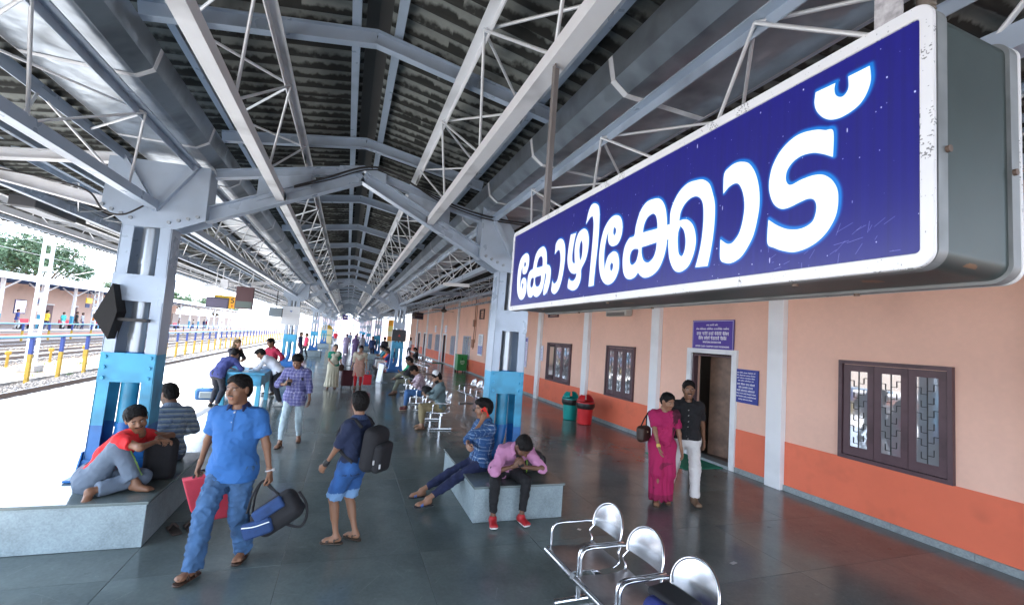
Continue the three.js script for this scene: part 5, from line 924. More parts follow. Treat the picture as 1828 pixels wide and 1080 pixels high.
  // foot: sole plane through the ankle along fdir
  const footP = (i, o) => { const A = leg[i][1], f = fdir[i], up = nrm(crs(f, crs([0, 1, 0], f)).map((v) => v)), u = up[1] < 0 ? up.map((v) => -v) : up, sd = crs(u, f), dn = (k) => add3(A, u, -k * s); return [cap(A, add3(dn(0.035), f, -0.035 * s), 0.036 * s + o, 0.032 * s + o, 0.02), cap(dn(0.030), add3(dn(0.052), f, 0.115 * s), 0.036 * s + o, 0.022 * s + o, 0.025), cap(add3(dn(0.045), f, 0.02 * s), add3(add3(dn(0.054), f, 0.12 * s), sd, 0.025 * s), 0.028 * s + o, 0.020 * s + o, 0.02), cap(add3(dn(0.045), f, 0.02 * s), add3(add3(dn(0.054), f, 0.12 * s), sd, -0.025 * s), 0.028 * s + o, 0.020 * s + o, 0.02), ...(o === 0 && detail > 0 ? [0, 1, 2, 3, 4].map((q) => { const w = (q - 2) * 0.0165 * s * (1), l = 0.148 - 0.008 * Math.abs(q - (i ? 1.2 : 2.8)) ; return cap(add3(add3(dn(0.056), f, 0.118 * s), sd, w), add3(add3(dn(0.060), f, (l + 0.012) * s), sd, w), 0.011 * s, 0.009 * s, 0.006); }) : [])]; };
  const handGeo = (i) => {
    const [E, W] = arm[i]; const d0 = nrm(sub3(W, E)), hd = spec.handDir && spec.handDir[i] ? nrm(spec.handDir[i]) : d0; let n = (spec.palm && spec.palm[i]) || [i ? -1 : 1, 0, 0.2]; n = nrm(sub3(n, hd.map((v) => v * dot3(n, hd)))); let t = crs(hd, n); if (i) t = t.map((v) => -v);
    t = t.map((v) => v); const curl = (spec.curl && spec.curl[i]) ?? 0.35, q = s * 0.98, at = (a, b, c) => add3(add3(add3(W, hd, a * q), t, b * q), n, c * q);
    const pr = [cap(mid3(E, W, 0.86), W, 0.028 * s, 0.025 * s, 0.02)], L = [0.072, 0.080, 0.075, 0.058];
    for (let f = 0; f < 4; f++) { const off = 0.027 - 0.018 * f, kn = at(0.088 - 0.004 * Math.abs(f - 1.3), off, 0); pr.push(cap(at(0.01, off * 0.7, 0), kn, 0.0145 * q, 0.0115 * q, 0.012)); let a = curl * 0.8, p = kn; for (let j = 0; j < 3; j++) { const l = L[f] * [0.45, 0.32, 0.25][j] * q, dir = nrm(add3(hd.map((v) => v * Math.cos(a)), n, Math.sin(a))); const e = add3(p, dir, l); pr.push(cap(p, e, (0.0092 - 0.001 * j) * q, (0.0085 - 0.001 * j) * q, 0.003)); p = e; a += curl; } }
    const t0 = at(0.025, 0.022, 0.006), t1 = at(0.055, 0.046, 0.014), t2 = at(0.082, 0.050, 0.022 + 0.01 * curl), t3 = at(0.104, 0.042, 0.030 + 0.012 * curl); pr.push(cap(t0, t1, 0.0145 * q, 0.012 * q, 0.01), cap(t1, t2, 0.0105 * q, 0.0095 * q, 0.004), cap(t2, t3, 0.0092 * q, 0.0078 * q, 0.004));
    return fieldMesh(pr, detail === 2 ? 0.0048 : 0.0075, { color: () => skin });
  };
  // ---- body: skin, one mesh
  const shoe = spec.shoe || {};
  const bare = [], col = (x, y, z) => skin;
  bare.push(...torso(-0.012), ...armP(0, -0.004), ...armP(1, -0.004), ...legP(0, -0.006), ...legP(1, -0.006), cap(N, add3(nb, tr(HQ, [0, 0.05, 0.01])), 0.056 * s, 0.052 * s, 0.03));
  if (!shoe.closed) bare.push(...footP(0, 0), ...footP(1, 0)); else bare.push(...footP(0, -0.008), ...footP(1, -0.008));
  const bodyG = [fieldMesh(bare, Math.max(cell, detail ? 0 : 0.026), { color: col })];
  const hs = s * (spec.headScale || 1.11);
  const hcell = [0.016, 0.0075, 0.0044][detail];
  const beard = spec.beard || 0, mous = spec.moustache, lip = skin.map((c, i) => c * [1.05, 0.75, 0.75][i]);
  const hg = fieldMesh(headPrims(), hcell, { k: 0.02, color: (x, y, z) => {
    const ax = Math.abs(x);
    if (z > 0.05) {
      const er = Math.hypot((ax - 0.031) / 1.35, y - 0.007); if (er < 0.0062 && z > 0.076 && !spec.eyesShut) { return Math.hypot(ax - 0.031, y - 0.007) < 0.0050 ? [0.012, 0.008, 0.006] : [0.34, 0.31, 0.29]; }
      if (y > 0.022 && y < 0.034 - 0.15 * Math.abs(ax - 0.03) && ax > 0.012 && ax < 0.052) return HAIRC;
      if (mous && y > -0.053 && y < -0.037 && ax < 0.030) return HAIRC;
      if (y > -0.076 && y < -0.050 && ax < 0.024 && z > 0.074) return spec.smile && y > -0.0635 && y < -0.0595 && ax < 0.017 ? [0.5, 0.48, 0.45] : lip;
    }
    if (beard && y < -0.048 - 0.05 * (1 - Math.min(1, ax / 0.06)) * (beard < 0.8 ? 1 : 0.3) && y > -0.125 && z > -0.005 && (beard >= 0.8 || z < 0.2)) return skin.map((c, i) => c + (HAIRC[i] - c) * Math.min(1, beard));
    return skin;
  } });
  hg.applyMatrix4(new THREE.Matrix4().compose(V(...HC), HQ, V(hs, hs, hs))); bodyG.push(hg);
  if (detail > 0) bodyG.push(handGeo(0), handGeo(1));
  else for (const i of [0, 1]) bodyG.push(fieldMesh([cap(arm[i][1], add3(arm[i][1], nrm(sub3(arm[i][1], arm[i][0])), 0.12 * s), 0.03 * s, 0.025 * s, 0.02)], 0.02, { color: col }));
  const body = vpart('body', mixG(bodyG), 'skin', root);
  // ---- hair
  if (spec.hair !== 'none') {
    const hp = spec.hair || 'short', pr = [ell([0, 0.036, -0.018], [0.084, 0.094, 0.100], 0.02), ell([0, 0.075, 0.030], [0.066, 0.048, 0.060], 0.03), ell([0, -0.02, -0.055], [0.070, 0.070, 0.062], 0.03)];
    if (hp === 'thick') pr.push(ell([0, 0.085, 0.02], [0.082, 0.052, 0.085], 0.03), ell([0, 0.03, -0.05], [0.088, 0.085, 0.08], 0.03));
    if (hp === 'bun') pr.push(ell([0, -0.02, -0.11], [0.042, 0.042, 0.036], 0.02));
    if (hp === 'long') pr.push(cap([0, 0, -0.07], [0, -0.30, -0.085], 0.075, 0.05, 0.04), ell([-0.07, -0.06, -0.02], [0.03, 0.11, 0.05], 0.03), ell([0.07, -0.06, -0.02], [0.03, 0.11, 0.05], 0.03));
    if (hp === 'pony') pr.push(cap([0, -0.02, -0.10], [0.01, -0.24, -0.12], 0.034, 0.02, 0.02));
    if (hp === 'scarf') pr.push(ell([0, 0.03, -0.015], [0.096, 0.105, 0.112], 0.03), cap([0, -0.06, -0.03], [0, -0.22, -0.04], 0.09, 0.13, 0.05));
    pr.push(ell([0, -0.042, 0.100], [0.073, 0.118, 0.082], 0.012, { sub: 1 }), ...[-1, 1].map((k) => ell([k * 0.082, -0.012, 0.002], [0.022, 0.040, 0.030], 0.008, { sub: 1 })));
    if (hp === 'short' || hp === 'thick') pr.push(ell([0, -0.150, -0.06], [0.10, 0.075, 0.09], 0.015, { sub: 1 }));
    const hc = hp === 'scarf' ? spec.scarf : spec.hairColor || HAIRC;
    const g = fieldMesh(pr, hcell * 1.1, { k: 0.02, color: () => hc, disp: detail ? (x, y, z) => 0.005 * perlin.noise(x * 110, y * 70, z * 110) + 0.005 * perlin.noise(x * 45, y * 30, z * 45) : null });
    g.applyMatrix4(new THREE.Matrix4().compose(V(...HC), HQ, V(hs, hs, hs)));
    vpart(hp === 'scarf' ? 'headscarf' : 'hair', g, 'hair', root);
  }
  const inv = R2.clone().invert(), tl2 = (x, y, z) => { const v = V(x - C1[0], y - C1[1], z - C1[2]).applyQuaternion(inv); return [v.x, v.y, v.z]; };
  const wr = (amp, f, sd = 0) => (x, y, z) => { const a = perlin.noise(x * f + sd, y * f * 0.7 + sd * 0.7 + x * 3, z * f), b = perlin.noise(x * f * 0.9 - y * f * 0.5 + sd * 2, y * f * 1.1 + x * f * 0.4, z * f * 0.9 + 3), r = 1 - Math.abs(b); return amp * 0.7 * a - amp * 1.5 * (r * r * r * r * r * r - 0.25) + amp * 0.35 * perlin.noise(x * f * 3.1, y * f * 2.2 + sd, z * f * 3.1); };
  const upv = arr(V(0, 1, 0).applyQuaternion(R1));
  // ---- clothes
  const top = spec.top;
  if (top) {
    const o = top.off ?? 0.011, hem = top.hem ?? 0.10, pr = [...torso(o), ...armP(0, o + 0.006, top.sleeve ?? 0.42, true), ...armP(1, o + 0.006, top.sleeve ?? 0.42, true)];
    if (!spec.seat) for (const k of [-1, 1]) pr.push(cap(add3(P, tr(R1, [k * 0.055, 0.02, 0])), add3(P, add3(tr(R1, [k * 0.062, 0, 0]), [0, -hem * s, 0])), 0.112 * s * fat + o, 0.118 * s * fat + o + (top.flare || 0), 0.05));
    const hp = add3(P, upv, -(spec.seat ? (top.hem ?? 0.02) : hem) * s);
    pr.push(ell(add3(N, tr(R2, [0, 0.055, 0.045])), [0.060 * s, 0.060 * s, 0.060 * s], 0.01, { sub: 1 }));
    const cf = typeof top.color === 'function' ? top.color : () => top.color;
    const w = wr(top.wrinkle ?? 0.007, 11, spec.pos[0] * 3);
    const nk = add3(N, tr(R2, [0, 0.045, 0])), nkn = tr(R2, [0, 1, 0]).map((v) => v / s);
    const hemUp = spec.seat ? upv : nrm([upv[0] * 0.6, upv[1], upv[2] * 0.6]);
    const sg = fieldMesh(pr, cell, { pad: 0.02, disp: detail ? w : null, clip: (x, y, z) => Math.max(dot3(sub3(hp, [x, y, z]), hemUp), dot3(sub3([x, y, z], nk), nkn)), color: (x, y, z) => cf(...tl2(x, y, z), [x, y, z]) });
    const shirt = vpart(top.name || 'shirt', sg, 'cloth', root);
    if (top.collar && detail) { const cc = [], A = add3(N, tr(R2, [0, 0.016, 0.004])); for (let q = 0; q < 18; q++) { const a = -2.30 + q / 17 * 4.60, f = -Math.cos(a), dir = tr(R2, [Math.sin(a) * 0.070, 0.050 - 0.026 * Math.max(0, f), f * 0.072]), low = tr(R2, [Math.sin(a) * 0.026, -0.036 - 0.012 * Math.max(0, f), f * 0.030 + 0.006]); cc.push(cap(add3(A, dir), add3(add3(A, dir), low), 0.009, 0.011, 0.012)); } vpart('collar', fieldMesh(cc, 0.0065, { color: () => top.collar }), 'cloth', shirt); }
  }
  const bot = spec.bottom;
  if (bot) {
    const o = bot.off ?? 0.012; let g; const cf = typeof bot.color === 'function' ? bot.color : () => bot.color;
    if (bot.skirt) { // sari or long skirt: pleated tapering column
      const yb = bot.hemY ?? 0.06, cxz = mid3(leg[0][1], leg[1][1]), r1 = bot.r1 || 0.20, pl = bot.pleat || 0.012;
      const pr = [...torso(o).slice(0, 3), cap([P[0], P[1], P[2]], [cxz[0], yb + 0.02, cxz[2]], 0.145 * s, r1, 0.05, { cut: 1 }), ...[0, 1].map((i) => cap(hip[i], [leg[i][1][0], yb + 0.02, leg[i][1][2]], 0.115 * s, 0.10, 0.06, { cut: 1 })), ...[0, 1].map((i) => cap(hip[i], leg[i][0], 0.10 * s + o, 0.085 * s + o, 0.05))];
      const top0 = add3(P, [0, 0.14 * s, 0]);
      g = fieldMesh(pr, cell, { pad: 0.03, disp: (x, y, z) => { const k = Math.max(0, Math.min(1, (P[1] - y) / (P[1]))), ang = Math.atan2(x - cxz[0], z - cxz[2]); return pl * k * Math.sin(ang * 13 + 2 * Math.sin(y * 3)) + 0.006 * perlin.noise(x * 8, y * 3, z * 8); }, clip: (x, y, z) => Math.max(yb - y, y - top0[1]), color: (x, y, z) => cf(x, y, z) });
    } else {
      const f = bot.len ?? 0.94, pr = [cap(hip[0], hip[1], 0.108 * s * fat + o, 0.108 * s * fat + o, 0.05), ...torso(o).slice(-1), cap(P, add3(P, tr(R1, [0, 0.07, 0])), 0.115 * s * fat + o, 0.11 * s * fat + o, 0.05), ...legP(0, o, f, true, bot.flare || 0), ...legP(1, o, f, true, bot.flare || 0)];
      const wt = add3(P, upv, 0.10 * s);
      g = fieldMesh(pr, cell, { pad: 0.02, disp: detail ? wr(bot.wrinkle ?? 0.007, 12, 4 + spec.pos[1]) : null, clip: (x, y, z) => (Math.hypot(x - P[0], (y - P[1]) * 0.7, z - P[2]) < (spec.seat ? 0.17 : 0.25) * s ? dot3(sub3([x, y, z], wt), upv) : -1), color: (x, y, z) => cf(x, y, z, leg, hip) });
    }
    vpart(bot.name || (bot.skirt ? 'sari_skirt' : 'trousers'), g, 'cloth', root);
  }
  for (const e of spec.extra || []) { const pr = e.prims({ P, N, C1, sh, hip, arm, leg, HC, s, tr, R1, R2, HQ, nb }); const cf = typeof e.color === 'function' ? e.color : () => e.color; vpart(e.name, fieldMesh(pr, e.cell || cell, { k: e.k ?? 0.02, color: cf, disp: e.wrinkle ? wr(e.wrinkle, e.freq || 9, 2) : null, pad: 0.02 }), e.kind || 'cloth', root); }
  // ---- footwear
  if (shoe.closed) for (const i of [0, 1]) { const A = leg[i][1], u = [0, 1, 0], so = shoe.sole || [0.6, 0.6, 0.58], uc = shoe.color; vpart('shoe', fieldMesh(footP(i, 0.009), [0.02, 0.010, 0.0065][detail], { k: 0.02, clip: (x, y, z) => Math.max(A[1] - 0.078 * s - y, y - A[1] - 0.030 * s), color: (x, y, z) => (y < A[1] - 0.058 * s ? so : shoe.toe && dot3(sub3([x, y, z], A), fdir[i]) > 0.09 * s ? shoe.toe : uc) }), 'shoe', root); }
  else if (shoe.sandal) for (const i of [0, 1]) {
    const A = leg[i][1], f = fdir[i], sd = nrm(crs([0, 1, 0], f)), at = (a, b, c) => add3(add3(add3(A, f, a * s), sd, b * s), [0, 1, 0], c * s);
    const sole = [cap(at(-0.05, 0, -0.085), at(0.135, 0, -0.085), 0.040 * s, 0.046 * s, 0.02)];
    const sg = fieldMesh(sole, detail === 2 ? 0.006 : 0.010, { clip: (x, y, z) => Math.max(A[1] - 0.088 * s - y, y - (A[1] - 0.070 * s)), color: () => shoe.sandal });
    const st = vpart('sandal', sg, 'shoe', root), strap = (a, h, w) => [0, 1, 2, 3, 4, 5].map((q) => { const t0 = -1.5 + q * 0.5, t1 = t0 + 0.5; return cap(at(a, Math.sin(t0) * 0.044, -0.072 + Math.cos(t0) * h), at(a, Math.sin(t1) * 0.044, -0.072 + Math.cos(t1) * h), w, w, 0.004); });
    if (detail) vpart('strap', fieldMesh([...strap(0.095, 0.040, 0.007), ...strap(0.075, 0.046, 0.007), ...(shoe.thong ? [] : [...strap(0.005, 0.075, 0.007), cap(at(-0.04, 0.03, -0.02), at(0.01, 0.04, -0.04), 0.007, 0.007, 0.004), cap(at(-0.04, -0.03, -0.02), at(0.01, -0.04, -0.04), 0.007, 0.007, 0.004)])], 0.0058, { color: () => shoe.strap || shoe.sandal }), 'shoe', st);
  }
  root.userData.joints = undefined; delete root.userData.joints;
  // where the hands ended up, in world space, for things they hold
  root.updateMatrixWorld(true);
  const wpt = (p) => arr(V(...p).applyMatrix4(root.matrixWorld));
  return { root, hand: [0, 1].map((i) => wpt(add3(arm[i][1], (spec.handDir && spec.handDir[i]) ? nrm(spec.handDir[i]) : nrm(sub3(arm[i][1], arm[i][0])), 0.085 * s))), head: wpt(HC), neck: wpt(N), chest: wpt(C1), sh: sh.map(wpt), pelvis: wpt(P), HQ, s };
}

// ---------------------------------------------------------------- the people
const NP = Math.PI;
const denim = (c, a = 0.25) => (x, y, z) => { const k = 1 + a * perlin.noise(x * 14, y * 7, z * 14) + 0.08 * perlin.noise(x * 60, y * 60, z * 60); return c.map((v) => v * k); };
const plaid = (base, line, line2, st = 0.045, w = 0.010) => (x, y, z) => { const u = Math.abs((((x + z * 0.6) / st) % 1 + 1) % 1 - 0.5) * 2, v = Math.abs(((y / st) % 1 + 1) % 1 - 0.5) * 2, a = u < w / st ? 1 : 0, b = v < w / st ? 1 : 0; return a + b ? (a && b ? line : line2) : base; };
const plain = (c, a = 0.08) => (x, y, z) => { const k = 1 + a * perlin.noise(x * 9, y * 9, z * 9); return c.map((v) => v * k); };
const placket = (fn, k = 0.72, y0 = -0.3) => (x, y, z, p) => { const c = fn(x, y, z, p); if (z > 0.04 && y > y0 && Math.abs(x) < 0.017) { const b = ((y / 0.085) % 1 + 1) % 1; return b < 0.10 && Math.abs(x) < 0.006 ? [0.5, 0.5, 0.48] : c.map((v) => v * (Math.abs(x) > 0.012 ? k : 1)); } return c; };

// 1 man in blue polo walking towards the camera with two bags
const polo = buildPerson({ detail: 2, label: 'moustached man in blue polo and jeans striding forward with a bag in each hand', h: 1.67, pos: [-0.86, -4.90], yaw: -0.30, fat: 1.08, belly: 0.032, shoulder: 0.188, skin: SKIN[0], moustache: 1, pelvis: [0, 0.905, 0.02], lean: [0.05, 0, 0.06], head: [0.04, -0.25, 0],
  hands: [[-0.36, 0.83, -0.06], [0.36, 0.80, 0.04]], elbow: [[-0.6, -0.2, -0.8], [0.6, -0.2, -0.8]], curl: [1.0, 1.0], palm: [[1, 0, 0], [-1, 0, 0]],
  feet: [[-0.12, 0.10, 0.25], [0.10, 0.095, -0.14]], fdir: [[-0.2, 0.12, 1], [0.12, 0, 1]],
  top: { color: placket(plain([0.028, 0.125, 0.36], 0.10), 0.5, 0.10), sleeve: 0.34, hem: 0.13, collar: [0.008, 0.012, 0.05], off: 0.014, wrinkle: 0.0055 }, bottom: { color: denim([0.038, 0.095, 0.20], 0.6), flare: 0.024, len: 1.02, off: 0.014, wrinkle: 0.011 }, shoe: { sandal: [0.05, 0.025, 0.015], strap: [0.05, 0.025, 0.015] },
  extra: [{ name: 'wrist_watch', cell: 0.005, kind: 'shoe', color: [0.5, 0.5, 0.52], prims: (j) => { const [E, W] = j.arm[1], c = mid3(E, W, 0.93), d = nrm(sub3(W, E)); const u = nrm(crs(d, [1, 0, 0])), v = crs(d, u); return Array.from({ length: 12 }, (_, i) => { const a = i / 12 * 6.283, b = a + 0.53; return cap(add3(add3(c, u, 0.031 * Math.cos(a)), v, 0.031 * Math.sin(a)), add3(add3(c, u, 0.031 * Math.cos(b)), v, 0.031 * Math.sin(b)), 0.006, 0.006, 0.003); }).concat([cap(add3(c, v, -0.034), add3(c, v, -0.036), 0.014, 0.014, 0.004)]); } }] });
{
  const [rx, ry, rz] = polo.hand[0], [lx, ly, lz] = polo.hand[1];
  const rb = thing('red_holdall', 'flat red bag hanging from the right hand of the man in blue polo', 'bag', [rx + 0.12, ry - 0.455, rz - 0.12], 0.25); rb.scale.setScalar(0.9);
  part('body', [lump(plateSolid([[-0.26, 0.40], [0.16, 0.45], [0.27, 0.30], [0.24, 0.0], [-0.08, -0.02], [-0.16, 0.10]], 0.12), 0.012, 7, 3)], M(W1, 0.7, { map: mottle([0.42, 0.025, 0.05], 0.12, 12, 771, 0.3), s: 0.5 }), rb);
  part('handle', [tube([[-0.20, 0.38, 0.03], [-0.17, 0.47, 0.03], [-0.11, 0.50, 0.03], [-0.05, 0.46, 0.03], [-0.02, 0.38, 0.03]], 0.011, 8, 24)], bagBlack, rb);
  function plateSolid(pts, t) { const s = new THREE.Shape(pts.map((p) => new THREE.Vector2(...p))); return new THREE.ExtrudeGeometry(s, { depth: t - 0.05, bevelEnabled: true, bevelSize: 0.022, bevelThickness: 0.025, bevelSegments: 3, steps: 2, curveSegments: 6 }).translate(0, 0, -t / 2 + 0.025); }
  const db = thing('duffel_bag', 'blue and black duffel bag hanging from the left hand of the man in blue polo', 'bag', [lx + 0.05, ly - 0.04, lz + 0.02], -0.15); db.scale.setScalar(0.86);
  const main = lumpBox(0.50, 0.30, 0.26, 0.10, 0.022, 6, 5).rotateZ(0.62).translate(0.05, -0.27, 0);
  part('body', [main], bagBlack, db);
  part('front_pocket', [lumpBox(0.30, 0.16, 0.08, 0.04, 0.012, 7, 8).rotateZ(0.35).translate(-0.10, -0.38, 0.13), lumpBox(0.32, 0.12, 0.07, 0.03, 0.012, 7, 2).rotateZ(0.62).translate(-0.01, -0.19, 0.13)], bagBlue, db);
  part('piping', [tube([[-0.24, -0.37, 0.16], [-0.12, -0.345, 0.185], [0.02, -0.30, 0.17]], 0.006, 6, 20)], whitePaint, db);
  part('handle', [tube([[-0.24, -0.26, 0.06], [-0.20, -0.06, 0.03], [-0.13, 0.06, 0.0], [-0.05, 0.0, 0.0], [0.08, -0.10, 0.06]], 0.011, 8, 30), tube([[-0.22, -0.30, -0.06], [-0.19, -0.08, -0.02], [-0.13, 0.055, 0.0], [-0.06, -0.02, -0.02], [0.08, -0.13, -0.06]], 0.011, 8, 30)], bagBlack, db);
  part('shoulder_strap', [tube([[0.24, -0.05, 0.0], [0.33, -0.17, 0.02], [0.345, -0.32, 0.03], [0.30, -0.40, 0.04], [0.20, -0.39, 0.04], [0.12, -0.36, 0.04]], 0.014, 8, 34)], bagBlack, db);
}
// 2 barefoot man in red asleep on the left bench
buildPerson({ detail: 2, label: 'barefoot man in red T-shirt and grey track pants resting his head on his knee', h: 1.68, pos: [-2.25, -5.84], y0: 0.436, yaw: NP / 2, skin: SKIN[0], seat: 1, moustache: 1, hair: 'thick', pelvis: [0, 0.115, 0], pelvisPitch: 0.3, lean: [0.40, -0.08, -0.15], bend: 0.34, head: [0.25, -1.05, 0.28],
  hands: [[-0.10, 0.50, 0.52], [0.05, 0.49, 0.46]], elbow: [[-0.8, -0.1, 0.2], [0.8, -0.1, 0.2]], curl: [0.6, 0.6], palm: [[0, -1, 0], [0, -1, 0]], handDir: [[0.5, -0.1, 0.8], [-0.5, -0.1, 0.8]],
  feet: [[-0.17, 0.085, 0.40], [-0.31, 0.065, 0.08]], knee: [[-0.15, 1, 0.35], [0.75, 0.12, 0.75]], fdir: [[-0.15, 0, 1], [-0.95, -0.35, 0.15]],
  top: { color: plain([0.62, 0.018, 0.022], 0.08), sleeve: 0.30, hem: 0.10, wrinkle: 0.006 }, bottom: { color: (x, y, z, leg, hip) => { const K = leg[0][0], A = leg[0][1], d = nrm(sub3(A, K)), q = sub3([x, y, z], K), t = dot3(q, d), r = sub3(q, d.map((v) => v * t)); if (t > 0.02 && r[2] > 0.052 && Math.abs(r[0]) < 0.012) return [0.30, 0.55, 0.12]; return [0.115, 0.15, 0.20]; }, len: 0.93, off: 0.024, flare: 0.006, wrinkle: 0.005 } });
{ const b = thing('black_backpack', 'black bag standing on the bench in front of the man in red', 'bag', [-1.80, 0.436, -6.10], 0.3); part('body', [lumpBox(0.30, 0.44, 0.22, 0.08, 0.02, 6, 4).translate(0, 0.215, 0)], bagBlack, b); part('handle', [tube([[-0.05, 0.42, 0], [0, 0.49, 0], [0.05, 0.42, 0]], 0.01, 6, 14)], bagBlack, b); }
{ const b = thing('sandals_pair', 'dark pair of sandals on the floor beside the left granite bench', 'sandals', [-1.42, 0, -5.75], 0.5); for (const s of [-1, 1]) { const e = part('sole', [rbox(0.095, 0.022, 0.26, 0.01, s * 0.07, 0.012, s * 0.02)], M([0.03, 0.02, 0.016], 0.7), b); part('strap', [tube([[s * 0.07 - 0.045, 0.02, s * 0.02 - 0.04], [s * 0.07, 0.065, s * 0.02 - 0.05], [s * 0.07 + 0.045, 0.02, s * 0.02 - 0.04]], 0.012, 6, 14)], M([0.04, 0.025, 0.02], 0.7), e); } }
// 3 man in striped shirt, back to the camera
buildPerson({ detail: 2, label: 'man in blue and grey striped shirt sitting with his back to the camera', h: 1.68, pos: [-1.98, -6.86], y0: 0.436, yaw: NP + 0.30, skin: SKIN[2], seat: 1, beard: 0.6, pelvis: [0, 0.115, 0], lean: [0.10, 0, 0], bend: 0.12, head: [0.30, 0.75, 0],
  hands: [[-0.10, 0.26, 0.34], [0.10, 0.26, 0.36]], elbow: [[-0.8, -0.4, -0.2], [0.8, -0.4, -0.2]], feet: [[-0.13, -0.35, 0.50], [0.13, -0.35, 0.50]], knee: [[-0.1, 1, 1], [0.1, 1, 1]],
  top: { color: (x, y) => { const t = ((y / 0.062) % 1 + 1) % 1; return t < 0.22 ? [0.30, 0.32, 0.28] : t < 0.5 ? [0.10, 0.14, 0.20] : t < 0.62 ? [0.05, 0.07, 0.12] : [0.16, 0.21, 0.28]; }, sleeve: 0.85, hem: 0.06, collar: [0.15, 0.19, 0.25], wrinkle: 0.007 }, bottom: { color: denim([0.04, 0.05, 0.08]) }, shoe: { closed: 1, color: [0.03, 0.03, 0.03], sole: [0.1, 0.1, 0.1] } });
// 4 boy with the big backpack
const boy = buildPerson({ detail: 2, label: 'boy in navy shirt and blue shorts with a big black backpack, seen from behind', h: 1.50, pos: [0.20, -5.18], yaw: -2.25, skin: SKIN[1], hair: 'thick', pelvis: [0, 0.81, 0], lean: [-0.03, 0, 0], head: [0.05, -0.65, 0], shoulder: 0.165, fat: 0.9,
  hands: [[-0.24, 0.66, 0.12], [0.20, 0.70, 0.26]], elbow: [[-0.5, -0.3, -1], [0.3, -0.3, -1]], curl: [0.5, 0.7], feet: [[-0.085, 0.08, -0.05], [0.085, 0.08, 0.06]], fdir: [[-0.1, 0, 1], [0.45, 0, 1]],
  top: { color: plain([0.012, 0.020, 0.055], 0.15), sleeve: 0.46, hem: 0.10, collar: [0.02, 0.04, 0.10] }, bottom: { name: 'shorts', color: (x, y, z) => (y < 0.53 ? [0.20, 0.36, 0.60] : denim([0.025, 0.09, 0.26], 0.4)(x, y, z)), len: 0.47, off: 0.024, flare: 0.018 }, shoe: { sandal: [0.045, 0.028, 0.018] },
  extra: [{ name: 'wrist_watch', cell: 0.005, kind: 'shoe', color: [0.02, 0.02, 0.02], prims: (j) => { const [E, W] = j.arm[1], c = mid3(E, W, 0.9); return [cap(add3(c, nrm(sub3(W, E)), -0.012), add3(c, nrm(sub3(W, E)), 0.012), 0.031, 0.031, 0.004)]; } }] });
{
  const t = thing('backpack', 'big black backpack worn by the boy', 'backpack', [0.20, 0, -5.18], -2.25);
  part('body', [lumpBox(0.31, 0.47, 0.20, 0.09, 0.022, 5, 3).rotateX(-0.10).translate(0, 1.00, -0.25)], bagBlack, t);
  part('front_pocket', [lumpBox(0.26, 0.30, 0.10, 0.045, 0.015, 6, 7).rotateX(-0.14).translate(0, 0.93, -0.355)], bagBlack, t);
  part('buckle', [rbox(0.02, 0.045, 0.012, 0.003, 0.10, 0.86, -0.40), rbox(0.02, 0.045, 0.012, 0.003, 0.14, 0.90, -0.35)], M([0.5, 0.5, 0.5], 0.4), t);
  for (const s of [-1, 1]) part('shoulder_strap', [tube([[s * 0.10, 1.22, -0.14], [s * 0.11, 1.285, -0.05], [s * 0.115, 1.26, 0.06], [s * 0.125, 1.12, 0.13], [s * 0.14, 0.98, 0.09], [s * 0.14, 0.86, -0.10]], 0.018, 8, 30)], bagBlack, t);
}
// 5 man on the phone
const ph = buildPerson({ detail: 2, label: 'man in blue checked shirt leaning on the column talking on a red phone', h: 1.70, pos: [1.93, -6.12], y0: 0.436, yaw: -NP / 2 + 0.12, skin: SKIN[1], seat: 1, hair: 'thick', pelvis: [0, 0.115, 0.02], lean: [-0.16, 0, 0.05], bend: 0.18, head: [0.10, -0.05, 0],
  hands: [[0.10, 0.34, 0.26], [0.125, 0.685, 0.09]], elbow: [[-0.9, -0.5, 0.1], [0.5, -0.9, 0.9]], handDir: [[1, -0.05, 0.15], [-0.1, 0.85, -0.35]], palm: [[0, -0.3, -1], [-1, 0, 0]], curl: [0.45, 0.5],
  feet: [[-0.22, -0.345, 0.84], [0.10, -0.345, 0.83]], knee: [[-0.1, 1, 0.9], [0.1, 1, 0.9]], fdir: [[-0.05, 0, 1], [0.10, 0, 1]],
  top: { color: plaid([0.018, 0.070, 0.20], [0.50, 0.58, 0.66], [0.16, 0.25, 0.38], 0.05, 0.007), sleeve: 0.62, hem: 0.05, collar: [0.03, 0.09, 0.22] }, bottom: { color: denim([0.012, 0.018, 0.06], 0.4), len: 0.90, off: 0.004 }, shoe: { sandal: [0.012, 0.012, 0.014], strap: [0.02, 0.14, 0.50], thong: 1 } });
{ const t = thing('red_phone', 'red mobile phone held to the ear of the man leaning on the column', 'phone', ph.hand[1]); t.position.x += 0.015; t.position.z += -0.03; t.position.y += 0.02; t.rotation.set(0.1, 0.2, 0.55); part('case', [rbox(0.075, 0.15, 0.012, 0.008)], M([0.75, 0.03, 0.02], 0.4), t); part('camera_bump', [rbox(0.02, 0.03, 0.006, 0.003, -0.02, 0.05, 0.008)], black, t); }
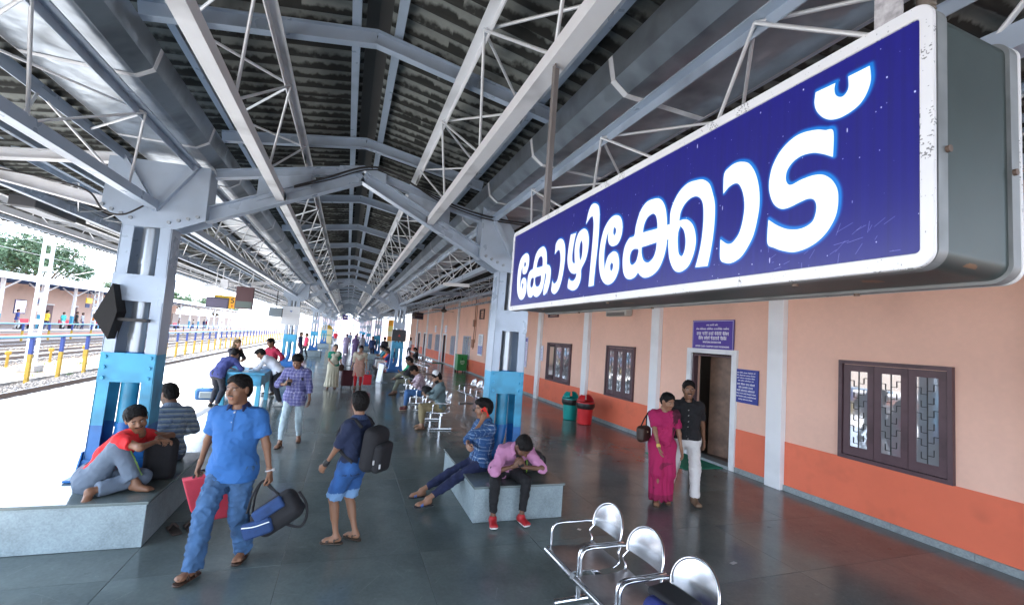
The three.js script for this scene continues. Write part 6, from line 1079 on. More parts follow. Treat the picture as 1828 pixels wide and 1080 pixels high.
// 6 man in pink bent over his phone
const pk = buildPerson({ detail: 2, label: 'man in pink shirt and black trousers bent forward over his phone on the bench', h: 1.70, pos: [2.13, -5.72], y0: 0.436, yaw: -0.06, skin: SKIN[2], seat: 1, beard: 0.7, pelvis: [0, 0.115, 0], pelvisPitch: 0.2, lean: [0.62, 0, 0.12], bend: 0.45, head: [0.95, 0.30, 0.15],
  hands: [[-0.02, 0.285, 0.50], [0.10, 0.27, 0.50]], elbow: [[-1, -0.3, 0.1], [1, -0.3, 0.1]], handDir: [[0.6, 0.6, 0.25], [-0.5, 0.6, 0.25]], palm: [[0.5, 0.3, -0.6], [-0.5, 0.3, -0.6]], curl: [0.6, 0.6],
  feet: [[-0.23, -0.345, 0.44], [0.14, -0.345, 0.42]], knee: [[-0.25, 1, 0.7], [0.25, 1, 0.7]], fdir: [[-0.12, 0, 1], [0.30, 0, 1]],
  top: { color: plain([0.48, 0.21, 0.36], 0.07), sleeve: 0.52, hem: 0.05, collar: [0.46, 0.20, 0.34], wrinkle: 0.009 }, bottom: { color: denim([0.010, 0.010, 0.012], 0.2), len: 0.92, off: 0.004 }, shoe: { closed: 1, color: [0.38, 0.015, 0.02], sole: [0.75, 0.74, 0.72] } });
{ const t = thing('black_phone', 'dark phone held by the man in pink', 'phone', [(pk.hand[0][0] + pk.hand[1][0]) / 2, (pk.hand[0][1] + pk.hand[1][1]) / 2 + 0.01, (pk.hand[0][2] + pk.hand[1][2]) / 2 - 0.02]); t.rotation.set(-0.6, 0, 0.1); part('case', [rbox(0.075, 0.15, 0.010, 0.006)], black, t); part('screen', [rbox(0.068, 0.140, 0.004, 0.002, 0, 0, -0.006)], M([0.08, 0.09, 0.10], 0.1), t);
  const b = thing('grey_backpack', 'dark backpack with green piping lying on the bench beside the man in pink', 'backpack', [2.56, 0.436, -5.92], 0.5); part('body', [lumpBox(0.42, 0.30, 0.26, 0.10, 0.022, 5, 6).rotateZ(-0.25).translate(0, 0.155, 0)], cloth([0.035, 0.037, 0.038]), b); part('piping', [tube([[-0.17, 0.26, 0.08], [-0.19, 0.15, 0.13], [-0.18, 0.05, 0.12]], 0.008, 6, 16)], M([0.22, 0.40, 0.05], 0.7), b); part('strap', [tube([[-0.15, 0.27, 0.0], [-0.22, 0.33, 0.05], [-0.30, 0.20, 0.10], [-0.26, 0.02, 0.12]], 0.016, 6, 20), tube([[0.15, 0.22, 0.05], [0.24, 0.18, 0.10], [0.22, 0.03, 0.12]], 0.014, 6, 18)], bagBlack, b); part('haul_loop', [tube([[-0.08, 0.30, 0], [-0.05, 0.35, 0], [0.0, 0.30, 0]], 0.009, 6, 12)], bagBlack, b); }
// 7 woman in magenta sari
const magenta = (x, y, z) => { const n = perlin.noise(x * 6, y * 6, z * 6); const c = n > 0.36 && y < 0.62 ? [0.20, 0.010, 0.05] : [0.38, 0.012, 0.088]; return y < 0.15 ? c.map((v) => v * 0.6) : c; };
buildPerson({ detail: 2, label: 'laughing woman in magenta sari with a handbag on her shoulder', h: 1.58, pos: [4.64, -5.68], yaw: -0.45, skin: SKIN[1], bust: 1, hair: 'bun', smile: 1, pelvis: [0, 0.855, 0], lean: [0.06, 0, 0.05], head: [0.30, 0.55, 0.08], fat: 0.98,
  hands: [[-0.10, 0.80, 0.26], [0.26, 0.78, 0.10]], elbow: [[-1, -0.2, -0.3], [0.8, -0.3, -0.6]], feet: [[-0.08, 0.08, 0.10], [0.08, 0.08, -0.04]],
  top: { name: 'blouse', color: plain([0.34, 0.010, 0.085], 0.1), sleeve: 0.36, hem: 0.02 }, bottom: { skirt: 1, color: magenta, r1: 0.15, pleat: 0.016, hemY: 0.05 }, shoe: { sandal: [0.08, 0.04, 0.02] },
  extra: [{ name: 'sari_drape', wrinkle: 0.012, freq: 14, color: (x, y, z) => (x > 0.10 ? [0.075, 0.008, 0.025] : [0.36, 0.012, 0.085]), prims: (j) => [cap(add3(j.sh[1], [0, 0.015, 0.03]), add3(j.P, [-0.10, 0.12, 0.09]), 0.075, 0.085, 0.04), cap(add3(j.sh[1], [-0.05, 0, 0.05]), add3(j.P, [0.02, 0.06, 0.10]), 0.07, 0.08, 0.04), cap(add3(j.sh[1], [0, 0.01, -0.04]), add3(j.P, [0.08, -0.05, -0.12]), 0.07, 0.08, 0.04), cap(add3(j.P, [0.02, 0.05, 0.06]), [0.03, 0.35, 0.08], 0.08, 0.07, 0.05)] },
    { name: 'bangle', cell: 0.005, kind: 'shoe', color: [0.6, 0.42, 0.1], prims: (j) => { const [E, W] = j.arm[0], c = mid3(E, W, 0.88); return [cap(add3(c, nrm(sub3(W, E)), -0.006), add3(c, nrm(sub3(W, E)), 0.006), 0.030, 0.030, 0.003)]; } }] });
{ const b = thing('handbag', 'dark brown shoulder bag at the side of the woman in magenta', 'bag', [4.38, 0.86, -5.80], 0.4); part('body', [lumpBox(0.28, 0.24, 0.13, 0.06, 0.015, 7, 2).translate(0, 0.12, 0)], M(W1, 0.5, { map: mottle([0.035, 0.018, 0.012], 0.2, 16, 781, 0.3), s: 0.5 }), b); part('strap', [tube([[-0.10, 0.22, 0], [-0.02, 0.36, 0.02], [0.10, 0.46, 0.03], [0.13, 0.40, -0.03], [0.10, 0.22, -0.02]], 0.011, 6, 26)], bagBlack, b); part('clasp', [rbox(0.03, 0.02, 0.01, 0.004, 0, 0.16, 0.068)], M([0.6, 0.5, 0.3], 0.3, { metalness: 1 }), b); }
// 8 man in black shirt beside her
buildPerson({ detail: 2, label: 'smiling man in black shirt and white trousers walking beside the woman in magenta', h: 1.76, pos: [5.12, -5.72], yaw: -0.50, skin: SKIN[0], moustache: 1, smile: 1, pelvis: [0, 0.945, 0], lean: [0.02, 0, -0.05], head: [0.08, -0.05, 0], fat: 1.04,
  hands: [[-0.25, 0.80, 0.08], [0.30, 0.84, -0.12]], elbow: [[-0.7, -0.2, -0.8], [0.7, -0.2, -0.8]], curl: [0.8, 0.4], feet: [[-0.17, 0.12, -0.30], [0.10, 0.09, 0.22]], fdir: [[-0.25, -0.2, 1], [0.25, 0, 1]],
  top: { color: placket(plain([0.010, 0.010, 0.012], 0.1), 0.5), sleeve: 0.36, hem: 0.02, collar: [0.010, 0.010, 0.012] }, bottom: { color: plain([0.62, 0.60, 0.58], 0.05), len: 0.97, flare: 0.018, off: 0.012 }, shoe: { closed: 1, color: [0.16, 0.10, 0.06], sole: [0.08, 0.05, 0.03] },
  extra: [{ name: 'belt', cell: 0.011, kind: 'shoe', color: [0.02, 0.014, 0.01], prims: (j) => [cap(add3(j.P, [-0.05, 0.055, 0]), add3(j.P, [0.05, 0.055, 0]), 0.131, 0.131, 0.03), ell(add3(j.P, [0, 0.25, 0]), [0.3, 0.17, 0.3], 0.004, { sub: 1 }), ell(add3(j.P, [0, -0.14, 0]), [0.3, 0.17, 0.3], 0.004, { sub: 1 })] }] });
// 9 young man looking at his phone while walking
const wk = buildPerson({ detail: 2, label: 'young man in purple checked shirt and pale jeans looking at his phone as he walks', h: 1.66, pos: [-0.80, -9.45], yaw: -0.12, skin: SKIN[0], pelvis: [0, 0.89, 0], head: [0.55, 0, 0], lean: [0.03, 0, 0], hair: 'thick',
  hands: [[-0.13, 1.13, 0.24], [0.27, 0.82, 0.02]], elbow: [[-0.8, -0.9, -0.1], [0.6, 0, -0.8]], handDir: [[0.7, 0.5, 0.3], [0, -1, 0.1]], palm: [[0.2, 0.5, -1], [-1, 0, 0]], curl: [0.6, 0.5], feet: [[-0.12, 0.085, 0.24], [0.10, 0.09, -0.22]],
  top: { color: placket(plaid([0.10, 0.10, 0.26], [0.36, 0.36, 0.52], [0.20, 0.20, 0.38], 0.06, 0.014), 0.5), sleeve: 0.74, hem: 0.17, collar: [0.12, 0.12, 0.28] }, bottom: { color: denim([0.42, 0.52, 0.56], 0.15), len: 0.94, off: 0.006 }, shoe: { sandal: [0.05, 0.025, 0.015] },
  extra: [{ name: 'backpack_strap', color: [0.02, 0.02, 0.025], cell: 0.009, prims: (j) => [-1, 1].flatMap((k) => [cap(add3(j.sh[k > 0 ? 1 : 0], [-k * 0.07, 0.07, 0.01]), add3(j.C1, [k * 0.115, 0.10, 0.105]), 0.018, 0.018, 0.01), cap(add3(j.C1, [k * 0.115, 0.10, 0.105]), add3(j.C1, [k * 0.155, -0.06, 0.03]), 0.018, 0.016, 0.01)]) }] });
{ const t = thing('small_phone', 'phone in the hand of the young man in purple checks', 'phone', wk.hand[0]); t.position.z += 0.01; t.rotation.set(-0.7, 0.2, 0); part('case', [rbox(0.07, 0.14, 0.010, 0.006)], black, t); part('screen', [rbox(0.062, 0.13, 0.003, 0.001, 0, 0, -0.006)], M([0.2, 0.2, 0.22], 0.1), t);
  const b = thing('backpack', 'dark backpack on the back of the young man in purple checks', 'backpack', [-0.80, 0, -9.45], -0.12); part('body', [lumpBox(0.30, 0.42, 0.18, 0.08, 0.02, 5, 9).translate(0.01, 1.14, -0.24)], cloth([0.02, 0.025, 0.03]), b); part('pocket', [lumpBox(0.24, 0.24, 0.08, 0.035, 0.012, 6, 9).translate(0.01, 1.07, -0.345)], bagBlack, b); }
// 10 the two women walking in the middle
buildPerson({ detail: 1, label: 'grey-haired woman in cream sari and green blouse walking towards the camera', h: 1.55, pos: [-0.33, -17.8], yaw: 0.05, skin: SKIN[3], bust: 1, hair: 'bun', hairColor: [0.10, 0.095, 0.09], pelvis: [0, 0.84, 0], head: [0.0, 0.1, 0], fat: 1.1,
  hands: [[-0.06, 0.90, 0.24], [0.26, 0.78, 0.04]], elbow: [[-1, -0.5, -0.3], [0.7, 0, -0.8]], feet: [[-0.14, 0.07, 0.10], [0.10, 0.07, -0.05]],
  top: { name: 'blouse', color: [0.01, 0.22, 0.14], sleeve: 0.36, hem: 0.03 }, bottom: { skirt: 1, color: plain([0.52, 0.48, 0.36], 0.1), r1: 0.24, pleat: 0.018 }, shoe: { sandal: [0.08, 0.03, 0.02] },
  extra: [{ name: 'sari_drape', wrinkle: 0.012, freq: 12, color: [0.46, 0.44, 0.34], prims: (j) => [cap(add3(j.sh[1], [-0.06, 0.0, 0.04]), add3(j.P, [-0.08, 0.10, 0.07]), 0.095, 0.11, 0.04), cap(add3(j.C1, [-0.04, 0.12, 0.06]), add3(j.P, [0.05, 0.10, 0.06]), 0.10, 0.11, 0.04), cap(add3(j.sh[1], [-0.03, 0.0, -0.05]), add3(j.P, [0.05, -0.05, -0.10]), 0.075, 0.08, 0.04)] }, { name: 'shoulder_bag', color: [0.05, 0.022, 0.016], cell: 0.014, k: 0.03, prims: (j) => [ell(add3(j.P, [0.27, -0.08, 0.02]), [0.10, 0.13, 0.09], 0.03), cap(add3(j.P, [0.26, 0.02, 0.02]), add3(j.sh[1], [0.03, 0.05, 0]), 0.012, 0.012, 0.02)] }] });
buildPerson({ detail: 1, label: 'woman in cream shawl, pink tunic and red leggings pulling a suitcase', h: 1.56, pos: [0.57, -18.0], yaw: -0.05, skin: SKIN[1], bust: 1, hair: 'bun', pelvis: [0, 0.85, 0], head: [0.35, 0.1, 0], fat: 1.12,
  hands: [[-0.28, 0.74, -0.05], [0.28, 0.74, 0.06]], elbow: [[-0.7, 0, -0.8], [0.7, 0, -0.8]], feet: [[-0.09, 0.08, 0.08], [0.09, 0.08, -0.06]],
  top: { name: 'tunic', color: plain([0.48, 0.27, 0.21], 0.1), sleeve: 0.5, hem: 0.42, flare: 0.05 }, bottom: { name: 'leggings', color: [0.55, 0.015, 0.02], len: 0.96, off: 0.006 }, shoe: { sandal: [0.06, 0.02, 0.02] },
  extra: [{ name: 'shawl', wrinkle: 0.014, freq: 10, color: plain([0.50, 0.44, 0.34], 0.15), prims: (j) => [cap(add3(j.sh[0], [0, 0.01, 0.02]), add3(j.C1, [0.02, 0.08, 0.13]), 0.085, 0.075, 0.05), cap(add3(j.sh[1], [0, 0.01, 0.02]), add3(j.C1, [-0.02, 0.05, 0.13]), 0.085, 0.075, 0.05), cap(add3(j.sh[0], [-0.02, -0.02, 0]), add3(j.C1, [-0.20, -0.05, 0.02]), 0.08, 0.06, 0.04), cap(add3(j.sh[1], [0.02, -0.02, 0]), add3(j.C1, [0.20, -0.05, 0.02]), 0.08, 0.06, 0.04)] }] });
{ const t = thing('suitcase', 'dark maroon wheeled suitcase pulled by the woman in cream shawl', 'suitcase', [0.18, 0, -18.05], 0.1); const m = cloth([0.065, 0.012, 0.018]); part('body', [rbox(0.42, 0.58, 0.26, 0.05, 0, 0.37, 0)], m, t); part('front_pocket', [rbox(0.34, 0.30, 0.05, 0.02, 0, 0.30, 0.14)], m, t); part('pull_handle', [tube([[-0.09, 0.66, -0.08], [-0.09, 0.80, -0.08], [0.09, 0.80, -0.08], [0.09, 0.66, -0.08]], 0.012, 6, 20)], black, t); for (const s of [-1, 1]) part('wheel', [new THREE.CylinderGeometry(0.035, 0.035, 0.03, 12).rotateZ(NP / 2).translate(s * 0.16, 0.035, -0.09)], rubber, t);
  const r = thing('red_shopping_bag', 'bright red shopping bag carried by the woman in cream shawl', 'bag', [0.90, 0.16, -17.92], 0.1); part('body', [lumpBox(0.30, 0.38, 0.14, 0.03, 0.018, 6, 3).translate(0, 0.19, 0)], M([0.65, 0.015, 0.03], 0.5), r); part('handle', [tube([[-0.08, 0.36, 0.02], [-0.05, 0.50, 0], [0.03, 0.52, 0], [0.08, 0.36, 0.02]], 0.008, 6, 18)], M([0.6, 0.02, 0.03], 0.5), r); }
// 11 the group at the blue plinth
buildPerson({ detail: 1, label: 'long-haired woman in dark dress standing with her hand at her mouth by the plinth', h: 1.58, pos: [-3.15, -15.9], yaw: 0.9, skin: SKIN[3], bust: 1, hair: 'long', hairColor: [0.09, 0.06, 0.03], pelvis: [0, 0.86, 0], head: [0.15, 0.2, 0], hands: [[-0.05, 1.28, 0.20], [0.12, 1.0, 0.22]], elbow: [[-0.6, -1, 0.2], [0.8, -0.8, 0]], handDir: [[0.2, 1, 0], [-1, 0, 0.3]], feet: [[-0.09, 0.08, 0], [0.09, 0.08, 0.03]],
  top: { name: 'kurta', color: [0.018, 0.018, 0.028], sleeve: 0.75, hem: 0.30, flare: 0.03 }, bottom: { skirt: 1, name: 'long_skirt', color: [0.018, 0.018, 0.03], r1: 0.22 }, shoe: { sandal: [0.04, 0.03, 0.02] } });
buildPerson({ detail: 1, label: 'person in dark blue shirt leaning over the near end of the blue plinth', h: 1.62, pos: [-2.95, -13.25], yaw: NP - 0.55, skin: SKIN[1], hair: 'thick', pelvis: [0, 0.86, 0], lean: [0.62, 0, 0], bend: 0.3, head: [0.7, 0, 0], hands: [[-0.16, 0.95, 0.55], [0.16, 0.95, 0.58]], elbow: [[-0.9, -0.6, 0], [0.9, -0.6, 0]], palm: [[0, -1, 0], [0, -1, 0]], feet: [[-0.12, 0.085, -0.06], [0.12, 0.085, 0.02]],
  top: { color: plain([0.045, 0.055, 0.19], 0.12), sleeve: 0.8, hem: 0.13 }, bottom: { color: [0.018, 0.02, 0.03], len: 0.95 }, shoe: { closed: 1, color: [0.03, 0.03, 0.03], sole: [0.1, 0.1, 0.1] } });
buildPerson({ detail: 1, label: 'man in white shirt and black trousers bent over the blue plinth from the right', h: 1.70, pos: [-1.62, -13.85], yaw: -NP / 2 - 0.25, skin: SKIN[0], hair: 'thick', pelvis: [0, 0.91, 0], lean: [0.75, 0, 0], bend: 0.25, head: [0.75, 0.1, 0], hands: [[-0.15, 0.96, 0.62], [0.15, 0.97, 0.66]], elbow: [[-0.8, -0.8, 0], [0.8, -0.8, 0]], palm: [[0, -1, 0], [0, -1, 0]], feet: [[-0.12, 0.085, -0.02], [0.14, 0.085, -0.16]],
  top: { color: plain([0.66, 0.68, 0.74], 0.05), sleeve: 0.85, hem: 0.04, collar: [0.66, 0.68, 0.74] }, bottom: { color: denim([0.016, 0.017, 0.024], 0.2), len: 0.95 }, shoe: { closed: 1, color: [0.55, 0.54, 0.5], sole: [0.6, 0.6, 0.58] } });
buildPerson({ detail: 1, label: 'man in crimson shirt standing with hand on hip beside the second track-side column', h: 1.70, pos: [-2.08, -15.75], yaw: -0.75, skin: SKIN[0], pelvis: [0, 0.92, 0], lean: [0.12, 0, 0.05], head: [0.35, -0.1, 0], hands: [[-0.20, 0.98, 0.25], [0.24, 0.98, 0.02]], elbow: [[-0.8, -0.5, 0], [1, 0, -0.4]], feet: [[-0.12, 0.085, 0], [0.12, 0.085, -0.03]],
  top: { color: plain([0.33, 0.012, 0.045], 0.1), sleeve: 0.7, hem: 0.12, collar: [0.3, 0.012, 0.04] }, bottom: { color: [0.02, 0.02, 0.03], len: 0.95 }, shoe: { closed: 1, color: [0.05, 0.04, 0.03], sole: [0.1, 0.1, 0.1] } });
{ const b = thing('travel_bag', 'blue travel bag standing on the pale paving beside the group', 'bag', [-3.42, 0, -14.6], 0.15); part('body', [lumpBox(0.62, 0.32, 0.28, 0.09, 0.018, 6, 4).translate(0, 0.16, 0)], cloth([0.015, 0.075, 0.20]), b); part('pocket', [lumpBox(0.34, 0.18, 0.06, 0.03, 0.01, 6, 4).translate(-0.02, 0.14, 0.15)], M([0.12, 0.15, 0.17], 0.7), b); part('handle', [tube([[-0.16, 0.28, 0.05], [-0.10, 0.40, 0.02], [0.10, 0.40, 0.02], [0.16, 0.28, 0.05]], 0.012, 6, 20)], bagBlack, b); }
// 12 seated people on the steel benches (they face the track)
function sitter(spec) { return buildPerson({ y0: 0.43, yaw: -NP / 2, seat: 1, h: 1.68, pelvis: [0, 0.105, 0.02], lean: [-0.05, 0, 0], bend: 0.2, head: [0.45, 0, 0], hands: [[-0.06, 0.34, 0.36], [0.08, 0.34, 0.36]], elbow: [[-1, -0.5, -0.2], [1, -0.5, -0.2]], handDir: [[0.4, 0.35, 0.7], [-0.4, 0.35, 0.7]], palm: [[0, 0.6, -0.6], [0, 0.6, -0.6]], curl: [0.5, 0.5], feet: [[-0.12, -0.34, 0.46], [0.12, -0.34, 0.50]], knee: [[-0.1, 1, 1], [0.1, 1, 1]], ...spec }); }
const cm = sitter({ detail: 2, label: 'bearded man in white skullcap, teal kurta and khaki trousers sitting with a phone', pos: [2.28, -10.84], skin: SKIN[3], beard: 1, hair: 'short', top: { name: 'kurta', color: plain([0.115, 0.165, 0.175], 0.1), sleeve: 0.80, hem: 0.06, collar: [0.115, 0.165, 0.175] }, bottom: { color: plain([0.26, 0.21, 0.11], 0.12), len: 0.92 }, shoe: { sandal: [0.10, 0.06, 0.03] }, feet: [[-0.12, -0.34, 0.40], [0.12, -0.34, 0.42]],
  extra: [{ name: 'skullcap', cell: 0.006, k: 0.01, color: [0.72, 0.73, 0.75], prims: (j) => { const f = (v) => add3(j.HC, j.tr(j.HQ, v)); return [cap(f([0, 0.075, -0.012]), f([0, 0.105, -0.016]), 0.090, 0.086, 0.01)]; } }, { name: 'wrist_watch', cell: 0.005, kind: 'shoe', color: [0.6, 0.6, 0.6], prims: (j) => { const [E, W] = j.arm[1], c = mid3(E, W, 0.9); return [cap(add3(c, nrm(sub3(W, E)), -0.010), add3(c, nrm(sub3(W, E)), 0.010), 0.031, 0.031, 0.004)]; } }] });
{ const t = thing('silver_phone', 'phone in the hands of the man in white skullcap', 'phone', [(cm.hand[0][0] + cm.hand[1][0]) / 2 + 0.01, cm.hand[0][1] + 0.01, (cm.hand[0][2] + cm.hand[1][2]) / 2]); t.rotation.set(0, NP / 2, 0.6); part('case', [rbox(0.07, 0.14, 0.010, 0.005)], black, t); part('screen', [rbox(0.06, 0.13, 0.003, 0.001, 0, 0, 0.006)], M([0.3, 0.3, 0.3], 0.1), t); }
sitter({ detail: 1, label: 'man in pale checked shirt and blue jeans bent over his phone on a steel bench', pos: [2.26, -13.38], skin: SKIN[0], hair: 'thick', lean: [0.15, 0, 0], bend: 0.3, head: [0.75, 0, 0], top: { color: plaid([0.52, 0.42, 0.46], [0.20, 0.12, 0.20], [0.34, 0.25, 0.30], 0.06, 0.014), sleeve: 0.75, hem: 0.06 }, bottom: { color: denim([0.05, 0.13, 0.30], 0.3), len: 0.92 }, shoe: { closed: 1, color: [0.10, 0.02, 0.02], sole: [0.45, 0.32, 0.22] } });
{ const b = thing('black_backpack', 'black bag on the steel seat beside the man in pale checked shirt', 'bag', [2.30, 0.445, -12.98], 0.2); part('body', [lumpBox(0.26, 0.32, 0.30, 0.08, 0.02, 6, 1).translate(0, 0.15, 0)], bagBlack, b); part('handle', [tube([[0, 0.29, -0.05], [0, 0.36, 0], [0, 0.29, 0.05]], 0.009, 6, 12)], bagBlack, b); }
sitter({ detail: 1, label: 'person in dark top and olive trousers sitting with one leg crossed over', pos: [2.32, -16.38], skin: SKIN[2], lean: [-0.1, 0, 0], head: [0.4, -0.2, 0], feet: [[-0.10, -0.34, 0.58], [-0.22, 0.16, 0.56]], knee: [[-0.1, 1, 1], [0.3, 1, 0.4]], fdir: [[0, 0, 1], [-0.6, -0.1, 0.8]], top: { color: [0.016, 0.018, 0.022], sleeve: 0.8, hem: 0.06 }, bottom: { color: plain([0.14, 0.145, 0.105], 0.12), len: 0.92, flare: 0.015 }, shoe: { sandal: [0.05, 0.03, 0.02] } });
sitter({ detail: 1, label: 'person with a green wrap sitting just behind the cross-legged person', pos: [2.34, -16.92], skin: SKIN[1], head: [0.3, 0, 0], top: { color: plain([0.01, 0.28, 0.12], 0.1), sleeve: 0.6, hem: 0.06 }, bottom: { color: [0.03, 0.03, 0.04], len: 0.92 }, shoe: { sandal: [0.05, 0.03, 0.02] } });
// a person half hidden inside the waiting room door
buildPerson({ detail: 1, label: 'person in blue jeans half hidden behind the doorway edge', h: 1.66, pos: [7.98, -7.08], yaw: -0.5, skin: SKIN[1], pelvis: [0, 0.91, 0], head: [0, 0, 0], hands: [[-0.22, 0.85, 0.10], [0.24, 0.80, 0]], feet: [[-0.10, 0.09, 0.06], [0.14, 0.09, -0.08]], top: { color: [0.40, 0.33, 0.48], sleeve: 0.7, hem: 0.12 }, bottom: { color: denim([0.03, 0.12, 0.34], 0.3), len: 0.95 }, shoe: { closed: 1, color: [0.02, 0.02, 0.02], sole: [0.05, 0.05, 0.05] } });
// navy bag on the foreground seats
{ const b = thing('navy_bag', 'crumpled blue and black bag on the foreground steel seats', 'bag', [2.16, 0.44, -2.48], 0.2); b.scale.setScalar(0.8); part('body', [lumpBox(0.36, 0.26, 0.40, 0.10, 0.035, 6, 8).translate(0, 0.12, 0)], bagNavy, b); part('flap', [lumpBox(0.26, 0.08, 0.36, 0.035, 0.02, 7, 3).translate(0.05, 0.24, -0.02)], bagBlack, b); part('side_pocket', [lumpBox(0.12, 0.18, 0.30, 0.05, 0.02, 7, 3).translate(-0.17, 0.11, 0)], bagBlue, b); }

// ---------------------------------------------------------------- people farther down the platform
function stander(label, x, z, yaw, h, topC, botC, o = {}) { return buildPerson({ detail: 0, label, h, pos: [x, z], yaw, skin: SKIN[(Math.abs(x * 7 + z) | 0) % 3], group: 'people farther down the platform', hands: [[-0.27, 0.80, 0.05], [0.27, 0.80, 0.05]], feet: [[-0.11, 0.085, 0.12], [0.11, 0.085, -0.10]], top: { color: topC, sleeve: o.sleeve ?? 0.5, hem: o.hem ?? 0.10 }, bottom: o.skirt ? { skirt: 1, color: botC, r1: 0.2 } : { color: botC, len: 0.95 }, shoe: { closed: 1, color: [0.04, 0.03, 0.03], sole: [0.1, 0.1, 0.1] }, hair: o.hair, scarf: o.scarf, pelvis: [0, 0.9 * h / 1.7, 0], head: o.head }); }
function farSitter(label, x, z, topC, botC, o = {}) { return sitter({ detail: 0, label, pos: [x, z], y0: 0.43, group: 'people farther down the platform', skin: SKIN[(Math.abs(x * 7 + z) | 0) % 3], yaw: o.yaw ?? -NP / 2, top: { color: topC, sleeve: 0.6, hem: 0.06 }, bottom: { color: botC, len: 0.92 }, shoe: { closed: 1, color: [0.04, 0.03, 0.03], sole: [0.1, 0.1, 0.1] } }); }
const lav = [0.36, 0.30, 0.44], pur = [0.16, 0.10, 0.22];
stander('woman in lavender dress walking away, left of the pair in the distance', 0.05, -40.5, NP, 1.68, lav, lav, { skirt: 1, hem: 0.2 });
stander('woman in dark purple shawl walking away beside the lavender dress', 0.72, -37.8, NP, 1.66, pur, pur, { skirt: 1, hair: 'scarf', scarf: pur, hem: 0.2 });
stander('person in pale grey clothes behind the purple shawl', 1.35, -42, 0.4, 1.7, [0.5, 0.5, 0.56], [0.4, 0.4, 0.46]);
stander('person in white shirt farther back in the middle crowd', 1.0, -47, NP, 1.7, [0.6, 0.62, 0.66], [0.05, 0.06, 0.1]);
stander('man with dark backpack standing by the second building-side column', 2.62, -33.5, NP + 0.3, 1.74, [0.035, 0.035, 0.045], [0.04, 0.05, 0.09]);
stander('man in white shirt and blue trousers next to the man with dark backpack', 3.15, -32.6, NP, 1.72, [0.58, 0.60, 0.64], [0.03, 0.05, 0.16]);
stander('person in navy standing behind the seated group', 1.9, -35.8, 0.3, 1.7, [0.03, 0.05, 0.14], [0.03, 0.03, 0.05]);
stander('man in white shirt standing by the far glass doors', 5.7, -43, -1.2, 1.72, [0.58, 0.6, 0.66], [0.06, 0.06, 0.10]);
stander('person in red shirt far off beside the kiosk', -1.3, -62, 0, 1.65, [0.6, 0.03, 0.05], [0.3, 0.28, 0.3]);
stander('person in dark blue beside the third track-side column', -2.9, -33.6, 1.2, 1.66, [0.02, 0.03, 0.09], [0.03, 0.03, 0.06]);
stander('person in red and black beside the third track-side column', -2.6, -34.6, -1, 1.6, [0.5, 0.03, 0.08], [0.02, 0.02, 0.03]);
stander('person in pale blue far down the middle', 0.4, -56, NP, 1.68, [0.3, 0.4, 0.55], [0.1, 0.12, 0.2]);
stander('person in beige far down the building side', 3.4, -53, 0.2, 1.66, [0.45, 0.38, 0.28], [0.12, 0.1, 0.1]);
seatUnit('waiting_seats', 'occupied steel bench with the red and orange group in the distance', [2.2, 0, -24.6], 0, 'steel waiting seats', 4);
seatUnit('waiting_seats', 'occupied steel bench behind the red and orange group', [2.2, 0, -27.6], 0, 'steel waiting seats', 4);
farSitter('seated person in dark blue shirt at the near end of the distant group', 2.2, -23.85, [0.03, 0.05, 0.18], [0.05, 0.12, 0.34]);
farSitter('seated person in bright red top in the distant group', 2.2, -24.4, [0.62, 0.02, 0.03], [0.5, 0.48, 0.45]);
farSitter('seated person in orange top in the distant group', 2.2, -25.0, [0.60, 0.16, 0.02], [0.4, 0.3, 0.25]);
farSitter('seated person in teal top at the far end of the distant group', 2.2, -26.9, [0.04, 0.22, 0.30], [0.5, 0.5, 0.5]);
farSitter('seated person in dark green behind the distant group', 2.2, -27.5, [0.03, 0.10, 0.08], [0.05, 0.05, 0.06]);
farSitter('seated person in pale top at the back of the distant group', 2.2, -28.2, [0.5, 0.5, 0.55], [0.06, 0.06, 0.1]);
farSitter('seated person in black right of the second building-side column', 4.2, -28.2, [0.02, 0.02, 0.025], [0.2, 0.19, 0.15]);
{ const b = thing('luggage_heap', 'black bags heaped on the floor in front of the distant seated group', 'bag', [1.75, 0, -23.1], 0.2); part('bag', [lumpBox(0.7, 0.36, 0.4, 0.12, 0.03, 5, 2).translate(0, 0.18, 0)], bagBlack, b); part('bag', [lumpBox(0.4, 0.3, 0.3, 0.1, 0.03, 5, 7).translate(0.35, 0.15, 0.25)], bagNavy, b); }
{ const b = thing('white_board', 'white board leaning at the second building-side bench', 'board', [1.52, 0, -20.3], 0.35); part('panel', [box(0.03, 0.8, 0.5, 0, 0.4, 0, 0, 0, -0.12)], whitePaint, b); part('foot', [box(0.3, 0.03, 0.5, 0.12, 0.02, 0)], steel, b); }
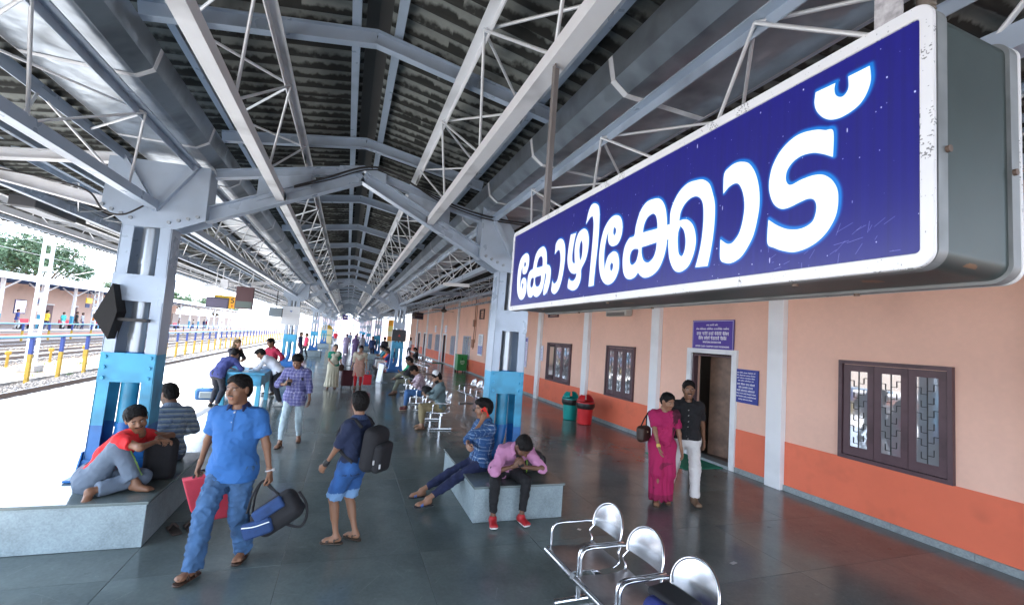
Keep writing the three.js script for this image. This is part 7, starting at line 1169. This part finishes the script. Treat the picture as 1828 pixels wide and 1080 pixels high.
// ---------------------------------------------------------------- people on the opposite platform
const oppo = [['red shirt', [0.6, 0.03, 0.05]], ['white shirt', [0.62, 0.62, 0.64]], ['dark blue shirt', [0.03, 0.05, 0.2]], ['yellow top', [0.7, 0.5, 0.05]], ['pink dress', [0.6, 0.15, 0.3]], ['teal top', [0.05, 0.35, 0.35]], ['grey shirt', [0.3, 0.3, 0.32]], ['black top', [0.03, 0.03, 0.03]], ['orange top', [0.6, 0.2, 0.04]], ['lilac dress', [0.45, 0.35, 0.5]], ['green shirt', [0.06, 0.3, 0.1]], ['brown shirt', [0.2, 0.1, 0.06]], ['cream dress', [0.6, 0.54, 0.42]], ['navy suit', [0.02, 0.03, 0.09]], ['maroon shirt', [0.25, 0.02, 0.05]], ['sky blue shirt', [0.25, 0.42, 0.62]]];
const ozs = [-46.5, -49, -51, -54.2, -55.6, -58, -60.5, -61.6, -64, -67, -69, -92, -98, -103, -109, -116];
oppo.forEach(([nm, c], i) => { const b = [[0.05, 0.06, 0.12], [0.1, 0.1, 0.1], [0.4, 0.38, 0.35]][i % 3]; const p = stander(`person in ${nm} waiting on the opposite platform`, -26.2 - (i * 37 % 10) * 0.14, ozs[i], 1.2 + (i % 5) * 0.5, 1.6 + (i % 4) * 0.05, c, b, { skirt: /dress/.test(nm) }).root; p.userData.group = 'people on the opposite platform'; });

// ---------------------------------------------------------------- scraps of litter on the floor
[[-1.55, -3.9, 'lying left of the walking man'], [-1.30, -4.25, 'near the left bench corner'], [0.62, -3.6, 'in the middle of the near floor'], [2.9, -5.0, 'right of the right granite bench'], [-0.35, -3.35, 'at the bottom edge of the view'], [4.2, -3.9, 'on the dark floor right of the steel seats']].forEach(([x, z, w], i) => {
  const g = new THREE.PlaneGeometry(0.05 + 0.02 * (i % 3), 0.035 + 0.01 * (i % 2), 4, 3).rotateX(-Math.PI / 2), p = g.attributes.position; for (let k = 0; k < p.count; k++) p.setY(k, 0.006 + 0.008 * Math.abs(perlin.noise(p.getX(k) * 60 + i, 0.3, p.getZ(k) * 60))); g.computeVertexNormals();
  const o = part('paper_scrap', g, Object.assign(M([0.62, 0.62, 0.60], 0.9), { side: THREE.DoubleSide }), null, [x, 0, z]); o.rotation.y = i * 1.3; tag(o, `small white paper scrap ${w}`, 'litter', 'paper scraps on the floor');
});

scene.traverse((o) => { if (o.isMesh) { o.castShadow = true; o.receiveShadow = true; } });
renderer.render(scene, camera);
